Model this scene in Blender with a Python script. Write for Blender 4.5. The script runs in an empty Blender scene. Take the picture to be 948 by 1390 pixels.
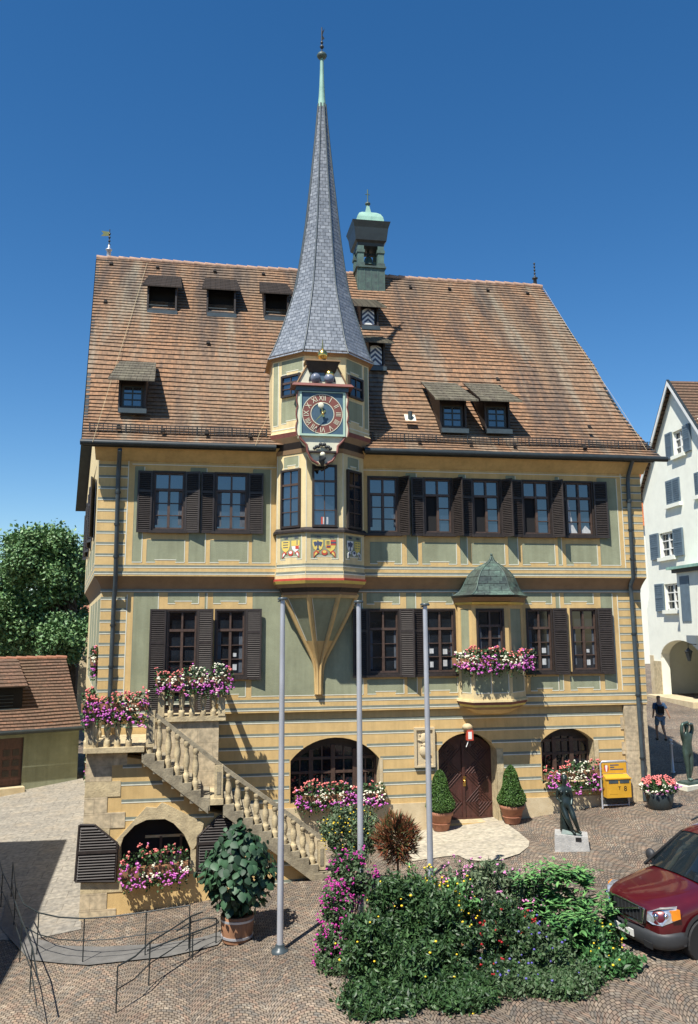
import bpy, math, random
from mathutils import Vector as V, Matrix
from mathutils.geometry import tessellate_polygon
R = random.Random(7)
scn = bpy.context.scene
COL = scn.collection
rad = math.radians

# ------------------------------------------------------------------ camera (measured from vanishing points)
FPX, PX, PY = 1150.0, 474.0, 650.0
CAM = V((0, -24.5, 5.5))
_u = V((435-PX, -5960-PY, FPX)).normalized()
_r = V((7150-PX, 787-PY, FPX)).normalized()
_r = (_r - _u*_r.dot(_u)).normalized()
_y = _u.cross(_r)
MI = Matrix((_r, _y, _u))                      # picture axes -> world axes
def ray(px, py): return MI @ V((px-PX, py-PY, FPX))
def F(px, py, Y=0.0):
    d = ray(px, py); return CAM + d*((Y-CAM.y)/d.y)
def G(px, py, Z=0.0):
    d = ray(px, py); return CAM + d*((Z-CAM.z)/d.z)
cd = bpy.data.cameras.new('camera'); cam = bpy.data.objects.new('camera', cd); COL.objects.link(cam)
cd.sensor_width = 36; cd.lens = FPX/1390*36; cd.shift_y = -(695-PY)/1390; cd.clip_end = 3000
cr, cdn, cf = MI @ V((1, 0, 0)), MI @ V((0, 1, 0)), MI @ V((0, 0, 1))
cam.matrix_world = Matrix(((cr.x, -cdn.x, -cf.x, CAM.x), (cr.y, -cdn.y, -cf.y, CAM.y), (cr.z, -cdn.z, -cf.z, CAM.z), (0, 0, 0, 1)))
scn.camera = cam

# ------------------------------------------------------------------ light
SUN = V((.42, .48, -1)).normalized()
w = bpy.data.worlds.new('World'); scn.world = w; w.use_nodes = True
nt = w.node_tree; bg = nt.nodes['Background']
sky = nt.nodes.new('ShaderNodeTexSky'); sky.sky_type = 'NISHITA'; sky.sun_disc = False
sky.sun_elevation = math.asin(-SUN.z); sky.sun_rotation = math.atan2(-SUN.x, -SUN.y)
sky.altitude = 200; sky.air_density = 1.0; sky.dust_density = 0.0; sky.ozone_density = 3.0
hs = nt.nodes.new('ShaderNodeHueSaturation'); hs.inputs['Saturation'].default_value = 1.30; hs.inputs['Hue'].default_value = .501
nt.links.new(sky.outputs[0], hs.inputs['Color']); nt.links.new(hs.outputs[0], bg.inputs[0]); bg.inputs[1].default_value = 0.088
sl = bpy.data.lights.new('sun', 'SUN'); sl.energy = 5.0; sl.angle = rad(.5); sl.color = (1, .95, .86)
so = bpy.data.objects.new('sun', sl); COL.objects.link(so)
so.rotation_euler = SUN.to_track_quat('-Z', 'Y').to_euler(); so.location = (-10, -20, 40)
scn.view_settings.view_transform = 'Standard'; scn.view_settings.look = 'None'
scn.view_settings.exposure = 0.60; scn.view_settings.gamma = 1

# ------------------------------------------------------------------ materials
MATS = {}
def mat(name, col, rough=.8, var=.12, scale=3.0, bump=0.0, bscale=30, metal=0.0, coat=0, spec=.5, ior=None, col2=None, stretch=(1, 1, 1), contrast=1.0):
    if name in MATS: return MATS[name]
    m = bpy.data.materials.new(name); m.use_nodes = True; n = m.node_tree.nodes; l = m.node_tree.links
    b = n['Principled BSDF']; b.inputs['Roughness'].default_value = rough; b.inputs['Metallic'].default_value = metal
    b.inputs['Specular IOR Level'].default_value = spec
    if ior: b.inputs['IOR'].default_value = ior
    if coat: b.inputs['Coat Weight'].default_value = coat; b.inputs['Coat Roughness'].default_value = .05
    tc = n.new('ShaderNodeTexCoord'); mp = n.new('ShaderNodeMapping'); mp.inputs['Scale'].default_value = stretch
    l.new(tc.outputs['Object'], mp.inputs[0])
    no = n.new('ShaderNodeTexNoise'); no.inputs['Scale'].default_value = scale; no.inputs['Detail'].default_value = 6; no.inputs['Roughness'].default_value = .6
    l.new(mp.outputs[0], no.inputs[0])
    rp = n.new('ShaderNodeValToRGB'); c = V(col[:3]); c2 = V(col2) if col2 else c*(1-var*2)
    c1 = c*(1+var) if not col2 else c
    rp.color_ramp.elements[0].position = .5-.22/contrast; rp.color_ramp.elements[1].position = .5+.22/contrast
    rp.color_ramp.elements[0].color = (*c2, 1); rp.color_ramp.elements[1].color = (*c1, 1)
    l.new(no.outputs[0], rp.inputs[0]); l.new(rp.outputs[0], b.inputs['Base Color'])
    if 'plaster' in name:                          # rain streaks and blotches in the old render
        cur = rp.outputs[0]
        for sc_, st_, lo, hi, dk, sd in ((1.0, (5, 5, .35), .42, .72, (.70, .68, .64, 1), 3), (.7, (1, 1, 1), .45, .75, (.80, .79, .76, 1), 8), (14, (1, 1, 1), .35, .7, (.90, .89, .87, 1), 5)):
            m2 = n.new('ShaderNodeMapping'); m2.inputs['Scale'].default_value = st_; m2.inputs['Location'].default_value = (sd, sd, sd); l.new(tc.outputs['Object'], m2.inputs[0])
            n2 = n.new('ShaderNodeTexNoise'); n2.inputs['Scale'].default_value = sc_; n2.inputs['Detail'].default_value = 8; n2.inputs['Roughness'].default_value = .65; l.new(m2.outputs[0], n2.inputs[0])
            r2 = n.new('ShaderNodeValToRGB'); r2.color_ramp.elements[0].position = lo; r2.color_ramp.elements[1].position = hi; r2.color_ramp.elements[0].color = (1, 1, 1, 1); r2.color_ramp.elements[1].color = dk; l.new(n2.outputs[0], r2.inputs[0])
            mx = n.new('ShaderNodeMix'); mx.data_type = 'RGBA'; mx.blend_type = 'MULTIPLY'; mx.inputs[0].default_value = .62; l.new(cur, mx.inputs[6]); l.new(r2.outputs[0], mx.inputs[7]); cur = mx.outputs[2]
        l.new(cur, b.inputs['Base Color'])
    if bump:
        nb = n.new('ShaderNodeTexNoise'); nb.inputs['Scale'].default_value = bscale; nb.inputs['Detail'].default_value = 4
        bp = n.new('ShaderNodeBump'); bp.inputs['Strength'].default_value = bump; bp.inputs['Distance'].default_value = .02
        l.new(tc.outputs['Object'], nb.inputs[0]); l.new(nb.outputs[0], bp.inputs['Height']); l.new(bp.outputs[0], b.inputs['Normal'])
    MATS[name] = m; return m

def brickmat(name, c1, c2, mortar, bw, bh, msize=.01, rough=.8, coords='UV', stain=None, stain_scale=.5, bump=.5, ofs=.5, bias=0, swz=None, extra=None, hsv=.0, squash=1, stain_str=.8, spec=.3):
    if name in MATS: return MATS[name]
    m = bpy.data.materials.new(name); m.use_nodes = True; n = m.node_tree.nodes; l = m.node_tree.links
    b = n['Principled BSDF']; b.inputs['Roughness'].default_value = rough; b.inputs['Specular IOR Level'].default_value = spec
    tc = n.new('ShaderNodeTexCoord'); src = tc.outputs[coords]
    if swz:
        sp = n.new('ShaderNodeSeparateXYZ'); cb = n.new('ShaderNodeCombineXYZ'); l.new(src, sp.inputs[0])
        for i, a in enumerate(swz): l.new(sp.outputs[a], cb.inputs[i])
        src = cb.outputs[0]
    br = n.new('ShaderNodeTexBrick'); l.new(src, br.inputs[0])
    br.offset = ofs; br.squash = squash; br.inputs['Scale'].default_value = 1; br.inputs['Mortar Size'].default_value = msize; br.inputs['Bias'].default_value = bias
    br.inputs['Brick Width'].default_value = bw; br.inputs['Row Height'].default_value = bh; br.inputs['Mortar Smooth'].default_value = .3
    br.inputs['Color1'].default_value = (*c1, 1); br.inputs['Color2'].default_value = (*c2, 1); br.inputs['Mortar'].default_value = (*mortar, 1)
    cur = br.outputs['Color']
    def mix(fac, col, mode='MIX'):
        nonlocal cur
        mx = n.new('ShaderNodeMix'); mx.data_type = 'RGBA'; mx.blend_type = mode
        if isinstance(fac, float): mx.inputs[0].default_value = fac
        else: l.new(fac, mx.inputs[0])
        l.new(cur, mx.inputs[6])
        if isinstance(col, tuple): mx.inputs[7].default_value = (*col, 1)
        else: l.new(col, mx.inputs[7])
        cur = mx.outputs[2]
    for (sc, stretch, lo, hi, colr, seed) in (stain or []):
        mp = n.new('ShaderNodeMapping'); mp.inputs['Scale'].default_value = stretch; mp.inputs['Location'].default_value = (seed, seed*1.7, 0); l.new(tc.outputs[coords], mp.inputs[0])
        no = n.new('ShaderNodeTexNoise'); no.inputs['Scale'].default_value = sc; no.inputs['Detail'].default_value = 7; no.inputs['Roughness'].default_value = .65
        l.new(mp.outputs[0], no.inputs[0])
        mr = n.new('ShaderNodeMapRange'); mr.inputs[1].default_value = lo; mr.inputs[2].default_value = hi; mr.inputs[4].default_value = stain_str; l.new(no.outputs[0], mr.inputs[0])
        mix(mr.outputs[0], colr)
    no = n.new('ShaderNodeTexNoise'); no.inputs['Scale'].default_value = 9; no.inputs['Detail'].default_value = 5; l.new(tc.outputs[coords], no.inputs[0])
    rp = n.new('ShaderNodeValToRGB'); rp.color_ramp.elements[0].position = .3; rp.color_ramp.elements[1].position = .7
    rp.color_ramp.elements[0].color = (.62, .62, .62, 1); rp.color_ramp.elements[1].color = (1.15, 1.12, 1.08, 1); l.new(no.outputs[0], rp.inputs[0])
    mix(1.0, rp.outputs[0], 'MULTIPLY')
    l.new(cur, b.inputs['Base Color'])
    if bump:
        bp = n.new('ShaderNodeBump'); bp.inputs['Strength'].default_value = bump; bp.inputs['Distance'].default_value = .015
        inv = n.new('ShaderNodeMath'); inv.operation = 'SUBTRACT'; inv.inputs[0].default_value = 1; l.new(br.outputs['Fac'], inv.inputs[1])
        l.new(inv.outputs[0], bp.inputs['Height']); l.new(bp.outputs[0], b.inputs['Normal'])
    MATS[name] = m; return m

OCH = mat('ochre_plaster', (.66, .46, .20), .9, .07, 2.2, .25, 60)
OCH2 = mat('pale_ochre_plaster', (.74, .60, .33), .9, .06, 2.2, .25, 60)
GRN = mat('sage_plaster', (.31, .33, .215), .9, .10, 1.3, .35, 40)
WHT = mat('white_line_paint', (.68, .665, .54), .8, .05, 8)
GRY = mat('grey_line_paint', (.19, .215, .175), .85, .10, 8)
BRN = mat('brown_soffit_paint', (.30, .19, .10), .85, .10, 3)
DRK = mat('dark_brown_wood', (.032, .023, .019), .55, .25, 12, .2, 80, stretch=(1, 1, .2))
SHT = mat('shutter_brown_paint', (.034, .026, .023), .5, .2, 8)
WOOD = mat('window_wood', (.085, .052, .038), .5, .2, 10)
DOORM = mat('door_maroon_wood', (.075, .028, .022), .45, .25, 9, .2, 60, stretch=(1, 1, .3))
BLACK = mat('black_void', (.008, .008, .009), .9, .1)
GUT = mat('dark_gutter_metal', (.022, .030, .032), .45, .15, 5)
PIPE = mat('grey_pipe_metal', (.055, .075, .085), .4, .15, 4)
GLASS = mat('window_glass', (.020, .032, .050), .04, .4, 1.2, spec=.5, ior=2.3)
GLASS2 = mat('lower_window_glass', (.012, .017, .024), .05, .4, 1.5, spec=.5, ior=1.7)
DIMC = mat('shade_toned_curtain', (.085, .10, .12), .8, .3, 6, stretch=(8, 1, 1))  # curtain colour darkened to stand for the dimness inside the rooms
CURT = mat('net_curtain', (.50, .52, .52), .8, .2, 6, stretch=(6, 1, 1))
COPP = mat('green_copper', (.10, .175, .145), .6, .2, 3, .15, 20, col2=(.05, .085, .075), contrast=1.2)
COPD = mat('dark_copper', (.045, .055, .055), .5, .2, 4, .1, 20, col2=(.09, .15, .12))
COPL = mat('mint_copper', (.30, .50, .40), .65, .15, 3, .1, 20, col2=(.16, .30, .25))
DOMEM = brickmat('dome_copper_sheets', (.06, .078, .075), (.095, .135, .115), (.025, .032, .03), .36, .24, .012, .45, 'UV', bump=.6, stain=[(1.6, (1, 1, 1), .5, .75, (.20, .33, .26), 2.)])
GOLD = mat('gilding', (.85, .55, .16), .25, .1, 5, metal=1.0)
IRON = mat('wrought_iron', (.03, .035, .037), .5, .2)
STEEL = mat('pole_aluminium', (.50, .52, .56), .35, .08, 2, metal=.35)
STONE = brickmat('sandstone_blocks', (.60, .50, .335), (.52, .43, .29), (.42, .34, .23), .8, .36, .008, .9, 'Object', swz='XZY', bump=.25, stain=[(1.1, (1, 1, 1), .52, .72, (.34, .29, .20), 3.), (5, (1, 1, 1), .62, .77, (.25, .21, .15), 9.)])
STON2 = mat('weathered_stone', (.60, .49, .29), .9, .2, 5, .5, 25, col2=(.36, .29, .175), contrast=1.3)
STEPM = mat('grey_step_stone', (.36, .31, .21), .9, .2, 5, .5, 25, col2=(.17, .145, .10), contrast=1.2)
PLINTH = mat('cream_plinth', (.62, .52, .34), .9, .08, 3, .3, 30, col2=(.47, .37, .22))
SLATE = brickmat('slate_shingles', (.17, .195, .23), (.27, .30, .34), (.075, .09, .11), .17, .12, .009, .42, 'UV', bump=.9, stain=[(2.0, (1, 1, 1), .55, .8, (.33, .36, .39), 1.)], stain_str=.5, spec=.6)
TILE = brickmat('plain_clay_tiles', (.325, .185, .105), (.215, .135, .085), (.10, .07, .05), .17, .1965, .004, .85, 'UV', bump=.2,
    stain=[(.30, (1, .35, 1), .46, .66, (.225, .17, .12), 4.), (.55, (1.6, .22, 1), .52, .68, (.28, .265, .21), 21.), (.60, (1.7, .22, 1), .50, .63, (.095, .078, .068), 11.), (6, (1, 1, 1), .62, .72, (.50, .36, .22), 5.)])
TILE2 = brickmat('annex_clay_tiles', (.215, .125, .085), (.145, .095, .068), (.05, .03, .02), .24, .20, .006, .85, 'UV', bump=.4,
    stain=[(.5, (1, .5, 1), .45, .7, (.13, .095, .06), 4.), (1.1, (.5, 2.5, 1), .66, .68, (.62, .20, .06), 13.)])
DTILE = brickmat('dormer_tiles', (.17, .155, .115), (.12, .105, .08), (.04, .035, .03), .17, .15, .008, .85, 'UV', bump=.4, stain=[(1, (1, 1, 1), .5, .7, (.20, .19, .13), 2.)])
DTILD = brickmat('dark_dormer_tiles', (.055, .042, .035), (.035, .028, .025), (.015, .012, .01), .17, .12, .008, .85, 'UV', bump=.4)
WALLW = mat('white_house_render', (.86, .87, .75), .9, .04, 1.5, .1, 30)
SHBL = mat('blue_grey_shutter', (.12, .17, .21), .6, .1)
WPNT = mat('white_window_paint', (.78, .78, .74), .5, .04)
TERRA = mat('terracotta', (.36, .16, .095), .8, .15, 6, .15, 30)
BARREL = mat('barrel_wood', (.34, .17, .09), .7, .2, 8, .1, 30, stretch=(1, 1, .15))
BRONZ = mat('dark_bronze', (.022, .028, .030), .32, .3, 7, metal=.55, col2=(.045, .07, .062))
BRONG = mat('green_bronze', (.05, .075, .062), .4, .3, 5, metal=.5, col2=(.10, .155, .13))
YEL = mat('yellow_enamel', (.64, .345, .03), .35, .06, 4)
BLUEP = mat('clock_blue', (.055, .11, .16), .6, .1, 5)
MINT = mat('mint_paint', (.40, .55, .44), .6, .06, 5)
CREAM = mat('cream_paint', (.68, .66, .50), .7, .08, 5)
REDB = mat('red_brown_paint', (.20, .065, .05), .6, .1, 5)
RED = mat('heraldic_red', (.52, .07, .04), .6, .08, 5)
HBLUE = mat('heraldic_blue', (.06, .08, .14), .6, .08, 5)
HYEL = mat('heraldic_yellow', (.72, .55, .13), .6, .08, 5)
SKIN = mat('skin', (.35, .2, .13), .6, .05)
LF = [mat('leaf_green_a', (.035, .085, .025), .5, .2, 4), mat('leaf_green_b', (.062, .125, .038), .5, .2, 4), mat('leaf_green_c', (.022, .055, .020), .5, .2, 4)]
BOX = [mat('boxwood_a', (.05, .12, .018), .6, .2, 4), mat('boxwood_b', (.085, .17, .03), .6, .2, 4), mat('boxwood_c', (.035, .08, .015), .6, .2)]
BIGL = [mat('broad_leaf_a', (.024, .075, .032), .6, .2, 3), mat('broad_leaf_b', (.04, .105, .045), .55, .2, 3), mat('broad_leaf_c', (.018, .05, .024), .6, .2)]
TRL = [mat('tree_leaf_a', (.12, .235, .085), .5, .2, 2), mat('tree_leaf_b', (.18, .30, .11), .5, .2, 2), mat('tree_leaf_c', (.075, .16, .06), .6, .2)]
BRTL = [mat('bright_leaf_a', (.12, .29, .085), .5, .2, 3), mat('bright_leaf_b', (.17, .36, .11), .5, .15, 3), mat('bright_leaf_c', (.06, .17, .05), .5, .2)]
GYL = [mat('silver_leaf_a', (.14, .19, .10), .6, .2, 3), mat('silver_leaf_b', (.08, .13, .055), .6, .2), mat('silver_leaf_c', (.22, .26, .16), .6, .1)]
RDL = [mat('rusty_leaf_a', (.34, .10, .045), .6, .2, 3), mat('rusty_leaf_b', (.20, .085, .035), .6, .2), mat('rusty_leaf_c', (.10, .12, .04), .6, .2)]
PK = mat('salmon_blossom', (.80, .22, .20), .6, .2, 9); WB = mat('white_blossom', (.82, .80, .62), .6, .1, 9); PU = mat('violet_blossom', (.58, .13, .50), .6, .2, 9)
MG = mat('magenta_blossom', (.50, .035, .30), .6, .2, 9); YBL = mat('yellow_blossom', (.85, .60, .03), .6, .1, 9); RB = mat('red_blossom', (.42, .01, .015), .6, .2, 9); LP = mat('light_pink_blossom', (.78, .28, .55), .6, .2, 9); BL = mat('blue_blossom', (.12, .10, .40), .6, .1)
BARK = mat('bark', (.09, .065, .045), .9, .3, 6, .4, 20)
SOIL = mat('soil', (.05, .035, .025), .95, .3)

# ------------------------------------------------------------------ mesh builder
class MB:
    def __init__(s): s.v = []; s.f = []; s.m = []; s.uv = []; s.mats = []; s.has_uv = False; s.sm = []
    def mi(s, m):
        if m not in s.mats: s.mats.append(m)
        return s.mats.index(m)
    def face(s, pts, m, uv=None, smooth=False):
        b = len(s.v); s.v += [tuple(p) for p in pts]; s.f.append(tuple(range(b, b+len(pts)))); s.m.append(s.mi(m)); s.uv.append(uv); s.sm.append(smooth)
        if uv: s.has_uv = True
    def mesh(s, verts, faces, m, smooth=False, uvs=None):
        b = len(s.v); s.v += [tuple(p) for p in verts]; k = s.mi(m)
        for i, f in enumerate(faces):
            s.f.append(tuple(b+j for j in f)); s.m.append(k); s.sm.append(smooth); s.uv.append(uvs[i] if uvs else None)
        if uvs: s.has_uv = True
    def box(s, a, b, m):
        x0, y0, z0 = (min(p, q) for p, q in zip(a, b)); x1, y1, z1 = (max(p, q) for p, q in zip(a, b))
        vs = [(x0, y0, z0), (x1, y0, z0), (x1, y1, z0), (x0, y1, z0), (x0, y0, z1), (x1, y0, z1), (x1, y1, z1), (x0, y1, z1)]
        s.mesh(vs, [(0, 3, 2, 1), (4, 5, 6, 7), (0, 1, 5, 4), (1, 2, 6, 5), (2, 3, 7, 6), (3, 0, 4, 7)], m)
    def hexa(s, bot, top, m):
        n = len(bot); vs = list(bot)+list(top)
        fs = [tuple(range(n-1, -1, -1)), tuple(range(n, 2*n))]+[(i, (i+1) % n, n+(i+1) % n, n+i) for i in range(n)]
        s.mesh(vs, fs, m)
    def pbox(s, pl, u0, u1, w0, w1, d0, d1, m):
        c = [(u0, w0), (u1, w0), (u1, w1), (u0, w1)]
        s.hexa([pl.p(u, w_, d0) for u, w_ in c], [pl.p(u, w_, d1) for u, w_ in c], m)
    def ppoly(s, pl, pts, d0, d1, m, cap=True):       # extruded polygon on a plane
        n = len(pts); f0 = [pl.p(u, w_, d0) for u, w_ in pts]; f1 = [pl.p(u, w_, d1) for u, w_ in pts]
        fs = [(i, (i+1) % n, n+(i+1) % n, n+i) for i in range(n)]
        tri = tessellate_polygon([[V((u, w_, 0)) for u, w_ in pts]])
        fs += [tuple(n+i for i in t) for t in tri]
        s.mesh(f0+f1, fs, m)
    def plate(s, pl, outer, holes, depth, m, mr=None, d=0.0, edge=True):
        loops = [outer]+holes; flat = [q for lp in loops for q in lp]
        tri = tessellate_polygon([[V((u, w_, 0)) for u, w_ in lp] for lp in loops])
        s.mesh([pl.p(u, w_, d) for u, w_ in flat], [tuple(t) for t in tri], m)
        for k, lp in enumerate(loops):
            if k == 0 and not edge: continue
            n = len(lp); s.mesh([pl.p(u, w_, d) for u, w_ in lp]+[pl.p(u, w_, d-depth) for u, w_ in lp], [(i, (i+1) % n, n+(i+1) % n, n+i) for i in range(n)], (mr or m) if k else m)
    def tube(s, pts, r, m, n=8, cap=True, smooth=True):
        pts = [V(p) for p in pts]; rs = r if isinstance(r, (list, tuple)) else [r]*len(pts); rings = []
        for i, p in enumerate(pts):
            a = pts[max(i-1, 0)]; b = pts[min(i+1, len(pts)-1)]; t = (b-a).normalized()
            x = t.cross(V((0, 0, 1)));
            if x.length < .05: x = t.cross(V((0, 1, 0)))
            x.normalize(); y = t.cross(x)
            rings.append([p+(x*math.cos(2*math.pi*k/n)+y*math.sin(2*math.pi*k/n))*rs[i] for k in range(n)])
        vs = [q for r_ in rings for q in r_]; fs = []
        for i in range(len(pts)-1):
            for k in range(n): fs.append((i*n+k, i*n+(k+1) % n, (i+1)*n+(k+1) % n, (i+1)*n+k))
        s.mesh(vs, fs, m, smooth)
        if cap: s.mesh(rings[0], [tuple(range(n))], m); s.mesh(rings[-1], [tuple(range(n-1, -1, -1))], m)
    def lathe(s, c, prof, m, n=16, smooth=True, sx=1, sy=1, cap=True):
        c = V(c); vs = []; fs = []
        for z, r in prof:
            for k in range(n): a = 2*math.pi*k/n; vs.append(c+V((r*sx*math.cos(a), r*sy*math.sin(a), z)))
        for i in range(len(prof)-1):
            for k in range(n): fs.append((i*n+k, i*n+(k+1) % n, (i+1)*n+(k+1) % n, (i+1)*n+k))
        s.mesh(vs, fs, m, smooth)
        if cap:
            s.mesh(vs[:n], [tuple(range(n-1, -1, -1))], m); s.mesh(vs[-n:], [tuple(range(n))], m)
    def ball(s, c, r, m, squash=1.0):
        c = V(c); s.mesh([c+V((x*r, y*r, z*r*squash)) for x, y, z in ICO[0]], ICO[1], m, True)
    def sphere(s, c, r, m, n=12, sx=1, sy=1, sz=1):
        s.lathe(c, [(-math.cos(math.pi*i/8)*r*sz, max(math.sin(math.pi*i/8)*r, .001)) for i in range(9)], m, n, True, sx, sy)
    def loft(s, rings, m, smooth=False, uv=True, closed=True, cap=True):
        n = len(rings[0]); dist = 0.0
        for i in range(len(rings)-1):
            a, b = rings[i], rings[i+1]; u = 0.0
            h = max((V(a[0])-V(b[0])).length, 1e-4)
            for k in range(n if closed else n-1):
                k2 = (k+1) % n; wd = (V(a[k])-V(a[k2])).length
                u0, u1 = u, u+wd; u += wd+.03
                wb = (V(b[k])-V(b[k2])).length; cc = (u0+u1)/2
                s.face([a[k], a[k2], b[k2], b[k]], m, [(cc-wd/2+k*7, dist), (cc+wd/2+k*7, dist), (cc+wb/2+k*7, dist+h), (cc-wb/2+k*7, dist+h)] if uv else None, smooth)
            dist += h
        if cap and closed: s.face(list(reversed(rings[0])), m, [(0, 0)]*n if uv else None); s.face(rings[-1], m, [(0, 0)]*n if uv else None)
    def build(s, name, parent=None, loc=None, weld=False):
        me = bpy.data.meshes.new(name); me.from_pydata(s.v, [], s.f)
        for m_ in s.mats: me.materials.append(m_)
        me.polygons.foreach_set('material_index', s.m); me.polygons.foreach_set('use_smooth', s.sm)
        if s.has_uv:
            uvl = me.uv_layers.new(name='UVMap'); i = 0
            for f, uv in zip(s.f, s.uv):
                for k in range(len(f)): uvl.data[i].uv = uv[k] if uv else (0, 0); i += 1
        me.update(); o = bpy.data.objects.new(name, me); COL.objects.link(o)
        if parent:
            o.parent = parent; o.matrix_parent_inverse = wm(parent).inverted()
        return o
def _ico():
    t = (1+5**.5)/2; a = [(-1, t, 0), (1, t, 0), (-1, -t, 0), (1, -t, 0), (0, -1, t), (0, 1, t), (0, -1, -t), (0, 1, -t), (t, 0, -1), (t, 0, 1), (-t, 0, -1), (-t, 0, 1)]
    k = (1+t*t)**.5; a = [(x/k, y/k, z/k) for x, y, z in a]
    return a, [(0, 11, 5), (0, 5, 1), (0, 1, 7), (0, 7, 10), (0, 10, 11), (1, 5, 9), (5, 11, 4), (11, 10, 2), (10, 7, 6), (7, 1, 8), (3, 9, 4), (3, 4, 2), (3, 2, 6), (3, 6, 8), (3, 8, 9), (4, 9, 5), (2, 4, 11), (6, 2, 10), (8, 6, 7), (9, 8, 1)]
ICO = _ico()
def wm(o):
    m = Matrix.Translation(o.location) @ o.rotation_euler.to_matrix().to_4x4()
    if o.type == 'MESH' and o.parent is not None: return Matrix.Identity(4)
    return m
def tag(o, label=None, cat=None, group=None, kind=None):
    if label: o['label'] = label
    if cat: o['category'] = cat
    if group: o['group'] = group
    if kind: o['kind'] = kind
    return o
def thing(name, label, cat, loc=(0, 0, 0), rz=0, group=None):
    o = bpy.data.objects.new(name, None); COL.objects.link(o); o.location = loc; o.rotation_euler = (0, 0, rz); o.empty_display_size = .2
    return tag(o, label, cat, group)
def xform(mb, M):                                # move a builder's vertices (local shape -> place)
    mb.v = [tuple(M @ V(p)) for p in mb.v]; return mb

class Pl:                                        # a vertical wall plane: u along, w up, d outward
    def __init__(s, O, U, N=None):
        s.O = V(O); s.U = V(U).normalized(); s.N = V(N).normalized() if N else V((0, 0, 1)).cross(s.U)*-1
    def p(s, u, w_, d=0): return s.O+s.U*u+V((0, 0, w_))+s.N*d
    def q(s, px, py, d=0):                       # picture point -> (u, w) on this plane
        r_ = ray(px, py); o = s.O+s.N*d; t = (o-CAM).dot(s.N)/r_.dot(s.N); h = CAM+r_*t-s.O
        return h.dot(s.U), h.z
def front(Y): return Pl((0, Y, 0), (1, 0, 0), (0, -1, 0))
P0, P1, P2 = front(0), front(-.12), front(-.39)

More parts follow.
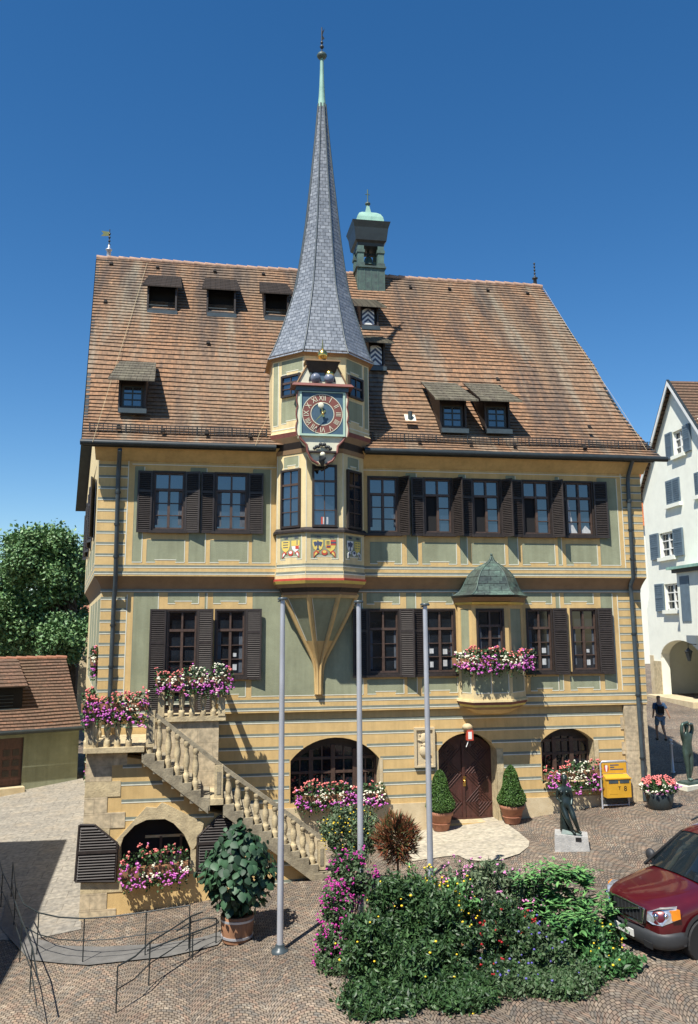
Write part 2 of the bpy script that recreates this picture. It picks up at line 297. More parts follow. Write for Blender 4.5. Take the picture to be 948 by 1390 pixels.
# ------------------------------------------------------------------ ground
def lerp(k, x):
    for (a, b), (c, d) in zip(k, k[1:]):
        if x <= c: return b+(d-b)*max(0, min(1, (x-a)/(c-a))) if x > a else b
    return k[-1][1]
GK = [(-14, -2.1), (-2.65, -1.28), (.25, -.99), (3.2, -.54), (6.1, -.20), (9.5, .03), (11.8, .29), (13.2, .38), (16, .5), (19, .6), (26, .75), (40, .9)]
def gz(x, y):
    z = lerp(GK, x)
    if x < 0: z += .075*max(0, min(18, y+2.4))*min(1, max(0, (-x-.0)/2.6))
    z -= .058*max(0, min(14, -3.5-y))*max(0, min(1, (x-2)/4))
    if x > 12: z += .034*max(0, min(40, y))*min(1, (x-12)/2)
    return z
def cobble_mat():
    m = bpy.data.materials.new('cobbles'); m.use_nodes = True; n = m.node_tree.nodes; l = m.node_tree.links; b = n['Principled BSDF']; b.inputs['Roughness'].default_value = .85; b.inputs['Specular IOR Level'].default_value = .3
    tc = n.new('ShaderNodeTexCoord'); sp = n.new('ShaderNodeSeparateXYZ'); l.new(tc.outputs['Object'], sp.inputs[0])
    def mth(op, a, b_=None):
        k = n.new('ShaderNodeMath'); k.operation = op
        for i, q in enumerate((a, b_)):
            if q is None: continue
            if isinstance(q, (int, float)): k.inputs[i].default_value = q
            else: l.new(q, k.inputs[i])
        return k.outputs[0]
    W = 1.25
    fx = mth('SUBTRACT', mth('FRACT', mth('DIVIDE', sp.outputs['X'], W)), .5)
    arc = mth('MULTIPLY', mth('MULTIPLY', fx, fx), 2.3)
    vy = mth('ADD', sp.outputs['Y'], arc)
    cb = n.new('ShaderNodeCombineXYZ'); l.new(sp.outputs['X'], cb.inputs[0]); l.new(vy, cb.inputs[1])
    wn = n.new('ShaderNodeTexNoise'); wn.inputs['Scale'].default_value = 5; l.new(tc.outputs['Object'], wn.inputs[0])
    va = n.new('ShaderNodeVectorMath'); va.operation = 'MULTIPLY_ADD'; l.new(wn.outputs['Color'], va.inputs[0]); va.inputs[1].default_value = (.05, .05, 0); l.new(cb.outputs[0], va.inputs[2])
    br = n.new('ShaderNodeTexBrick'); l.new(va.outputs[0], br.inputs[0]); br.inputs['Scale'].default_value = 1; br.inputs['Brick Width'].default_value = .098; br.inputs['Row Height'].default_value = .095
    br.inputs['Mortar Size'].default_value = .011; br.inputs['Mortar Smooth'].default_value = .6; br.inputs['Color1'].default_value = (.30, .265, .22, 1); br.inputs['Color2'].default_value = (.19, .175, .155, 1); br.inputs['Mortar'].default_value = (.055, .047, .038, 1)
    # rose and grey stones
    vo = n.new('ShaderNodeTexVoronoi'); vo.inputs['Scale'].default_value = 8; l.new(va.outputs[0], vo.inputs[0])
    hs_ = n.new('ShaderNodeSeparateColor'); l.new(vo.outputs['Color'], hs_.inputs[0])
    mx = n.new('ShaderNodeMix'); mx.data_type = 'RGBA'; mx.blend_type = 'MULTIPLY'; mx.inputs[0].default_value = .75
    rp = n.new('ShaderNodeValToRGB'); e = rp.color_ramp.elements; e[0].position = 0; e[0].color = (.80, .70, .64, 1); e[1].position = 1; e[1].color = (1.35, 1.3, 1.2, 1)
    for ps, c in ((.3, (1.0, .86, .72, 1)), (.6, (.62, .64, .66, 1)), (.8, (1.15, .85, .7, 1))):
        q = e.new(ps); q.color = c
    l.new(hs_.outputs[0], rp.inputs[0]); l.new(br.outputs['Color'], mx.inputs[6]); l.new(rp.outputs[0], mx.inputs[7])
    n2 = n.new('ShaderNodeTexNoise'); n2.inputs['Scale'].default_value = .45; n2.inputs['Detail'].default_value = 8; l.new(tc.outputs['Object'], n2.inputs[0])
    r2 = n.new('ShaderNodeValToRGB'); r2.color_ramp.elements[0].position = .35; r2.color_ramp.elements[1].position = .65; r2.color_ramp.elements[0].color = (.72, .70, .68, 1); r2.color_ramp.elements[1].color = (1.12, 1.1, 1.06, 1); l.new(n2.outputs[0], r2.inputs[0])
    m3 = n.new('ShaderNodeMix'); m3.data_type = 'RGBA'; m3.blend_type = 'MULTIPLY'; m3.inputs[0].default_value = 1; l.new(mx.outputs[2], m3.inputs[6]); l.new(r2.outputs[0], m3.inputs[7]); l.new(m3.outputs[2], b.inputs['Base Color'])
    bp = n.new('ShaderNodeBump'); bp.inputs['Strength'].default_value = .5; bp.inputs['Distance'].default_value = .02
    iv = mth('SUBTRACT', 1, br.outputs['Fac']); l.new(iv, bp.inputs['Height']); l.new(bp.outputs[0], b.inputs['Normal'])
    return m
COB = cobble_mat()
LANE = brickmat('pale_lane_slabs', (.31, .29, .25), (.26, .245, .215), (.18, .165, .14), .9, .4, .012, .9, 'Object', bump=.2, stain=[(1.2, (1, 1, 1), .5, .7, (.33, .29, .23), 3.)])
PAD = brickmat('entrance_slabs', (.50, .455, .355), (.43, .39, .31), (.36, .32, .24), 1.3, .55, .008, .9, 'Object', bump=.15, stain=[(2.5, (1, 1, 1), .5, .7, (.40, .36, .27), 3.)])
ROADM = mat('asphalt_ramp', (.15, .145, .135), .9, .15, 4, .3, 20)
def sheet(name, xs, ys, m, dz=0, test=None, kind='structure'):
    mb = MB(); idx = {}; vs = []
    for i, x in enumerate(xs):
        for j, y in enumerate(ys): idx[i, j] = len(vs); vs.append((x, y, gz(x, y)+dz))
    fs = [(idx[i, j], idx[i+1, j], idx[i+1, j+1], idx[i, j+1]) for i in range(len(xs)-1) for j in range(len(ys)-1)]
    mb.mesh(vs, fs, m, True); return tag(mb.build(name), kind=kind)
def rng(a, b, s): 
    k = max(1, int(round((b-a)/s))); return [a+(b-a)*i/k for i in range(k+1)]
sheet('ground', sorted(set([-400, -150, -60]+rng(-30, 40, 1)+[60, 150, 400]+[-2.65, .25, 3.2, 6.1, 9.5, 11.8, 13.2])), sorted(set([-200, -60]+rng(-26, 50, 1)+[80, 200, 500])), COB)
def polysheet(name, pts, m, dz, step=.35):
    # polygon draped on the ground: clipped grid of small cells
    import bmesh
    bm = bmesh.new(); vs = [bm.verts.new((x, y, 0)) for x, y in pts]; bm.faces.new(vs)
    xs = [p[0] for p in pts]; ys = [p[1] for p in pts]
    for x in sorted(set([k for k in rng(min(xs), max(xs), step)]+[g[0] for g in GK])):
        bmesh.ops.bisect_plane(bm, geom=bm.verts[:]+bm.edges[:]+bm.faces[:], plane_co=(x, 0, 0), plane_no=(1, 0, 0))
    for y in rng(min(ys), max(ys), 1.0):
        bmesh.ops.bisect_plane(bm, geom=bm.verts[:]+bm.edges[:]+bm.faces[:], plane_co=(0, y, 0), plane_no=(0, 1, 0))
    for v in bm.verts: v.co.z = gz(v.co.x, v.co.y)+dz
    me = bpy.data.meshes.new(name); bm.to_mesh(me); bm.free(); me.materials.append(m); o = bpy.data.objects.new(name, me); COL.objects.link(o)
    return tag(o, kind='structure')
def gp(px, py, it=8):                            # picture point -> point on the sloping ground
    z = 0
    for _ in range(it): q = G(px, py, z); z = gz(q.x, q.y)
    return q
pad = [(5.6, .5), (5.6, -.6)]+[tuple(gp(*p)[:2]) for p in ((560, 1170), (622, 1162), (634, 1168), (655, 1170), (680, 1168), (705, 1160), (718, 1150), (719, 1143), (705, 1131), (692, 1122))]+[(8.9, .5)]
polysheet('entrance_paving', pad, PAD, .02)
polysheet('lane', [(-2.72, -1.6), (-2.5, -3.0), (-3.4, -3.2), (-6.0, -2.6), (-9, -1), (-12, 2), (-12, 12), (-3.8, 14)], LANE, .012, 1.0)

# ------------------------------------------------------------------ foliage helpers
def leaf(mb, c, s, mats, up=.5, elong=1.6, dir_=None):
    n_ = V((R.gauss(0, 1), R.gauss(0, 1), R.gauss(0, 1)+up))
    if n_.length < .01: n_ = V((0, 0, 1))
    n_.normalize(); t = n_.orthogonal().normalized(); a = R.uniform(0, 6.283); b_ = n_.cross(t)
    t, b_ = t*math.cos(a)+b_*math.sin(a), b_*math.cos(a)-t*math.sin(a)
    c = V(c); L = s*elong/2; W_ = s/2
    mb.face([c-t*L, c+b_*W_-n_*s*.1, c+t*L, c-b_*W_-n_*s*.1], mats[min(int(abs(R.gauss(0, 1))*1.1), len(mats)-1)])
def in_ell(c, r, shell=.0):
    while True:
        p = V((R.uniform(-1, 1), R.uniform(-1, 1), R.uniform(-1, 1))); L = p.length
        if shell < L <= 1: return V(c)+V((p.x*r[0], p.y*r[1], p.z*r[2]))
def clumps(mb, c, r, n, s, mats, nclump=12, shell=.5, cs=.4, up=.5, elong=1.6):
    cl = [in_ell(c, r, shell) for _ in range(nclump)]
    for i in range(n):
        k = R.choice(cl); p = V((R.gauss(0, cs*r[0]), R.gauss(0, cs*r[1]), R.gauss(0, cs*r[2])))*.5+k
        leaf(mb, p, s*R.uniform(.7, 1.3), mats, up, elong)
def blossoms(mb, pts, r, mats, petals=True):
    for p in pts:
        m_ = R.choice(mats); rr = r*R.uniform(.7, 1.25)
        if petals:
            for _ in range(3): mb.ball(V(p)+V((R.gauss(0, .4), R.gauss(0, .4), R.gauss(0, .4)))*rr, rr*.62, m_, .8)
        else: mb.ball(p, rr, m_, .8)

# ================================================================== TOWN HALL
hall = thing('town_hall', 'ochre and sage half timbered town hall with slate spire, clock oriel and steep tiled roof', 'town hall', (5, 0, 0))
OV = [V((0, 0)) for _ in range(1)]
def uw(pl, px, py): return pl.q(px, py)
def zof(pl, px, py): return pl.q(px, py)[1]
def xof(pl, px, py): return pl.q(px, py)[0]
# levels
Z1, Z1T = 3.14, 6.50        # lower storey
Z2, Z2T = 6.90, 10.45       # upper storey
XL0, XR0 = -2.62, 13.28
XL1, XR1 = -2.70, 13.33
XL2, XR2 = -2.88, 13.42
SPL = V((-.147, 1, 0)).normalized(); YB = 13.2

def seg_h(u, uc, a, ws, wt):                      # height of a segmental arch at u
    h = wt-ws; r = (a*a+h*h)/(2*h); return ws+math.sqrt(max(0, r*r-(u-uc)**2))-(r-h)
def arch(pl, pxl, pxr, py_spring, px_top, py_top, py_bot, n=18):
    ul, ws = pl.q(pxl, py_spring); ur, _ = pl.q(pxr, py_spring); _, wt = pl.q(px_top, py_top); _, wb = pl.q(pxl, py_bot)
    h = wt-ws; a = (ur-ul)/2; uc = (ul+ur)/2
    pts = [(ul, wb), (ur, wb)]
    for i in range(n+1):
        u = uc+a*math.cos(math.pi*i/n); pts.append((u, seg_h(u, uc, a, ws, wt)))
    return pts, (ul, ur, ws, wt, wb)
def frame_rect(pl, px0, py0, px1, py1):
    um = (py0+py1)/2; xm = (px0+px1)/2
    u0 = xof(pl, px0, um); u1 = xof(pl, px1, um); w1 = zof(pl, xm, py0); w0 = zof(pl, xm, py1); return u0, u1, w0, w1
rectpts = lambda r: [(r[0], r[2]), (r[1], r[2]), (r[1], r[3]), (r[0], r[3])]

# ---- rectangular windows: picture rectangles of the case, and the storey
upper_w = [dict(r=(206.5, 641, 252, 723), open=0, low='mix'), dict(r=(291, 644, 337.5, 725), open=0), dict(r=(499, 646, 542, 729), open=0), dict(r=(575, 650, 615, 729), open=1), dict(r=(641, 650, 681, 729), open=1), dict(r=(709, 652, 749, 729), open=1), dict(r=(768, 652, 806, 729), open=0, cur=1)]
lower_w = [dict(r=(224, 831, 268, 972), open=0, door=1), dict(r=(291, 829, 334, 917), open=0, pap=1), dict(r=(499, 831, 543, 914), open=0), dict(r=(577, 830, 619, 911), open=0, pap=2), dict(r=(715, 824, 751, 905), open=0, pap=2), dict(r=(775, 822, 812, 903), open=0, pap=1)]
def window(pl, rc, parent, d, opt, glass):
    u0, u1, w0, w1 = rc; W_ = u1-u0; H = w1-w0; mb = MB(); t = .055
    mb.pbox(pl, u0, u0+t, w0, w1, -.14, .02, DRK); mb.pbox(pl, u1-t, u1, w0, w1, -.14, .02, DRK)
    mb.pbox(pl, u0+t, u1-t, w1-t, w1, -.14, .02, DRK); mb.pbox(pl, u0+t, u1-t, w0, w0+t, -.14, .02, DRK)
    a0, a1, b0, b1 = u0+t, u1-t, w0+t, w1-t; f = .04
    tr = b1-(b1-b0)*(.30 if not opt.get('door') else .2)
    F_ = WOOD
    mb.pbox(pl, a0, a0+f, b0, b1, -.13, -.045, F_); mb.pbox(pl, a1-f, a1, b0, b1, -.13, -.045, F_)
    mb.pbox(pl, a0+f, a1-f, b0, b0+f, -.13, -.045, F_); mb.pbox(pl, a0+f, a1-f, b1-f, b1, -.13, -.045, F_)
    mb.pbox(pl, a0+f, a1-f, tr-.035, tr+.035, -.13, -.03, F_)
    um = (a0+a1)/2; mb.pbox(pl, um-.035, um+.035, b0+f, tr-.035, -.13, -.04, F_); mb.pbox(pl, um-.025, um+.025, tr+.035, b1-f, -.13, -.04, F_)
    nb = 2 if not opt.get('door') else 4
    for k in range(1, nb+1):
        wz = b0+f+(tr-.035-b0-f)*k/(nb+1)
        if not opt.get('open'): mb.pbox(pl, a0+f, um-.035, wz-.011, wz+.011, -.118, -.06, F_)
        mb.pbox(pl, um+.035, a1-f, wz-.011, wz+.011, -.118, -.06, F_)
    fr = mb.build('window', parent)
    g = MB()
    g.pbox(pl, a0+f*.5, a1-f*.5, tr, b1-f*.5, -.115, -.105, glass); g.pbox(pl, um, a1-f*.5, b0+f*.5, tr, -.115, -.105, glass)
    if opt.get('open'): g.pbox(pl, a0+f*.5, um, b0+f*.5, tr, -.125, -.118, BLACK)  # black sheet stands in for the dark room behind the open casement
    else: g.pbox(pl, a0+f*.5, um, b0+f*.5, tr, -.1155, -.1055, glass)
    g.build('pane', fr)
    if not opt.get('open') and not opt.get('cur') and not opt.get('door'):
        k = MB(); cw = .07+R.random()*.08; cb = b0+f+R.random()*.12
        for (ua, ub) in ((a0+f, a0+f+cw), (a1-f-cw*R.uniform(.5, 1.2), a1-f)):
            for i in range(4): x0 = ua+(ub-ua)*i/4; x1 = ua+(ub-ua)*(i+1)/4; k.pbox(pl, x0, x1, cb, tr-.04, -.104, -.1015, DIMC)
        k.build('curtain', fr)
    if opt.get('pap'):
        for (fu, fw, s_, h_) in ([(.62, .40, .09, .10), (.60, .10, .12, .16)] if opt['pap'] == 1 else [(.12, .42, .13, .14), (.62, .40, .13, .15), (.62, .12, .12, .18), (.14, .1, .1, .16)]):
            uu = a0+(a1-a0)*fu; ww = b0+(tr-b0)*fw; k = MB(); k.pbox(pl, uu, uu+s_, ww, ww+h_, -.103, -.099, CURT); k.build('paper_notice', fr)
    if opt.get('cur'):
        k = MB(); pt = [(a0+f, b0+f), (um-.06, b0+f), (a0+.2, b0+.3), (a0+.09, tr-.04), (a0+f, tr-.04)]; k.ppoly(pl, pt, -.104, -.100, CURT)
        k.ppoly(pl, [(um+.05, b0+f), (a1-f, b0+f), (a1-f, b0+.12), (um+.2, b0+.28), (um+.08, b0+.12)], -.104, -.100, CURT); k.build('curtain', fr)
    s_ = MB(); s_.pbox(pl, u0-.06, u1+.06, w0-.07, w0, -.10, .11, DRK); s_.build('sill', fr)
    return fr
def shutter(pl, u, w0, w1, width, side, ang, parent, split=.33, bow=None):
    """hinged at u, opening to side (-1 left, +1 right) and standing ang degrees off the wall"""
    a = rad(ang); T = pl.U*side*math.cos(a)+pl.N*math.sin(a); Nn = pl.N*math.cos(a)-pl.U*side*math.sin(a)
    O = pl.p(u, 0, .035); q = Pl(O, T, Nn); mb = MB(); t = .045; th = .035
    W_ = width
    mb.pbox(q, 0, t, w0, w1, 0, th, SHT); mb.pbox(q, W_-t, W_, w0, w1, 0, th, SHT)
    mids = [w0, w0+(w1-w0)*(1-split)-.03, w1-.06]
    for wz in mids: mb.pbox(q, t, W_-t, wz, wz+.06, 0, th, SHT)
    for za, zb in ((w0+.06, mids[1]), (mids[1]+.06, w1-.06)):
        n_ = max(3, int((zb-za)/.052)); st = (zb-za)/n_
        for i in range(n_):
            z = za+st*i+.008
            bot = [q.p(t, z, th-.003), q.p(W_-t, z, th-.003), q.p(W_-t, z+.012, th-.003), q.p(t, z+.012, th-.003)]
            top = [q.p(t, z+st*.55, .004), q.p(W_-t, z+st*.55, .004), q.p(W_-t, z+st*.55+.012, .004), q.p(t, z+st*.55+.012, .004)]
            mb.hexa(bot, top, SHT)
    mb.pbox(q, t, W_-t, w0+.06, w1-.06, -.004, .002, BLACK)
    return mb.build('shutter', parent)

# ---- painted decoration helpers
def hline(mb, pl, u0, u1, w_, g=.055, wh=.03, d=.006):
    mb.pbox(pl, u0, u1, w_, w_+g, -.01, d, GRY); mb.pbox(pl, u0, u1, w_-wh*.8, w_-.0005, -.01, d+.001, WHT)
def panel(mb, pl, u0, u1, w0, w1, notch=None, d=.004):
    """sage field with shadow line top/left and white line bottom/right; notch = (side, depth)"""
    t = .022; W_ = u1-u0
    if notch:
        a, b_ = u0+W_*.22, u1-W_*.22; h = .07
        if notch == 'b': out = [(u0, w0), (a, w0), (a, w0+h), (b_, w0+h), (b_, w0), (u1, w0), (u1, w1), (u0, w1)]
        else: out = [(u0, w0), (a, w0), (a, w0+h), (b_, w0+h), (b_, w0), (u1, w0), (u1, w1), (u0, w1)]
    else: out = [(u0, w0), (u1, w0), (u1, w1), (u0, w1)]
    mb.ppoly(pl, out, -.01, d, GRN)
    if notch:
        for x0, x1, z in ((u0, a, w0), (a, b_, w0+h), (b_, u1, w0)): mb.pbox(pl, x0-t*.5, x1+t*.5, z-t, z, -.01, d+.003, WHT)
    else: mb.pbox(pl, u0-t*.5, u1+t*.5, w0-t, w0, -.01, d+.003, WHT)
    mb.pbox(pl, u1, u1+t, w0-t*.5, w1, -.01, d+.005, WHT)
    mb.pbox(pl, u0-.012, u0, w0, w1, -.01, d+.002, GRY); mb.pbox(pl, u0, u1, w1, w1+.012, -.01, d+.002, GRY)
def wobble_cover(): pass

# ---- ground floor wall
gf = MB()
a1p, A1 = arch(P0, 394.5, 515, 1033, 454, 1001, 1091)
dp, AD = arch(P0, 595, 674, 1019, 632, 995, 1119)
a3p, A3 = arch(P0, 734.5, 806, 1007, 769, 988.5, 1064)
a1s = (A1[0]+A1[1])/2
gf.plate(P0, [(XL0, -1.7), (XR0, -1.7), (XR0, Z1+.05), (XL0, Z1+.05)], [a1p, dp, a3p], .55, OCH, STON2, edge=False)
lp = Pl((XL0, 0, 0), SPL, (-1, -.147, 0))
gf.plate(lp, [(0, -1.7), (YB, -1.7), (YB, Z1+.05), (0, Z1+.05)], [], .3, OCH2)
gf.box((XR0-.3, .01, -.6), (XR0-.001, YB, Z1+.05), OCH2); gf.box((XL0-1.9, YB-.3, -1), (XR0-.001, YB-.01, Z1+.05), OCH2)
# grooves, broken at the openings
def solid(pl_u, w_, holes):                      # spans where the wall is solid at height w
    for (ul, ur, ws, wt, wb) in holes:
        if wb <= w_ <= wt:
            a = (ur-ul)/2; uc = (ul+ur)/2; h = wt-ws; r = (a*a+h*h)/(2*h); k = a if w_ <= ws else math.sqrt(max(0, r*r-(w_-ws+r-h)**2))
            yield uc-k-.03, uc+k+.03
k = 0; wz = 2.86
qx0 = xof(P1, 850, 1000)
while wz > .62:
    cuts = sorted(solid(None, wz, (A1, AD, A3))); u = XL0+.02
    spans = []
    for c0, c1 in cuts: spans.append((u, c0)); u = c1
    spans.append((u, qx0))
    for s0, s1 in spans:
        if s1-s0 > .05: hline(gf, P0, s0, s1, wz, .06, .035)
    wz -= .352
# plinth either side of the door, sloping ground meets it
for s0, s1 in ((A1[0]-1.2, AD[0]-.02), (AD[1]+.19, xof(P1, 866, 1080))):
    gf.pbox(P0, s0, s1, -1.2, .57, -.01, .03, PLINTH)
# stone jambs
gf.pbox(P0, AD[1], AD[1]+.2, -.3, AD[2], -.02, .02, STON2); gf.pbox(P0, AD[0]-.12, AD[0], -.3, AD[2], -.02, .015, STON2)
gf.pbox(P0, A1[1], A1[1]+.10, A1[4], A1[2], -.02, .018, PLINTH); gf.pbox(P0, A3[1], A3[1]+.14, A3[4]-.1, A3[2], -.02, .018, STON2)
gf.build('ground_floor_wall', hall)
qn = MB(); P1q = front(-.10)
qn.pbox(P1q, qx0, XR1-.03, -.4, Z1, -.095, .0, STONE)
for i in range(7): 
    w_ = .62+i*.36
    qn.pbox(P1q, qx0-(.10 if i % 2 else 0), qx0, w_, w_+.355, -.09, -.075, STONE)
qn.build('stone_corner_pier', hall)
# arch window frames
def arch_frame(A, dep, name, mull):
    ul, ur, ws, wt, wb = A; pl = front(dep); mb = MB(); uc = (ul+ur)/2; a = (ur-ul)/2
    H = lambda u: seg_h(u, uc, a, ws, wt)
    g = MB(); pts = [(ul, wb), (ur, wb)]+[(uc+a*math.cos(math.pi*i/16), seg_h(uc+a*math.cos(math.pi*i/16), uc, a, ws, wt)) for i in range(17)]
    g.ppoly(pl, pts, -.03, -.02, GLASS2)
    us = [ul+(ur-ul)*i/mull for i in range(mull+1)]
    for i, u in enumerate(us): 
        h = H(u)-.25 if 0 < i < mull else ws
        mb.pbox(pl, u-.06, u+.06, wb, h, -.02, .06, WOOD)
    for w_ in (wb+.02, ws-.05, ws+.02-.45):
        mb.pbox(pl, ul, ur, w_, w_+.07, -.02, .045, WOOD)
    for i in range(mull):
        um = (us[i]+us[i+1])/2; mb.pbox(pl, um-.02, um+.02, wb, H(um)-.25, -.02, .03, WOOD)
    # inner arched head
    n_ = 14; o_ = [(uc+a*math.cos(math.pi*i/n_), seg_h(uc+a*math.cos(math.pi*i/n_), uc, a, ws, wt)) for i in range(n_+1)]; i_ = [(p_[0], p_[1]-.26) for p_ in o_]
    for i in range(n_):
        mb.hexa([pl.p(*o_[i], 0), pl.p(*o_[i+1], 0), pl.p(*i_[i+1], 0), pl.p(*i_[i], 0)], [pl.p(*o_[i], .02), pl.p(*o_[i+1], .02), pl.p(*i_[i+1], .02), pl.p(*i_[i], .02)], DRK)
    f_ = mb.build('arched_window', hall); g.build('pane', f_); return f_
arch_frame(A1, .47, 'w', 4); arch_frame(A3, .42, 'w', 3)
# main door
dd = MB(); pld = front(.50); ul, ur, ws, wt, wb = AD; dz0 = -.12
n_ = 14; uc = (ul+ur)/2; a = (ur-ul)/2
dd.ppoly(pld, [(ul, dz0), (ur, dz0)]+[(uc+a*math.cos(math.pi*i/n_), ws-.12+(wt-ws)*math.sin(math.pi*i/n_)) for i in range(n_+1)], -.06, 0, DOORM)
dd.pbox(pld, uc-.04, uc+.04, dz0, wt-.3, 0, .05, DOORM); dd.pbox(pld, ul, ur, dz0, dz0+.14, 0, .03, DOORM)
for sd in (-1, 1):
    for (cz, big) in ((dz0+.55, 1), (dz0+1.35, 1), (dz0+2.05, 1)):
        cx = uc+sd*(a/2+.02)
        for kk in range(1, 5):
            s_ = kk*.10
            P_ = [(0, s_), (s_, 0), (0, -s_), (-s_, 0)]
            for i in range(4):
                (x0, z0), (x1, z1) = P_[i], P_[(i+1) % 4]
                if abs(x0) > a/2-.03 or abs(x1) > a/2-.03: 
                    f_ = (a/2-.05)/max(abs(x0), abs(x1)); 
                    if abs(x0) > abs(x1): x0, z0 = x1+(x0-x1)*f_, z1+(z0-z1)*f_
                    else: x1, z1 = x0+(x1-x0)*f_, z0+(z1-z0)*f_
                if cz+max(z0, z1) > ws+.25: continue
                dd.tube([pld.p(cx+x0, cz+z0, .012), pld.p(cx+x1, cz+z1, .012)], .013, DOORM, 5)
do = dd.build('entrance_door', hall)
hb = MB(); hb.sphere(pld.p(uc+.02, dz0+1.15, .08), .045, GOLD, 8); hb.pbox(pld, uc-.02, uc+.06, dz0+1.0, dz0+1.28, .05, .065, GOLD); hb.build('door_handle', do)
st = MB(); st.box((ul-.1, -.12, -.5), (ur+.15, .5, dz0), STON2); st.build('door_step', hall)

# ---- lower storey wall
HW = [frame_rect(P1, *d['r']) for d in lower_w]
for i, h in enumerate(HW):                       # same sill and head levels
    HW[i] = (h[0], h[1], h[2] if i == 0 else 4.13, 6.00)
HW[0] = (HW[0][0], HW[0][1], 3.24, 6.00)
bx0, bx1 = xof(P1, 640, 860), xof(P1, 692, 860)
ls = MB()
ls.plate(P1, [(XL1, Z1), (XR1, Z1), (XR1, Z1T), (XL1, Z1T)], [rectpts(h) for h in HW], .2, OCH, DRK)
lp1 = Pl((XL1, -.12, 0), SPL, (-1, -.147, 0))
ls.plate(lp1, [(.001, Z1+.001), (YB, Z1+.001), (YB, Z1T), (.001, Z1T)], [], .3, OCH2)
ls.box((XR1-.3, -.11, Z1), (XR1-.001, YB, Z1T), OCH2); ls.box((XL1-1.9, YB-.31, Z1), (XR1, YB-.011, Z1T), OCH2)
ls.face([(XL1, -.12, Z1), (XR1, -.12, Z1), (XR1, .05, Z1), (XL1, .05, Z1)], OCH)
for w_ in (3.22, 3.44): hline(ls, P1, XL1, XR1-.01, w_, .06, .035)
qlx = xof(P1, 170, 870); qrx = xof(P1, 841, 870)
for i in range(9):
    w_ = 3.80+i*.31
    if w_ < Z1T-.1:
        hline(ls, P1, XL1, qlx, w_); hline(lp1 and ls, lp1, 0, .35, w_)
for i in range(11):
    w_ = 3.72+i*.248
    if w_ < Z1T-.1: hline(ls, P1, qrx+.03, XR1-.005, w_, .045, .022)
ls.pbox(P1, qlx, qlx+.025, 3.55, Z1T-.1, -.01, .007, WHT); ls.pbox(P1, qrx, qrx+.025, 3.55, Z1T-.1, -.01, .007, WHT)
zb, zt = 3.60, 6.44
X1 = lambda px, py=870: xof(P1, px, py)
panel(ls, P1, X1(180), X1(213), zb, zt)
panel(ls, P1, X1(227), X1(268), 6.16, zt, 'b'); panel(ls, P1, X1(277.5), X1(279.5), 6.0, zt); panel(ls, P1, X1(289), X1(333), 6.16, zt, 'b')
panel(ls, P1, X1(343), X1(427, 900), zb, zt); panel(ls, P1, X1(438, 900), X1(492), zb, zt)
panel(ls, P1, X1(294, 930), X1(333, 930), zb, 4.0, 'b')
panel(ls, P1, X1(499), X1(543), 6.14, zt, 'b'); panel(ls, P1, X1(553), X1(565), zb, zt); panel(ls, P1, X1(574), X1(616), 6.14, zt, 'b')
panel(ls, P1, X1(499.5, 930), X1(548, 930), zb, 3.98, 'b'); panel(ls, P1, X1(574, 930), X1(621, 930), zb, 3.98, 'b')
panel(ls, P1, X1(716), X1(751), 6.14, zt, 'b'); panel(ls, P1, X1(757.5), X1(762), zb, zt); panel(ls, P1, X1(769), X1(808), 6.14, zt, 'b')
panel(ls, P1, X1(721, 925), X1(758, 925), zb, 3.98, 'b'); panel(ls, P1, X1(775, 925), X1(814, 925), zb, 3.98, 'b'); panel(ls, P1, X1(819), X1(834), zb, zt)
for i in range(4): panel(ls, lp1, .6+i*2.6, 2.6+i*2.6, 3.7, 6.3)
ls.build('lower_storey_wall', hall)
for d, h in zip(lower_w, HW): window(P1, h, hall, 0, d, GLASS2)
sw = .44
LS = [(HW[0][0], -1, 4, 3.2), (HW[0][1], 1, 20, 3.2), (HW[1][1], 1, 12, 4.05), (HW[2][0], -1, 6, 4.05), (HW[2][1], 1, 28, 4.05), (HW[3][0], -1, 18, 4.05), (HW[4][1], 1, 5, 4.05), (HW[5][1], 1, 10, 4.05)]
for u, s_, an, z0 in LS: shutter(P1, u, z0, 6.0, sw if u != HW[3][0] else .40, s_, an, hall)

# ---- coved jetty between the storeys
cv = MB()
def cove(zs):                                    # rings: left-back, left-front, right-front, right-back
    rings = []
    for t in zs:
        e = 1-math.cos(t*math.pi/2); x0 = XL1+(XL2-XL1)*e; x1 = XR1+(XR2-XR1)*e; y = -.12-.27*e; z = Z1T-.04+(Z2-Z1T+.04)*t
        rings.append([V((x0, y, z))+SPL*(YB+.1), V((x0, y, z)), V((x1, y, z)), V((x1, YB, z))])
    return rings
cv.loft(cove([0, .25, .5, .75, 1]), BRN, True, False, False, False)
hline(cv, front(-.135), XL1-.02, XR1, 6.50, .05, .03, .012)
cv.build('coved_jetty', hall)
# ---- upper storey
HU = []
for d in upper_w:
    h = frame_rect(P2, *d['r']); HU.append((h[0], h[1], 8.16, 9.86))
us_ = MB()
us_.plate(P2, [(XL2, Z2), (XR2, Z2), (XR2, Z2T+.1), (XL2, Z2T+.1)], [rectpts(h) for h in HU], .2, OCH, DRK)
lp2 = Pl((XL2, -.39, 0), SPL, (-1, -.147, 0))
us_.plate(lp2, [(.001, Z2), (YB+.3, Z2), (YB+.3, Z2T+.1), (.001, Z2T+.1)], [], .3, OCH2)
us_.box((XR2-.3, -.38, Z2), (XR2-.001, YB, Z2T), OCH2); us_.box((XL2-1.9, YB-.32, Z2), (XR2, YB-.012, Z2T), OCH2)
for w_ in (6.97, 7.15): hline(us_, P2, XL2, XR2-.002, w_, .055, .032); hline(us_, lp2, 0, YB, w_, .055, .032)
qlx2 = xof(P2, 171, 720); qrx2 = xof(P2, 846, 720)
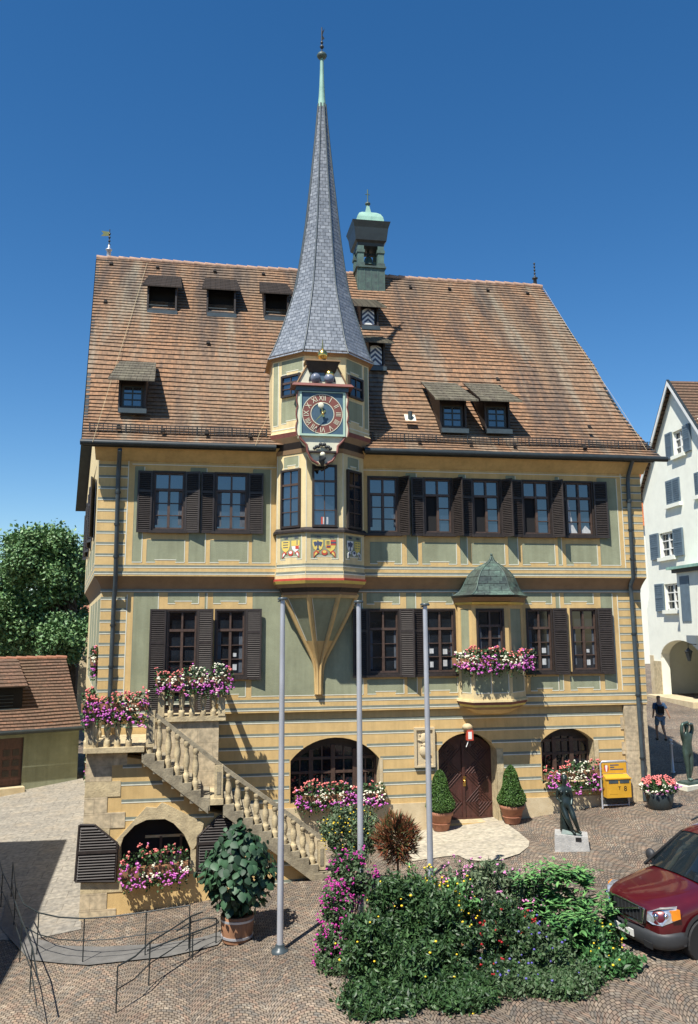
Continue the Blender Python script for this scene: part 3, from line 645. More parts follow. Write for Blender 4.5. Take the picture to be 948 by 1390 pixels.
for i in range(9): hline(us_, P2, XL2, qlx2, 7.46+i*.312)
for i in range(12): hline(us_, P2, qrx2+.03, XR2-.004, 7.40+i*.235, .045, .022)
us_.pbox(P2, qlx2, qlx2+.025, 7.2, 10.15, -.01, .008, WHT); us_.pbox(P2, qrx2, qrx2+.025, 7.2, 10.15, -.01, .008, WHT)
us_.pbox(P2, XL2+.9, XR2-.6, 10.02, 10.045, -.01, .009, WHT)
X2 = lambda px, py=740: xof(P2, px, py)
zb2, zm2, zt2 = 7.29, 7.90, 9.96
panel(us_, P2, X2(180.5), X2(192.5), zb2, zt2); panel(us_, P2, X2(200), X2(250.5), zb2, zm2, 'b'); panel(us_, P2, X2(257), X2(278.5), zb2, zt2)
panel(us_, P2, X2(286), X2(336.5), zb2, zm2, 'b'); panel(us_, P2, X2(343), X2(366.5), zb2, zt2)
panel(us_, P2, X2(503), X2(544.5), zb2, zm2, 'b'); panel(us_, P2, X2(553), X2(566.5), zb2, zt2)
panel(us_, P2, X2(573.5), X2(619), zb2, zm2, 'b'); panel(us_, P2, X2(625.5), X2(634), zb2, zt2); panel(us_, P2, X2(641), X2(684.5), zb2, zm2, 'b')
panel(us_, P2, X2(690.5), X2(702.5), zb2, zt2); panel(us_, P2, X2(709.5), X2(752.5), zb2, zm2, 'b'); panel(us_, P2, X2(758), X2(762), zb2, zt2)
panel(us_, P2, X2(768.5), X2(810), zb2, zm2, 'b'); panel(us_, P2, X2(815.5), X2(841), zb2, zt2)
for i in range(4): panel(us_, lp2, .8+i*3.0, 3.0+i*3.0, 7.3, 7.95)
# eaves cove
us_.hexa([(XL2-.05, -.39, 10.12), (XR2+.05, -.39, 10.12), (XR2+.05, -.36, 10.5), (XL2-.05, -.36, 10.5)], [(XL2-.1, -.42, 10.12), (XR2+.1, -.42, 10.12), (XR2+.1, -.88, 10.5), (XL2-.1, -.88, 10.5)], OCH)
us_.build('upper_storey_wall', hall)
for d, h in zip(upper_w, HU): window(P2, h, hall, 0, d, GLASS)
US = [(HU[0][0], -1, 4, .40), (HU[0][1], 1, 16, .42), (HU[1][0], -1, 5, .38), (HU[1][1], 1, 6, .42), (HU[2][1], 1, 52, .40), (HU[3][0], -1, 8, .40), (HU[3][1], 1, 58, .40), (HU[4][0], -1, 12, .38),
      (HU[4][1], 1, 52, .40), (HU[5][0], -1, 14, .38), (HU[5][1], 1, 50, .40), (HU[6][0], -1, 25, .36), (HU[6][1], 1, 8, .42)]
for u, s_, an, wd in US: shutter(P2, u, 8.10, 9.84, wd, s_, an, hall)
for k in range(3):                               # shutters on the hidden side wall, seen edge on
    for s_, u in ((-1, 1.6+k*3.6), (1, 2.7+k*3.6)): shutter(lp2, u, 8.1, 9.84, .5, s_, 14, hall)
sd_ = MB()
for k in range(3): sd_.pbox(lp2, 1.6+k*3.6, 2.7+k*3.6, 8.1, 9.84, -.05, .02, DRK)
sd_.build('side_windows', hall)

# ---- main roof
YE, ZE, YR, ZR = -.98, 10.56, 6.0, 18.93
def prof(t):                                     # t 0..1 from eaves to ridge, kicked out at the foot
    y = YE+(YR-YE)*t; z = ZE+(ZR-ZE)*(t-.045*math.sin(math.pi*min(1, t*2.2))**1 * (1 if t < .4545 else 0))
    return y, z
def roofpt(px, py, lift=0):
    d = ray(px, py); lo, hi = .5, 3.0
    best = None
    a_ = V((0, ZR-ZE, -(YR-YE))).normalized()    # plane normal pointing in -Y,+Z
    n_ = V((0, -(ZR-ZE), (YR-YE))).normalized(); o = V((0, YE, ZE))+n_*lift
    t = (o-CAM).dot(n_)/d.dot(n_); return CAM+d*t
NC = 56
rl0 = (-3.30, -4.07); rr0 = (13.85, 13.22)
def rx(t): 
    return rl0[0]+(rl0[1]-rl0[0])*t, rr0[0]+(rr0[1]-rr0[0])*t**1.0-(.12*math.sin(math.pi*t))
rf = MB(); nx = 34
sl_len = math.hypot(YR-YE, ZR-ZE)
nrm = V((0, -(ZR-ZE), YR-YE)).normalized()
for i in range(NC):
    t0, t1 = i/NC, (i+1)/NC
    y0, z0 = prof(t0); y1, z1 = prof(t1); (xa0, xb0), (xa1, xb1) = rx(t0), rx(t1)
    for k in range(nx):
        f0, f1 = k/nx, (k+1)/nx
        wv = lambda f, i_: .010*math.sin(f*23+i_*.35)+.006*math.sin(f*61+i_*1.3)+.05*math.sin(f*3.1)*math.sin(i_/NC*3.1)*-1
        l0, l1 = wv(f0, i), wv(f1, i); l2, l3 = wv(f0, i+1), wv(f1, i+1)
        a = V((xa0+(xb0-xa0)*f0, y0, z0))+nrm*(.040+l0); b = V((xa0+(xb0-xa0)*f1, y0, z0))+nrm*(.040+l1)
        c = V((xa1+(xb1-xa1)*f1, y1, z1))+nrm*(.006+l3); d = V((xa1+(xb1-xa1)*f0, y1, z1))+nrm*(.006+l2)
        vv0, vv1 = i*.1965, (i+1)*.1965
        rf.face([a, b, c, d], TILE, [(a.x, vv0), (b.x, vv0), (c.x, vv1), (d.x, vv1)])
        e0 = a-nrm*.036; e1 = b-nrm*.036
        rf.face([e0, e1, b, a], TILE, [(a.x, vv0), (b.x, vv0), (b.x, vv0), (a.x, vv0)])
# rear slope, verges and ridge
YRR = 2*YR-YE
def xr(t, s): return rx(t)[s]
splx = -.147*(YRR-YE)
rf.face([(rl0[0]+splx, YRR, ZE), (rr0[0], YRR, ZE), (rr0[1], YR, ZR), (rl0[1], YR, ZR)], TILE, [(0, 0), (17, 0), (17, 11), (0, 11)])
for s_ in (0, 1):
    pts = [V((xr(i/8, s_), *prof(i/8))) for i in range(9)]
    off = V((.10 if s_ == 0 else -.10, 0, 0))
    for i in range(8): rf.hexa([pts[i]-nrm*.16, pts[i+1]-nrm*.16, pts[i+1]+nrm*.01, pts[i]+nrm*.01], [pts[i]-nrm*.16+off, pts[i+1]-nrm*.16+off, pts[i+1]+nrm*.01+off, pts[i]+nrm*.01+off], GUT)
# rear verge on the left, with painted soffit under it
A_, B_ = V((rl0[1], YR, ZR)), V((rl0[0]+splx, YRR, ZE))
nr2 = V((0, ZR-ZE, YRR-YR)).normalized()
rf.hexa([A_, B_, B_-nr2*.25, A_-nr2*.25], [A_+V((.45, 0, 0)), B_+V((.45, 0, 0)), B_-nr2*.25+V((.45, 0, 0)), A_-nr2*.25+V((.45, 0, 0))], GUT)
ro = rf.build('roof', hall)
# gable walls under the roof
for s_, (xa, xb, xc) in enumerate(((XL2+.02, rl0[1]+.45, XL2+.02-.147*13.6), (XR2-.05, rr0[1]-.45, XR2-.4))):
    gw = MB(); gw.face([(xa, -.38, Z2T), (xb, YR, ZR-.35), (xc, YRR-.6, Z2T)], OCH2); gw.build('gable_wall', hall)
RIDG = mat('ridge_tile_clay', (.42, .27, .19), .85, .2, 4, .2, 30)
rg = MB()
for i in range(44):
    x0 = rl0[1]+(rr0[1]-rl0[1])*i/44; x1 = rl0[1]+(rr0[1]-rl0[1])*(i+1)/44+.03; j = .018*math.sin(i*.35)
    rg.tube([(x0, YR, ZR-.01+j), (x1, YR, ZR-.03+j)], [.125, .105], RIDG, 8)
rg.build('ridge_tiles', hall)
gu = MB(); gu.tube([(rl0[0]-.03, YE-.06, ZE-.07), (2.0, YE-.06, ZE-.07)], .085, GUT, 8); gu.tube([(4.55, YE-.06, ZE-.07), (rr0[0]+.15, YE-.06, ZE-.07)], .085, GUT, 8)
gu.box((rl0[0]+.05, YE+.02, ZE-.16), (2.0, YE+.10, ZE-.02), GUT); gu.box((4.6, YE+.02, ZE-.16), (rr0[0]-.25, YE+.10, ZE-.02), GUT); gu.build('gutter', hall)
sg = MB()
for xa, xb in ((rl0[0]+.15, 1.75), (4.85, rr0[0]-.15)):
    y_, z_ = prof(.045)
    for dz in (.09, .15, .21, .27): sg.tube([(xa, y_-.02, z_+dz), (xb, y_-.02, z_+dz)], .011, IRON, 4)
    n_ = int((xb-xa)/.12)
    for i in range(n_+1):
        x = xa+(xb-xa)*i/n_; sg.tube([(x, y_-.02, z_+.05), (x, y_-.02, z_+.28)],   .009 if i % 8 else .02, IRON, 4)
sg.build('snow_guard', hall)
lc = MB()
for pts in ([(200, 357), (178, 430), (150, 520), (126, 600)], [(738, 391), (790, 475), (850, 565), (878, 611)], [(366, 560), (352, 590), (347, 605)]):
    q = [roofpt(px, py, .09) for px, py in pts]; lc.tube(q, .006, STON2, 4)
lc.build('lightning_cable', hall)
# vent tiles and hooks, a roof exit pipe
for px, py in ((151, 359), (214, 364), (292, 369), (358, 373), (143, 411), (283, 467), (161, 583), (221, 587), (281, 590), (340, 594), (558, 391), (611, 393), (663, 395), (717, 399), (570, 600), (640, 603), (700, 606), (795, 609), (802, 582), (677, 517)):
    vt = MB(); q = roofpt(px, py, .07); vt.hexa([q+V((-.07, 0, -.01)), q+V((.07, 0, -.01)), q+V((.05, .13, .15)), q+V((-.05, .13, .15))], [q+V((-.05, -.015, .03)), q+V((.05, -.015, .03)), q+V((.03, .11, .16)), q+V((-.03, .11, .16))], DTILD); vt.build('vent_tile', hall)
vp = MB(); q = roofpt(557, 569, .04); vp.tube([q, q+V((0, -.02, .24))], .07, PIPE, 8); vp.face([q+V((-.16, -.06, -.06)), q+V((.18, -.06, -.06)), q+V((.18, .13, .18)), q+V((-.16, .13, .18))], WHT); vp.build('vent_pipe', hall)

# ---- dormers
def dormer(px0, px1, py, h, over, tanr, tm, kind, flare=.25):
    a = roofpt(px0, py); b = roofpt(px1, py); y = (a.y+b.y)/2; z = (a.z+b.z)/2; x0, x1 = a.x, b.x
    m = (ZR-ZE)/(YR-YE); dep = h/(m-tanr); pl = front(y); mb = MB()
    # cheeks
    for x, s_ in ((x0, 1), (x1, -1)):
        mb.hexa([(x, y, z-.1), (x, y+dep, z+m*dep-.1), (x, y+dep, z+h+tanr*dep), (x, y, z+h)], [(x+s_*.06, y, z-.1), (x+s_*.06, y+dep, z+m*dep-.1), (x+s_*.06, y+dep, z+h+tanr*dep), (x+s_*.06, y, z+h)], DRK)
    mb.pbox(pl, x0+.06, x1-.06, z+.0, z+.08, -.05, .03, DRK)
    mb.pbox(pl, x0+.03, x1+.03, z-.12, z+.02, -.05, .10, PIPE)
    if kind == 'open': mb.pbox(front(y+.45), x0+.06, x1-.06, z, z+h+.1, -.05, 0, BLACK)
    else: mb.pbox(front(y+.14), x0+.06, x1-.06, z, z+h, -.05, 0, DRK)
    o = mb.build('dormer', hall)
    r = MB(); n_ = 8; o1 = over; e = .16 if kind == 'open' else .26
    A0 = V((x0-e, y-o1, z+h-tanr*o1)); A1_ = V((x1+e, y-o1, z+h-tanr*o1)); B1 = V((x1+e-flare*.4, y+dep+.05, z+h+tanr*dep+.06)); B0 = V((x0-e+flare*.4, y+dep+.05, z+h+tanr*dep+.06))
    up = V((0, 0, .07)); N_ = 7
    for i in range(N_):
        f0, f1 = i/N_, (i+1)/N_
        p = [A0.lerp(B0, f0)+up, A1_.lerp(B1, f0)+up, A1_.lerp(B1, f1)+up*.5, A0.lerp(B0, f1)+up*.5]
        r.face(p, tm, [(p[0].x, f0), (p[1].x, f0), (p[2].x, f1), (p[3].x, f1)]); r.face([p[0]-up, p[1]-up, p[1], p[0]], tm, [(p[0].x, 0), (p[1].x, 0), (p[1].x, .05), (p[0].x, .05)])
    r.face([A0, B0, B1, A1_], DRK); r.face([A0, A0+up, B0+up*.5, B0], DRK); r.face([A1_, B1, B1+up*.5, A1_+up], DRK)
    r.build('dormer_roof', o)
    if kind == 'glass':
        pl2 = front(y+.13); um = (x0+x1)/2; ww = (x1-x0)*.33; g = MB(); f = MB(); z0 = z+.12; z1 = z+h*.72
        f.pbox(pl2, um-ww-.06, um+ww+.06, z0-.06, z1+.06, -.02, .02, WOOD)
        g.pbox(pl2, um-ww, um+ww, z0, z1, .02, .03, GLASS)
        for k in (-1, 0, 1): f.pbox(pl2, um+k*ww-.02, um+k*ww+.02, z0, z1, .02, .05, GUT)
        for k in range(4): f.pbox(pl2, um-ww, um+ww, z0+(z1-z0)*k/3-.018, z0+(z1-z0)*k/3+.018, .02, .052, GUT)
        f.build('dormer_window', o); g.build('pane', o)
    if kind == 'chev':
        pl2 = front(y+.02); um = (x0+x1)/2-.05; hw = .22; f = MB(); z0 = z+.05; H = h*.82
        out = [(um-hw, z0), (um+hw, z0)]+[(um+hw*math.cos(math.pi*i/8), z0+H-.15+.15*math.sin(math.pi*i/8)) for i in range(9)]
        f.ppoly(pl2, out, -.05, 0, WPNT)
        for k in range(4):
            zz = z0+.0+k*.17; zc = lambda v: min(v, z0+H-.02)
            f.ppoly(pl2, [(um-hw, zc(zz)), (um, zc(zz+.2)), (um+hw, zc(zz)), (um+hw, zc(zz+.085)), (um, zc(zz+.285)), (um-hw, zc(zz+.085))], 0, .008, HBLUE)
        f.build('chevron_shutter', o)
    if kind == 'open':
        f = MB(); 
        for k in range(2): f.tube([(x0+.08, y+.02, z+.1+k*.12), (x1-.3, y+.02, z+.1+k*.12)], .018, PIPE, 5)
        f.build('dormer_rail', o)
    return o
dormer(160, 198, 556, .98, .42, .56, DTILE, 'glass')
dormer(598, 634, 583, 1.02, .42, .54, DTILE, 'glass'); dormer(659, 693, 584, 1.02, .42, .54, DTILE, 'glass')
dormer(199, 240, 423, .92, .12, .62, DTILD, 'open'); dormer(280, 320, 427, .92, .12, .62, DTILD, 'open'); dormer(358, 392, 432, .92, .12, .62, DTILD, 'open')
dormer(490, 514, 444, .78, .22, .55, DTILE, 'chev'); dormer(501, 523, 499, .88, .30, .45, DTILE, 'chev')

# ---- drainpipes
def pipe(pts, r=.062):
    mb = MB(); q = [F(px, py, Y) for px, py, Y in pts]; mb.tube(q, r, PIPE, 10)
    for a, b in zip(q, q[1:]):
        if (a-b).length > 1.5:
            for f in (.2, .5, .8): c = a.lerp(b, f); mb.tube([c-V((0, 0, .03)), c+V((0, 0, .03))], r+.018, GUT, 10)
    mb.build('drainpipe', hall)
pipe([(163, 610, -1.0), (162, 628, -.55), (161, 640, -.50), (157, 785, -.50), (156.5, 800, -.30), (155, 812, -.23), (147, 1000, -.23)])
pipe([(859, 624, -1.0), (853, 645, -.52), (852.5, 655, -.50), (860, 785, -.50), (856, 795, -.25), (857, 806, -.23), (876, 1087, -.22)])

# ---- oriel tower
CX, CY = 3.32, -.20
def octa(Rr, z, cx=CX, cy=CY, back=None):
    s_ = Rr*math.tan(math.pi/8); pts = [(-Rr, s_), (-Rr, -s_), (-s_, -Rr), (s_, -Rr), (Rr, -s_), (Rr, s_), (s_, Rr), (-s_, Rr)]
    return [V((cx+x, cy+y, z)) for x, y in pts]
ow = MB()
ow.loft([octa(1.25, 6.80), octa(1.25, 10.35)], OCH2, uv=False); ow.loft([octa(1.42, 10.88), octa(1.42, 13.25)], OCH2, uv=False)
ow.loft([octa(1.27, 6.80), octa(1.27, 7.02)], OCH2, uv=False)
# mouldings between the stages and below the oriel
for z0, z1, r0, r1, m_ in ((10.30, 10.42, 1.27, 1.30, BRN), (10.42, 10.60, 1.30, 1.36, DRK), (10.60, 10.76, 1.36, 1.44, BRN), (10.76, 10.88, 1.44, 1.47, REDB), (10.88, 10.94, 1.46, 1.44, OCH2),
                           (6.74, 6.80, 1.30, 1.30, RED), (6.66, 6.74, 1.26, 1.30, HYEL), (6.56, 6.66, 1.16, 1.25, BRN), (6.44, 6.56, 1.08, 1.14, DRK), (6.36, 6.44, 1.05, 1.06, BRN)):
    ow.loft([octa(r0, z0), octa(r1, z1)], m_, uv=False)
ow.loft([octa(1.43, 13.05), octa(1.50, 13.17), octa(1.55, 13.2)], BRN, uv=False)
def facets(Rr):
    s_ = Rr*math.tan(math.pi/8); c = V((CX, CY, 0)); out = []
    for a, b in (((-Rr, -s_), (-s_, -Rr)), ((-s_, -Rr), (s_, -Rr)), ((s_, -Rr), (Rr, -s_)), ((-Rr, s_), (-Rr, -s_))):
        A = c+V((*a, 0)); B = c+V((*b, 0)); U = (B-A).normalized(); N_ = V((U.y, -U.x, 0)); out.append((Pl(A, U, N_), (B-A).length))
    return out
FL, FU = facets(1.25), facets(1.42)
for pl, L in FL[:3]:                            # shaft decoration
    for w_ in (6.93, 7.14): hline(ow, pl, 0, L, w_, .06, .035, .024 if w_ < 7 else .006)
    ow.pbox(pl, .0, .02, 7.25, 10.3, 0, .008, WHT); 
    if pl is not FL[1][0]: panel(ow, pl, .26, L-.26, 9.92, 10.22, 'b')
for (pl, L), sd in zip((FU[0], FU[2]), (0, 1)):
    panel(ow, pl, .06 if sd == 0 else L-.22, .22 if sd == 0 else L-.06, 11.15, 13.0)
    a0, a1 = (.36, L-.06) if sd == 0 else (.06, L-.36)
    panel(ow, pl, a0, a1, 12.62, 13.0, 'b'); panel(ow, pl, a0, a1, 11.18, 11.80, 'b')
    ow.pbox(pl, 0, L, 11.0, 11.03, 0, .006, WHT)
ow.build('oriel_wall', hall)
sb = MB(); sb.loft([octa(1.33, 8.06), octa(1.33, 8.12), octa(1.27, 8.20)], DRK, uv=False); sb.build('oriel_sill_band', hall)
def owin(pl, u0, u1, w0, w1, rows, opt=None):
    mb = MB(); t = .06; mb.pbox(pl, u0, u1, w0, w1, -.02, .012, DRK)
    for a, b, c, d in ((u0, u0+t, w0, w1), (u1-t, u1, w0, w1), (u0+t, u1-t, w1-t, w1), (u0+t, u1-t, w0, w0+t)): mb.pbox(pl, a, b, c, d, .012, .07, DRK)
    um = (u0+u1)/2; mb.pbox(pl, um-.012, um+.012, w0+t, w1-t, .02, .045, WOOD)
    for k in range(1, rows): 
        z = w0+t+(w1-w0-2*t)*k/rows; mb.pbox(pl, u0+t, u1-t, z-(.03 if k == rows-1 else .011), z+(.03 if k == rows-1 else .011), .02, .05, WOOD)
    f = mb.build('oriel_window', hall); g = MB(); g.pbox(pl, u0+t, u1-t, w0+t, w1-t, .012, .022, GLASS if not opt else GLASS2); g.build('pane', f)
    return f
for i, (pl, L) in enumerate(FL[:3]): owin(pl, .17, L-.17, 8.2, 9.86 if i != 1 else 9.95, 4, i == 2)
fl_ = MB(); pl, L = FL[1]
for k, m_ in enumerate((RED, CURT, BLUEP, CURT)): fl_.pbox(pl, .42+k*.05, .47+k*.05, 8.28, 8.48, .024, .03, m_)
fl_.build('paper_notice', hall)
pl, L = FU[0]; owin(pl, .36, L-.12, 11.92, 12.56, 3); pl, L = FU[2]; owin(pl, .12, L-.36, 11.92, 12.56, 2, 1)
# coats of arms
def text_mesh(body, size, pl, u, w_, d, m_, rot=0, parent=None, name='lettering', thick=.004, sx=1.0):
    cu = bpy.data.curves.new('t', 'FONT'); cu.body = body; cu.size = size; cu.extrude = thick; cu.align_x = 'CENTER'; cu.align_y = 'CENTER'; cu.resolution_u = 3
    to = bpy.data.objects.new('t', cu); COL.objects.link(to); bpy.context.view_layer.update()
    me = bpy.data.meshes.new_from_object(to.evaluated_get(bpy.context.evaluated_depsgraph_get())); bpy.data.objects.remove(to)
    me.materials.clear(); me.materials.append(m_); c, s_ = math.cos(rot), math.sin(rot)
    for v in me.vertices:
        x, y, z = v.co; x *= sx; v.co = pl.p(u+x*c-y*s_, w_+x*s_+y*c, d+z)
    o = bpy.data.objects.new(name, me); COL.objects.link(o)
    if parent: o.parent = parent; o.matrix_parent_inverse = wm(parent).inverted()
    return o
def shield(mb, pl, u, w_, s_, m_, d=.012):
    pts = [(u-s_, w_+s_), (u+s_, w_+s_), (u+s_, w_), (u+s_*.75, w_-s_*.7), (u, w_-s_*1.25), (u-s_*.75, w_-s_*.7), (u-s_, w_)]; mb.ppoly(pl, pts, 0, d, m_)
def eagle(mb, pl, u, w_, s_, m_, d=.016):
    for k in (-1, 1): mb.ppoly(pl, [(u, w_+s_*.2), (u+k*s_*.35, w_+s_*.75), (u+k*s_*.9, w_+s_*.6), (u+k*s_*.75, w_+s_*.1), (u+k*s_*.6, w_-s_*.3), (u+k*s_*.35, w_-s_*.1)][::k], 0, d, m_)
    mb.ppoly(pl, [(u-s_*.22, w_+s_*.4), (u-s_*.12, w_+s_*.95), (u+s_*.18, w_+s_*.85), (u+s_*.22, w_+s_*.4), (u+s_*.12, w_-s_*.5), (u+s_*.35, w_-s_*.95), (u-s_*.35, w_-s_*.95), (u-s_*.12, w_-s_*.5)], 0, d+.002, m_)
def blob(mb, pl, u, w_, a, b, m_, d, n=9): mb.ppoly(pl, [(u+a*math.cos(2*math.pi*i/n), w_+b*math.sin(2*math.pi*i/n)) for i in range(n)], 0, d, m_)
for i, (pl, L) in enumerate(FL[:3]):
    mb = MB(); u0, u1 = .15, L-.15; uc = L/2; W_ = u1-u0
    panel(mb, pl, u0, u1, 7.34, 7.98, 'b')
    ua, ub = uc-W_*.25, uc+W_*.23; cz = 7.70; s_ = W_*.20
    if i == 0:
        shield(mb, pl, ua, cz, s_, HYEL)
        for k in range(3): mb.pbox(pl, ua-s_*.6, ua+s_*.6, cz+.10-k*.07, cz+.12-k*.07, 0, .016, HBLUE)
        shield(mb, pl, ub, cz, s_, WPNT); mb.pbox(pl, ub-s_, ub, cz, cz+s_, 0, .016, HYEL); mb.pbox(pl, ub, ub+s_, cz, cz+s_, 0, .017, HYEL); mb.pbox(pl, ub+s_*.3, ub+s_*.5, cz+.02, cz+s_, 0, .019, HBLUE); mb.pbox(pl, ub, ub+s_*.8, cz-s_*.6, cz, 0, .018, RED)
    if i == 1:
        shield(mb, pl, ua, cz, s_, HYEL); eagle(mb, pl, ua, cz, s_*.95, HBLUE)
        shield(mb, pl, ub, cz, s_, HYEL); mb.pbox(pl, ub, ub+s_, cz, cz+s_, 0, .015, RED); mb.pbox(pl, ub, ub+s_, cz+s_*.35, cz+s_*.65, 0, .018, HBLUE); mb.pbox(pl, ub-s_*.8, ub, cz-s_*.5, cz, 0, .016, RED); mb.pbox(pl, ub-s_*.7, ub, cz-s_*.35, cz-s_*.15, 0, .018, HBLUE)
        for k in range(3): mb.pbox(pl, ub-s_*.8, ub-s_*.2, cz+.03+k*.035, cz+.042+k*.035, 0, .018, HBLUE)
    if i == 2:
        shield(mb, pl, ua, cz, s_, WPNT); eagle(mb, pl, ua, cz, s_*.95, HBLUE); shield(mb, pl, ub, cz, s_, HYEL)
        for k in range(3):
            for q in (-1, 1): mb.pbox(pl, ub+q*s_*.42-s_*.28, ub+q*s_*.42+s_*.28, cz+.09-k*.07, cz+.105-k*.07, 0, .018, HBLUE)
    c3 = (RED, WPNT) if i == 0 else ((RED, HYEL) if i == 1 else (WPNT, HBLUE))
    blob(mb, pl, uc, 7.50, .085, .075, c3[0], .020); blob(mb, pl, uc, 7.52, .055, .04, c3[1], .024)
    for k in (-1, 1):
        mb.ppoly(pl, [(uc+k*.30, 7.36), (uc+k*.30, 7.50), (uc+k*.22, 7.56), (uc+k*.14, 7.50), (uc+k*.20, 7.47)][::k], 0, .019, c3[0])
        mb.ppoly(pl, [(uc+k*.28, 7.40), (uc+k*.27, 7.48), (uc+k*.22, 7.52), (uc+k*.20, 7.47)][::k], 0, .023, c3[1])
    po = mb.build('coat_of_arms_panel', hall)
    text_mesh(('1550', '1302', '1806')[i], .085, pl, uc-W_*.25, 7.925, .012, HBLUE, parent=po); text_mesh(('1695', '1396', '1952')[i], .085, pl, uc+W_*.25, 7.925, .012, HBLUE, parent=po)
# pendentive cone
cone = MB(); prf = [(6.40, 1.04), (6.0, .86), (5.5, .62), (5.1, .42), (4.8, .27), (4.62, .19), (4.45, .135), (4.25, .10), (3.62, .09)]
def cr_(z, r):
    pts = octa(r, z, CX+.02, -.13); return pts
rings = [cr_(z, r) for z, r in prf]
for i in range(len(rings)-1):
    for k in range(0, 5):
        cone.face([rings[i][k], rings[i+1][k], rings[i+1][k+1], rings[i][k+1]], GRN if prf[i][0] > 5.15 else OCH)
for k in range(0, 6):
    w0 = .075
    cone.tube([rings[i][k]+V((0, -.006, 0)) for i in range(len(rings))], [w0, w0, .07, .065, .06, .05, .045, .04, .04], OCH, 6)
    if k < 5:
        for sgn in (0,): cone.tube([rings[i][k].lerp(rings[i][k+1], .10+.12*i/4)+V((0, -.012, 0)) for i in range(4)], .014, WHT, 4)
cone.loft([octa(1.06, 6.28, CX+.02, -.13), octa(1.08, 6.38, CX+.02, -.13)], OCH, uv=False)
cone.build('oriel_pendentive', hall)
cap_ = MB(); pl = P1; cc = xof(P1, 432.5, 920); cap_.pbox(pl, cc-.09, cc+.09, 3.5, 4.7, -.01, .03, OCH); cap_.pbox(pl, cc-.115, cc-.09, 3.6, 4.5, -.01, .012, WHT); cap_.pbox(pl, cc+.09, cc+.115, 3.6, 4.5, -.01, .012, WHT); cap_.build('painted_stem', hall)
# spire
sp = MB(); sprof = []
for (py, hw) in ((489, 71.5), (476, 64.5), (462, 59), (448, 54), (430, 48), (410, 41.5), (391, 35.8), (360, 30), (329, 25.2), (298, 21.2), (267, 17.6), (236, 14.1), (205, 10.9), (174, 7.8), (141, 4.9)):
    cxp = 438; yy = -.2-.414*hw/48.0; a = F(cxp-hw, py, yy); b = F(cxp+hw, py, yy); sprof.append((a.z, (b.x-a.x)/2))
CXs = [3.32+(3.43-3.32)*min(1, i/9) for i in range(len(sprof))]
sprof2 = sorted(sprof); z0 = sprof2[0][0]
sp.loft([octa(r, z, CXs[i]) for i, (z, r) in enumerate(sprof2)], SLATE, cap=False)
sp.loft([octa(1.40, z0-.02), octa(sprof2[0][1], z0)], BRN, uv=False, cap=False)
so_ = sp.build('spire', hall)
hp = MB()                                        # ridge lines of the spire
for k in range(8): hp.tube([octa(r+.004, z, CXs[i])[k] for i, (z, r) in enumerate(sprof2)], [.024]*len(sprof2), SLATE if False else PIPE, 5)
hp.build('hip_flashing', so_)
fz = F(437, 141, -.2).z; tz = F(437, 75, -.2).z
sf = MB(); sf.lathe((3.43, CY, 0), [(fz-.15, .135), (fz+.3, .10), (fz+.9, .072), (tz-.12, .055)], COPL, 10)
sf.lathe((3.43, CY, tz), [(-.14, .05), (-.10, .13), (-.02, .17), (.05, .13), (.09, .04)], COPD, 12); sf.build('copper_tip', so_)
fn = MB(); fn.tube([(3.43, CY, tz), (3.43, CY, tz+1.0)], .02, IRON, 5); fn.sphere((3.43, CY, tz+.30), .07, IRON, 6); fn.sphere((3.43, CY, tz+.45), .05, IRON, 6)
fn.ppoly(Pl((3.43, CY, 0), (1, .3, 0)), [(-.02, tz+.5), (.09, tz+.62), (.02, tz+.72), (.10, tz+1.0), (-.02, tz+.8)], -.01, .01, IRON); fn.build('weathervane', so_)

# ---- clock
yc = F(437, 560, -1.95).y; pc = front(-1.98)
c0, c1, w0, w1 = xof(pc, 407, 560), xof(pc, 468.5, 560), zof(pc, 437, 592), zof(pc, 437, 532)
cm = MB(); cm.pbox(pc, c0, c1, w0, w1, -.45, -.02, CREAM)
t = .055; cm.pbox(pc, c0, c0+t, w0, w1, -.02, .03, MINT); cm.pbox(pc, c1-t, c1, w0, w1, -.02, .03, MINT); cm.pbox(pc, c0+t, c1-t, w0, w0+t, -.02, .03, MINT); cm.pbox(pc, c0+t, c1-t, w1-t*.4, w1, -.02, .03, MINT)
# side brackets, scalloped
for s_, u in ((-1, c0), (1, c1)):
    pts = [(u, w1)]
    for i in range(25):
        f = i/24; pts.append((u+s_*(.05+.035*abs(math.sin(f*math.pi*3.0))+.02*f), w1-(w1-w0)*f))
    pts.append((u, w0)); cm.ppoly(pc, pts if s_ > 0 else pts[::-1], -.12, .0, CREAM)
    cm.tube([pc.p(a, b, .01) for a, b in pts[1:-1]], .022, REDB, 5)
co = cm.build('clock_case', hall)
dl = MB(); dl.pbox(pc, c0+t, c1-t, w0+t, w1-t*.4, -.02, .0, BLUEP)
cu_, cz = (c0+c1)/2, (w0+w1)/2-.0; RO = .58*(c1-c0)/1.28*1.0
RO = (c1-c0-2*t)/2*.985; RI = RO*.57
def ring(mb, r0, r1, d, m_, n=40):
    for i in range(n):
        a, b = 2*math.pi*i/n, 2*math.pi*(i+1)/n
        P_ = [(cu_+r0*math.cos(a), cz+r0*math.sin(a)), (cu_+r1*math.cos(a), cz+r1*math.sin(a)), (cu_+r1*math.cos(b), cz+r1*math.sin(b)), (cu_+r0*math.cos(b), cz+r0*math.sin(b))]
        mb.face([pc.p(u, v, d) for u, v in P_], m_)
ring(dl, RI, RO, .008, REDB); ring(dl, RO-.018, RO, .012, CREAM); ring(dl, RI-.012, RI+.008, .012, CREAM)
for i in range(30): a = 2*math.pi*i/30; 
dl.build('dial', co)
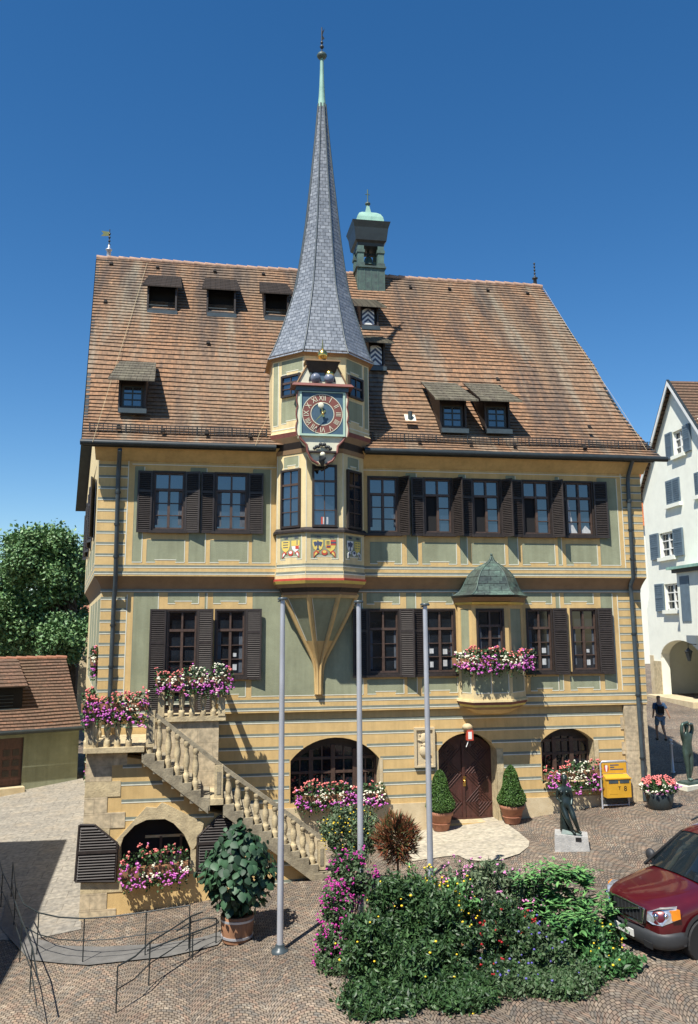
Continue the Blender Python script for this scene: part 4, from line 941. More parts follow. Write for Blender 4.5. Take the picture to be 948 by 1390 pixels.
num = ['XII', 'I', 'II', 'III', 'IIII', 'V', 'VI', 'VII', 'VIII', 'IX', 'X', 'XI']; rm = (RO+RI)/2-.003
for i, s_ in enumerate(num):
    a = math.pi/2-2*math.pi*i/12; text_mesh(s_, .215, pc, cu_+rm*math.cos(a), cz+rm*math.sin(a), .013, CREAM, a-math.pi/2, co, 'numeral', .003, .62 if len(s_) > 3 else .8)
hd = MB()
def hand(ang, L, wd, disc=0, d=.06):
    a = math.pi/2-rad(ang); ux, uz = math.cos(a), math.sin(a); px_, pz = -uz, ux
    hd.ppoly(pc, [(cu_-px_*wd-ux*.1, cz-pz*wd-uz*.1), (cu_+ux*L, cz+uz*L), (cu_+px_*wd-ux*.1, cz+pz*wd-uz*.1)], d, d+.012, GOLD)
    if disc: 
        hd.sphere(pc.p(cu_+ux*L*.95, cz+uz*L*.95, d), disc, CREAM, 10, sy=.3)
hand(-12, .24, .03, .085, .07); hand(222, .46, .025, 0, .09); hd.sphere(pc.p(cu_, cz, .08), .045, GOLD, 8); hd.build('clock_hand', co)
# canopy and moon phase pediment
cp = MB(); pz = zof(pc, 437, 524)
cp.pbox(pc, c0-.10, c1+.10, w1+.02, pz-.02, -.42, .03, BLUEP)
cp.hexa([pc.p(c0-.24, pz-.03, -.45), pc.p(c1+.24, pz-.03, -.45), pc.p(c1+.24, pz-.03, .14), pc.p(c0-.24, pz-.03, .14)], [pc.p(c0-.17, pz+.05, -.45), pc.p(c1+.17, pz+.05, -.45), pc.p(c1+.17, pz+.05, .10), pc.p(c0-.17, pz+.05, .10)], REDB)
pt_ = pz+.05; tp = pt_+.56
pp = MB()
P_ = [(c0-.06, pt_), (c1+.06, pt_), (c1-.24, tp), (c0+.24, tp)]
pp.ppoly(pc, P_, -.40, -.06, CREAM)
hole = [(cu_+.36*math.cos(math.pi*i/12), pt_+.10+.34*math.sin(math.pi*i/12)) for i in range(13)]
pp.ppoly(pc, hole, -.06, -.052, BLUEP); pp.tube([pc.p(a, b, -.05) for a, b in hole], .02, GUT, 5)
pp.tube([pc.p(c0-.08, pt_, -.04), pc.p(c0+.22, tp+.02, -.04)], .025, BRN, 5); pp.tube([pc.p(c1+.08, pt_, -.04), pc.p(c1-.22, tp+.02, -.04)], .025, BRN, 5)
pp.hexa([pc.p(c0+.27, pt_+.34, -.06), pc.p(c1-.27, pt_+.34, -.06), pc.p(c1-.27, pt_+.40, .0), pc.p(c0+.27, pt_+.40, .0)], [pc.p(c0+.16, tp+.06, -.06), pc.p(c1-.16, tp+.06, -.06), pc.p(c1-.16, tp+.08, .10), pc.p(c0+.16, tp+.08, .10)], DRK)
pp.pbox(pc, c0+.14, c1-.14, tp+.08, tp+.12, -.4, .13, BRN)
cp.build('clock_canopy', co); pp.build('clock_pediment', co)
mn = MB()
MOON = mat('moon_ball_paint', (.17, .20, .27), .35, .2, 5)
for s_ in (-1, 1):
    mn.sphere(pc.p(cu_+s_*.19, pt_+.17, .0), .145, MOON, 14)
mn.sphere(pc.p(cu_+.20, pt_+.30, -.03), .13, GOLD, 12); mn.build('moon_ball', co)
gb = MB(); gb.sphere(pc.p(cu_, tp+.27, .05), .145, GOLD, 14, sz=1.15); gb.lathe(pc.p(cu_, tp+.12, .05), [(0, .05), (.06, .03)], GOLD, 8); gb.tube([pc.p(cu_, tp+.35, .05), pc.p(cu_, tp+.72, .05)], [.035, .008], GOLD, 6); gb.build('gilded_ball', co)
# scrollwork under the clock
sc = MB(); h1 = .42; 
pts = []
for s_ in (-1, 1):
    side = [((c0 if s_ < 0 else c1), w0), ((c0 if s_ < 0 else c1)-s_*.06, w0-.10), ((c0 if s_ < 0 else c1)-s_*.12, w0-.2), ((c0 if s_ < 0 else c1)-s_*.20, w0-.26), (cu_+s_*.40, w0-.44), (cu_+s_*.38, w0-.52), (cu_+s_*.33, w0-.60), (cu_+s_*.26, w0-.68), (cu_+s_*.12, w0-.78)]
    sc.tube([pc.p(a+s_*.02*math.sin(i*2.1), b, -.02) for i, (a, b) in enumerate(side)], .035, REDB, 6)
    pts = pts+side if s_ < 0 else pts+side[::-1]
sc.ppoly(pc, pts, -.30, -.05, CREAM)
for k in range(-4, 5): sc.sphere(pc.p(cu_+k*.055, w0-.30+.05*math.cos(k*.8)+.03*(k % 2), .02), .05, IRON, 6)
sc.pbox(pc, cu_-.38, cu_+.38, w0-.47, w0-.42, -.1, .06, DRK)
sc.sphere(pc.p(cu_, w0-.53, .06), .075, CREAM, 8); sc.tube([pc.p(cu_, w0-.6, .04), pc.p(cu_-.03, w0-.72, .06), pc.p(cu_, w0-.86, .02)], [.10, .09, .03], IRON, 7)
sc.build('carved_bracket', co)

# ---- bay window at the lower storey
BAYP = [xof(front(-.25), 622, 860), xof(front(-.85), 641, 860), xof(front(-.85), 691, 860), xof(front(-.25), 711, 860)]
BX = (BAYP[0]+BAYP[3])/2
def bay(Rx, fx, dp, z, dk=1.0):
    k = Rx/.92; kd = k*dk
    return [V((BX+(x-BX)*k, .1 if y > -.2 else -.12+(y+.12)*kd, z)) for x, y in ((BAYP[0], 0), (BAYP[0], -.25), (BAYP[1], -.85), (BAYP[2], -.85), (BAYP[3], -.25), (BAYP[3], 0))]
bz0, bz1, bzt = 3.42, 4.42, 6.10
bw = MB(); bw.loft([bay(.92, .56, 1.0, bz0), bay(.92, .56, 1.0, bz1)], OCH2, uv=False)
bp_ = bay(.92, .56, 1.0, 0)
def fac(a, b): U = (b-a).normalized(); return Pl(a, U, V((U.y, -U.x, 0))), (b-a).length
bf = [fac(bp_[1], bp_[2]), fac(bp_[2], bp_[3]), fac(bp_[3], bp_[4])]
L_ = bf[1][1]; panel(bw, bf[1][0], .07, L_/2-.04, 3.62, 4.25); panel(bw, bf[1][0], L_/2+.04, L_-.07, 3.62, 4.25); panel(bw, bf[0][0], .13, bf[0][1]-.12, 3.62, 4.25); panel(bw, bf[2][0], .13, bf[2][1]-.12, 3.62, 4.25)
# posts
for (pl, L) in bf:
    bw.pbox(pl, 0, .13, bz1, bzt, -.12, 0, OCH); bw.pbox(pl, L-.13, L, bz1, bzt, -.12, -.002, OCH); bw.pbox(pl, .13, L-.13, bzt-.12, bzt, -.12, -.004, OCH)
bw.pbox(bf[0][0], .13, bf[0][1]-.13, bz1, bzt-.12, -.1, -.02, GRN); bw.pbox(bf[2][0], .13, bf[2][1]-.13, bz1, bzt-.12, -.1, -.02, GRN)
bw.build('bay_wall', hall)
bw2 = MB(); pl, L = bf[1]; bo = window(pl, (.13, L-.13, bz1, bzt-.12), hall, 0, dict(), GLASS2)
for z0, z1, k0, k1, m_ in ((3.36, 3.42, 1.06, 1.05, OCH2), (3.28, 3.36, .99, 1.04, REDB), (3.22, 3.28, .96, .99, HYEL), (3.14, 3.22, .80, .92, BRN), (3.0, 3.14, .5, .80, OCH)):
    bw2.loft([bay(.92*k0, .56*k0, 1.0*k0, z0), bay(.92*k1, .56*k1, 1.0*k1, z1)], m_, uv=False)
bw2.build('bay_corbel', hall)
br_ = MB()
for z0, z1, k0, k1, m_ in ((6.10, 6.16, 1.02, 1.03, HYEL), (6.16, 6.30, 1.04, 1.10, BRN), (6.30, 6.36, 1.13, 1.15, GUT)): br_.loft([bay(.92*k0, .56*k0, 1.0*k0, z0, 1.3 if z0 > 6.2 else 1.12), bay(.92*k1, .56*k1, 1.0*k1, z1, 1.4 if z0 > 6.1 else 1.2)], m_, uv=False)
br_.build('bay_cornice', hall)
rb = MB(); rings = []
for h, k in ((0, 1.14), (.05, 1.04), (.13, .93), (.25, .85), (.4, .79), (.56, .71), (.70, .59), (.83, .42), (.92, .24), (1.0, .11), (1.09, .05), (1.18, .012)):
    cy_ = -.12-.88*.5*(1-k)*.9
    rr = [V((BX+(p.x-BX)*k, (-.12+(p.y+.12)*k*1.4 if j in (1, 2, 3, 4) else -.10)-(1.14-k)*.36, 6.36+h)) for j, p in enumerate(bay(.92, .56, 1.0, 0))]
    rings.append(rr)
rb.loft(rings, DOMEM, closed=True, cap=False); r_o = rb.build('bay_dome', hall)
hr = MB()
for j in (1, 2, 3, 4): hr.tube([r_[j] for r_ in rings], .018, COPD, 5)
hr.sphere(rings[-1][2]+V((0, 0, .02)), .04, COPD, 6); hr.build('dome_rib', r_o)

# ---- bell turret on the ridge
TX, TY = 6.08, 5.75; zt_ = lambda py: F(505, py, TY-.5).z
bt = MB(); b0, b1 = zt_(394), zt_(364); s_ = .52
bt.box((TX-s_, TY-s_, b0-1.2), (TX+s_, TY+s_, b1), COPD)
for k in range(5): bt.box((TX-s_+k*.26-.012, TY-s_-.012, b0), (TX-s_+k*.26+.012, TY-s_, b1-.02), COPP)
bt.box((TX-s_-.06, TY-s_-.06, b1), (TX+s_+.06, TY+s_+.06, b1+.07), COPD)
p1 = zt_(334)
for sx in (-1, 1):
    for sy in (-1, 1):
        x, y = TX+sx*(s_-.13), TY+sy*(s_-.13); bt.box((x-.12, y-.12, b1+.07), (x+.12, y+.12, p1), COPP); bt.box((x-.15, y-.15, b1+.07), (x+.15, y+.15, b1+.2), COPD); bt.box((x-.15, y-.15, p1-.28), (x+.15, y+.15, p1-.16), COPD)
bto = bt.build('bell_turret', hall)
def sq(h, z): return [V((TX-h, TY-h, z)), V((TX+h, TY-h, z)), V((TX+h, TY+h, z)), V((TX-h, TY+h, z))]
cn = MB(); c9 = zt_(303)
cn.loft([sq(.50, p1), sq(.52, p1+.12), sq(.60, p1+.2), sq(.66, c9-.25), sq(.74, c9)], GUT, uv=False); cn.build('turret_canopy', bto)
dm = MB(); d9 = zt_(290)
dm.loft([sq(.74, c9), sq(.54, c9+.05), sq(.50, c9+.28), sq(.42, c9+.44), sq(.28, c9+.56), sq(.11, c9+.64), sq(.05, c9+.95), sq(.03, c9+1.0)], COPL, uv=False); dm.build('turret_dome', bto)
fb = MB(); fb.sphere((TX, TY, c9+1.05), .11, COPD, 10, sz=.7); fb.tube([(TX, TY, c9+1.1), (TX, TY, c9+1.65)], .025, COPP, 5); fb.tube([(TX-.09, TY, c9+1.45), (TX+.09, TY, c9+1.45)], .018, COPP, 4); fb.build('turret_finial', bto)
be = MB(); zb_ = b1+.30; be.lathe((TX, TY, zb_), [(0, .24), (.04, .235), (.12, .18), (.3, .14), (.38, .06)], COPD, 14); be.tube([(TX, TY, zb_+.35), (TX, TY, p1+.05)], .05, IRON, 6); be.box((TX-.35, TY-.03, zb_+.42), (TX+.35, TY+.03, zb_+.5), IRON); be.build('bell', bto)
# ridge finials
def ridge_finial(x, h, vane):
    mb = MB(); mb.lathe((x, YR, ZR), [(0, .09), (.3, .07), (.32, .12), (.36, .12), (.38, .05), (h*.5, .03)], STEEL if vane else IRON, 8)
    mb.tube([(x, YR, ZR+.3), (x, YR, ZR+h)], .018, IRON, 5)
    for k in range(4): mb.sphere((x, YR, ZR+.55+k*.14), .045, IRON, 6)
    if vane: mb.ppoly(front(YR), [(x-.30, ZR+h-.28), (x-.22, ZR+h-.18), (x-.30, ZR+h-.08), (x, ZR+h-.1), (x, ZR+h-.26)], -.008, .008, GOLD)
    mb.build('ridge_finial', hall)
ridge_finial(rl0[1]+.42, 1.15, True); ridge_finial(rr0[1]-.25, .95, False)

# ---- outside staircase
YS = -2.4; PS = front(YS)
cel, AC = arch(PS, 162, 259, 1150, 212, 1110, 1190)
zl = 2.66; xl = -2.62
cel = [PS.q(*p) for p in ((163, 1190), (258, 1186), (259, 1153), (250, 1132), (236, 1117), (224, 1111), (200, 1112), (183, 1120), (168, 1136), (163, 1152))]
s1 = [PS.q(px, py) for px, py in ((193, 1011), (281, 1081))]   # first flight
sx0, sz0 = PS.q(197, 1012); sx1, sz1 = PS.q(283, 1081); sx2, sz2 = PS.q(303, 1081); sx3, sz3 = PS.q(441, 1180)
sw_ = MB()
out = [(xl, -1.9), (sx3-.1, -1.9), (sx3-.1, sz3-.14), (sx2+.05, sz2-.42), (sx1-.05, sz1-.34), (sx0-.10, sz0-.32), (xl, zl-.1)]
sw_.plate(PS, out, [cel], .5, OCH, STON2)
for k in range(8):                              # painted courses clipped under the flight
    w_ = 2.16-k*.405
    if w_ < -1.2: break
    def xmax(z):
        e = out[2:7]
        for (xa, za), (xb, zb3) in zip(e, e[1:]):
            if min(za, zb3) <= z <= max(za, zb3) and za != zb3: return xa+(xb-xa)*(z-za)/(zb3-za)-.1
        return sx3-.15
    x_end = xmax(w_+.06); x_st = xl+(.55 if k % 2 else .85)
    cl, cr2 = min(p[0] for p in cel)-.40, max(p[0] for p in cel)+.40
    if -.7 < w_ < .75:
        if cl-x_st > .1: hline(sw_, PS, x_st, cl+.1*(w_ > 0), w_, .06, .035)
        if x_end-cr2 > .1: hline(sw_, PS, cr2, x_end, w_, .06, .035)
    else: hline(sw_, PS, x_st, x_end, w_, .06, .035)
sw_.box((xl+.001, YS+.5, -1.9), (xl+.4, -.02, zl-.1), OCH2); sw_.pbox(Pl((xl, YS, 0), (0, 1, 0), (-1, 0, 0)), 0, 2.39, -1.9, zl-.1, -.2, 0, OCH2)
sw_.build('staircase_wall', hall)
qs = MB()                                        # irregular corner stones + cellar surround
for i in range(12):
    z_ = -1.75+i*.36; qs.pbox(PS, xl-.012, xl+(.52, .82, .6, .95)[i % 4], z_, z_+.355, -.012, .018, STONE if i % 3 else STON2)
outer = [PS.q(*p) for p in ((161, 1152), (155, 1143), (199, 1095), (213, 1096), (220, 1089), (228, 1092), (277, 1117), (273, 1136), (263, 1152))]
inner = [cel[2], cel[3], cel[4], cel[5], cel[6], cel[7], cel[8], cel[9]]
qs.ppoly(PS, outer+[(cel[2][0]+.02, cel[2][1])]+inner[1:-1]+[(cel[9][0]-.01, cel[9][1])], -.01, .045, STON2)
qs.pbox(PS, cel[1][0], cel[1][0]+.13, cel[1][1], cel[2][1], -.01, .04, STON2)
qs.build('stone_dressing', hall)
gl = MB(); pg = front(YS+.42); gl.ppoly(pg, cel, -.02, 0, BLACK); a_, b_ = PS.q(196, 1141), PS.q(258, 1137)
gl.pbox(pg, a_[0], b_[0], a_[1]-.03, a_[1]+.03, 0, .04, STON2); 
for f in (.35, .8): gl.pbox(pg, a_[0]+(b_[0]-a_[0])*f-.03, a_[0]+(b_[0]-a_[0])*f+.03, cel[0][1], a_[1], 0, .05, WOOD)
gl.build('cellar_window', hall)
def cellar_shutter(pts):
    P_ = [PS.q(*p) for p in pts]; mb = MB(); u0, u1 = min(p[0] for p in P_), max(p[0] for p in P_); w0, w1 = min(p[1] for p in P_), max(p[1] for p in P_)
    mb.ppoly(PS, P_, .05, .075, SHT)
    n = len(P_)
    for i in range(n): mb.tube([PS.p(*P_[i], .085), PS.p(*P_[(i+1) % n], .085)], .032, SHT, 4)
    z = w0+.08
    def span(z):
        xs = []
        for i in range(n):
            (xa, za), (xb, zb3) = P_[i], P_[(i+1) % n]
            if (za-z)*(zb3-z) < 0: xs.append(xa+(xb-xa)*(z-za)/(zb3-za))
        return (min(xs), max(xs)) if len(xs) >= 2 else None
    while z < w1-.05:
        s_ = span(z)
        if s_ and s_[1]-s_[0] > .12: mb.hexa([PS.p(s_[0]+.03, z, .12), PS.p(s_[1]-.03, z, .12), PS.p(s_[1]-.03, z+.012, .12), PS.p(s_[0]+.03, z+.012, .12)], [PS.p(s_[0]+.03, z+.04, .08), PS.p(s_[1]-.03, z+.04, .08), PS.p(s_[1]-.03, z+.052, .08), PS.p(s_[0]+.03, z+.052, .08)], SHT)
        z += .062
    s_ = span((w0+w1)/2+.05); mb.pbox(PS, s_[0], s_[1], (w0+w1)/2, (w0+w1)/2+.07, .07, .125, SHT)
    mb.build('cellar_shutter', hall)
cellar_shutter([(103, 1195), (157, 1195), (160, 1144), (129, 1119), (109, 1119)]); cellar_shutter([(268, 1184), (322, 1178), (324, 1108), (298, 1107), (269, 1135)])
# slab, steps, strings
st_ = MB()
st_.box((xl-.06, YS-.30, zl-.12), (sx0, -.13, zl), STON2)
n1, n2 = 7, 11
def flight(xa, za, xb, zb3, n):
    for i in range(n):
        x0 = xa+(xb-xa)*i/n; x1 = xa+(xb-xa)*(i+1)/n; zt3 = za+(zb3-za)*(i+1)/n+.02
        st_.box((x0+.001, YS-.27+.002*(i % 2), zt3-.30), (x1+.035, -.14, zt3), STEPM)
flight(sx0, sz0, sx1, sz1, n1)
st_.box((sx1+.04, YS-.285, sz2-.14), (sx2, -.14, sz2), STON2)
flight(sx2, sz2, sx3, sz3, n2)
# sloping underside moulding
for (xa, za), (xb, zb3), dz in (((sx0-.05, sz0), (sx1, sz1), -.20), ((sx2, sz2), (sx3-.25, sz3+.12), -.22)):
    st_.hexa([(xa, YS-.29, za+dz+.04), (xb, YS-.29, zb3+dz+.04), (xb, YS-.29, zb3+dz-.15), (xa, YS-.29, za+dz-.15)], [(xa, YS+.05, za+dz+.04), (xb, YS+.05, zb3+dz+.04), (xb, YS+.05, zb3+dz-.15), (xa, YS+.05, za+dz-.15)], STEPM)
sto = st_.build('staircase', hall)
# balustrade
BALP = [(0, .075), (.10, .078), (.16, .075), (.17, .05), (.20, .062), (.22, .05), (.24, .055), (.38, .085), (.50, .070), (.60, .045), (.62, .06), (.65, .045), (.67, .07), (.76, .078), (.80, .06)]
def baluster(x, y, z, h, m_=STON2):
    mb = MB(); k = h/.80; mb.lathe((x, y, z), [(a*k, r) for a, r in BALP], m_, 10); return mb.build('baluster', sto)
def rail(pts, mm=STEPM, wd=.14):
    mb = MB()
    for a, b in zip(pts, pts[1:]):
        a, b = V(a), V(b); t = (b-a); s_ = V((t.y, -t.x, 0)).normalized()*wd/2; up = V((0, 0, .11))
        mb.hexa([a-s_, b-s_, b+s_, a+s_], [a-s_+up, b-s_+up, b+s_+up, a+s_+up], mm)
    mb.build('handrail', sto)
yb_ = YS-.14; hr_ = .84
for px in (119, 130, 146, 160, 175.5): x, z_ = PS.q(px, 1008); baluster(x, yb_, zl, hr_)
xe = PS.q(190, 1000)[0]
for i in range(3): baluster(xl+.07, YS+.5+i*.6, zl, hr_)
def post(x, y, z, h, w2=.11):
    mb = MB(); mb.box((x-w2, y-w2, z), (x+w2, y+w2, z+h), STON2); mb.box((x-w2*.5, y-w2-.012, z+.1), (x+w2*.5, y-w2, z+h-.15), STEPM); mb.build('newel_post', sto)
post(PS.q(205, 1000)[0], yb_, zl-.02, hr_+.02, .10); post(xl+.08, yb_, zl, hr_, .09)
rail([(xl-.02, yb_, zl+hr_), (PS.q(206, 960)[0], yb_, zl+hr_)]); rail([(xl+.05, yb_, zl+hr_), (xl+.05, -.2, zl+hr_)])
r0 = PS.q(208, 964); r1 = PS.q(303, 1040); r2 = PS.q(438, 1137)
for i in range(1, n1): 
    f = (i-.45)/n1; x = sx0+(sx1-sx0)*f; z_ = sz0+(sz1-sz0)*math.ceil(f*n1)/n1+.02
    top = r0[1]+(r1[1]-r0[1])*(x-r0[0])/(r1[0]-r0[0]); baluster(x, yb_, z_, top-z_-.02)
post(PS.q(297, 1060)[0], yb_, sz2, r1[1]-sz2+.06, .10)
for i in range(1, n2):
    f = (i-.45)/n2; x = sx2+(sx3-sx2)*f; z_ = sz2+(sz3-sz2)*math.ceil(f*n2)/n2+.02
    top = r1[1]+(r2[1]-r1[1])*(x-r1[0])/(r2[0]-r1[0]); baluster(x, yb_, z_, top-z_-.02)
post(sx3-.10, yb_, sz3+.05, r2[1]-sz3-.1, .09)
rail([(r0[0]-.05, yb_, r0[1]-.06), (r1[0], yb_, r1[1]-.06), (r2[0], yb_, r2[1]-.06)])
fs_ = MB(); fs_.box((sx3-.3, YS-.32, sz3-.75), (sx3+.22, -.3, sz3-.02), STEPM); fs_.build('bottom_step', sto)
# upper balcony at the glazed door
YU = -1.2; PUB = front(YU); zu = 3.20
ux0, ux1 = PUB.q(216, 975)[0], PUB.q(304, 975)[0]
ub = MB(); ub.box((ux0-.3, YU+.02, zl-1.5), (PUB.q(297, 1000)[0], -.13, zu-.12), STONE); ub.box((ux0-.35, YU-.07, zu-.12), (ux1+.05, -.125, zu), STON2); ub.build('balcony', hall)
for px in (232, 247, 261, 276, 290):
    mb = MB(); x = PUB.q(px, 960)[0]; mb.lathe((x, YU, zu), [(a, r) for a, r in BALP], STON2, 10); o = mb.build('baluster', sto)
ur_ = MB(); ur_.box((ux0, YU-.08, zu+.8), (ux1, YU+.08, zu+.9), STEPM); ur_.box((ux1-.15, YU-.09, zu), (ux1+.03, YU+.09, zu+.8), STON2); ur_.box((ux0-.03, YU-.09, zu), (ux0+.13, YU+.09, zu+.8), STON2); ur_.box((ux1-.12, YU+.09, zu+.8), (ux1+.02, -.13, zu+.9), STEPM); ur_.build('balcony_parapet', hall)
#@@PART2
# ================================================================== THINGS ROUND THE HALL
# ---- flower boxes
def flower_box(label, pts, r=.26, drop=.25, n=None, cat='flower box', planter=True, dens=1.0, rise=.22, mixf=(4, 5, 5), depth=.2):
    """a run of geraniums and petunias along pts (world), pink on top, white in the middle, violet hanging"""
    P_ = [V(p) for p in pts]; L = sum((b-a).length for a, b in zip(P_, P_[1:])); t = thing('flower_box', label, cat, P_[0]-V((0, 0, .12)), 0, 'geranium boxes on the town hall')
    def along(f):
        d = f*L
        for a, b in zip(P_, P_[1:]):
            l_ = (b-a).length
            if d <= l_: return a.lerp(b, d/l_)
            d -= l_
        return P_[-1]
    if planter:
        mb = MB()
        for a, b in zip(P_, P_[1:]):
            T = (b-a).normalized(); N_ = V((T.y, -T.x, 0)).normalized()*.10; up = V((0, 0, .2)); o = V((0, 0, -.12))
            mb.hexa([a-N_+o, b-N_+o, b+N_+o, a+N_+o], [a-N_*1.2+o+up, b-N_*1.2+o+up, b+N_*1.2+o+up, a+N_*1.2+o+up], BARREL)
        mb.build('planter', t)
    fo = MB(); nl = int(420*L*dens)
    ph = R.uniform(0, 6)
    def bulge(f): return 1+.22*math.sin(f*L*3.1+ph)+.15*math.sin(f*L*7.7+ph*2)
    for i in range(nl):
        f = R.random(); c = along(f); b = bulge(f)
        a = R.uniform(-.55, 1.25)*math.pi; q = R.random()**.5
        off = V((R.gauss(0, .05), -math.cos(a)*depth*q*b if False else R.uniform(-depth, depth*.6)*b, 0)); h = R.uniform(-drop, rise)*b
        leaf(fo, c+off+V((0, -max(0, -h)*.15, h)), .065, LF, .4, 1.3)
    for i in range(int(26*L)):                     # trailing sprays
        f = R.random(); c = along(f)+V((0, -depth*.8, -drop*.6)); ln = R.uniform(.1, .4)
        for k in range(5): leaf(fo, c+V((R.gauss(0, .03), R.gauss(0, .02), -ln*k/5)), .05, LF, .2, 1.5)
    fo.build('foliage', t)
    fl = MB(); nf = int(78*L*dens)
    patch = [R.random() for _ in range(40)]
    for i in range(nf):
        f = R.random(); b = bulge(f); c = along(f); pz = patch[int(f*L*2.2) % 40]; h = R.random()
        if h > .68: m_, z, y, rr = (PK if pz < .75 else WB), R.uniform(.5, 1.15)*rise*b, R.uniform(-.8, .3)*depth, .042
        elif h > .34: m_, z, y, rr = (WB if pz > .32 else PU), R.uniform(-.3, .55)*rise*b, -depth*R.uniform(.75, 1.15), .040
        else: m_, z, y, rr = (PU if R.random() < .85 else LP), -R.uniform(.2, 1.1)*drop*b, -depth*R.uniform(.85, 1.25), .042
        if R.random() < .12: m_ = R.choice([PK, WB, PU, LP])
        p = c+V((R.gauss(0, .02), y, z)); blossoms(fl, [p], rr, [m_])
    fl.build('blossoms', t); return t
YF = YS-.17
flower_box('long geranium box hanging on the balustrade of the stair landing at the left corner', [(xl-.03, -1.1, 3.62), (xl-.05, YF-.02, 3.60), (PS.q(203, 950)[0], YF, 3.62)], dens=1.15, drop=.36, rise=.30)
flower_box('geranium box on the small balcony before the glazed door above the staircase', [(PUB.q(212, 925)[0], YU-.02, 4.10), (PUB.q(316, 920)[0], YU-.02, 4.12)], drop=.28, rise=.32, dens=1.2)
q0, q1 = pb0, pb1 = bay(.98, 0, 0, 4.52)[1], bay(.98, 0, 0, 4.52)[4]
bb = bay(.99, 0, 0, 4.50)
flower_box('overflowing geranium box round the copper domed bay window', [bb[1]+V((-.08, -.1, 0)), bb[2]+V((0, -.05, 0)), bb[3]+V((.05, -.05, 0)), bb[4]+V((.12, -.1, 0))], drop=.26, rise=.30, dens=1.35)
z_ = A1[4]+.12
flower_box('geranium box on the sill of the big arched window behind the stair foot', [(A1[0]+.12, -.16, z_+.02), (A1[1]+.1, -.16, z_+.04)], drop=.22, rise=.36, dens=1.1)
z_ = A3[4]+.22
flower_box('geranium box under the small arched window beside the yellow letter box', [(A3[0]+.0, -.2, z_), (A3[1]+.08, -.2, z_+.08)], drop=.36, rise=.28, dens=1.05)
cx0, cx1 = cel[0][0], cel[1][0]
flower_box('geranium box on the cellar window between the louvred shutters', [(cx0+.02, YS-.12, cel[0][1]+.10), (cx1-.05, YS-.12, cel[0][1]+.22)], drop=.30, rise=.42, dens=1.0)
def side_box(lab, px, py, y): 
    d = ray(px, py); p = F(px, py, y); a = lp.p((y-0)/SPL.y, 0, .18); p = V((a.x, y, p.z)); flower_box(lab, [p+SPL*-.45, p+SPL*.45], drop=.36, rise=.36, dens=1.2, depth=.26)
side_box('topmost geranium box on the left side wall, high above the lane', 118, 897, .6)
side_box('middle geranium box on the left side wall, just under the landing', 101, 1041, .9)
side_box('lowest geranium box on the left side wall beside the lane', 105, 1079, -1.4)

# ---- flag poles
def ground_at(x, y): return V((x, y, gz(x, y)))
poles = [(F(384, 811, -6.6), 'flagpole left of the three, standing before the staircase'), (F(487, 815, -6.4), 'middle flagpole of the three, rising out of the violet bush'), (F(577, 819, -6.2), 'flagpole right of the three, in front of the stone relief')]
for top, lab in poles:
    g = gz(top.x, top.y); t = thing('flagpole', lab, 'flagpole', (top.x, top.y, g), 0, 'flagpoles before the town hall')
    mb = MB(); mb.tube([(top.x, top.y, g-.05), (top.x, top.y, g+2.4), (top.x, top.y, top.z-.04)], [.066, .062, .050], STEEL, 14); mb.build('pole', t)
    mb = MB(); mb.lathe((top.x, top.y, top.z-.05), [(0, .10), (.025, .11), (.05, .09)], PIPE, 14); mb.tube([(top.x, top.y, top.z-.06), (top.x-.10, top.y, top.z-.08)], .018, PIPE, 6); mb.build('cap', t)
    mb = MB(); mb.lathe((top.x, top.y, g-.02), [(0, .17), (.06, .17), (.08, .10), (.16, .09)], PIPE, 14); mb.build('base_collar', t)

# ---- clipped cones in terracotta pots
def cone_pot():
    t = thing('potted_shrub', 'x', 'potted shrub', (0, 0, 0), 0, 'clipped box cones by the door')
    mb = MB(); mb.lathe((0, 0, 0), [(0, .20), (.03, .22), (.40, .31), (.41, .345), (.50, .36), (.52, .35), (.52, .31), (.47, .30)], TERRA, 24); mb.tube([(0.27*math.cos(a), .27*math.sin(a), .2) for a in [i*math.pi/10 for i in range(21)]], .012, TERRA, 5, cap=False); mb.build('pot', t)
    sm = MB(); sm.lathe((0, 0, .46), [(0, .295), (.015, .29)], SOIL, 16); sm.build('soil', t)
    mb = MB(); H = 1.10
    for i in range(5200):
        f = R.random()**1.15; r = (.41*(1-f)**.56*(1+.10*math.sin(f*9)) if f > .08 else .34+.06*f/.08); a = R.uniform(0, 6.283); q = 1-abs(R.gauss(0, .06)); rr = r*q*(1+.05*math.sin(a*3+f*7))
        leaf(mb, (rr*math.cos(a), rr*math.sin(a), .52+f*H), .036, BOX, .6, 1.3)
    inner = MB(); 
    mb.lathe((0, 0, .50), [(0, .26), (.1, .34), (H*.5, .22), (H*.93, .03)], BOX[2], 12)
    mb.build('crown', t); return t
pA = cone_pot(); lft = gp(599, 1130)
def copy_tree(o, parent=None):
    c = o.copy(); COL.objects.link(c); c.parent = parent
    if parent: c.matrix_parent_inverse = o.matrix_parent_inverse.copy()
    for ch in list(o.children): copy_tree(ch, c)
    return c
pB = copy_tree(pA)
p = gp(599, 1128); pA.location = (p.x, p.y, gz(p.x, p.y)+.02); p = gp(696, 1118); pB.location = (p.x, p.y, gz(p.x, p.y)+.01); pB.rotation_euler.z = 2.1; pB.scale = (1.0, 1.0, .97)
pA['label'] = 'clipped green cone in a terracotta pot left of the entrance door'; pB['label'] = 'clipped green cone in a terracotta pot right of the entrance door'

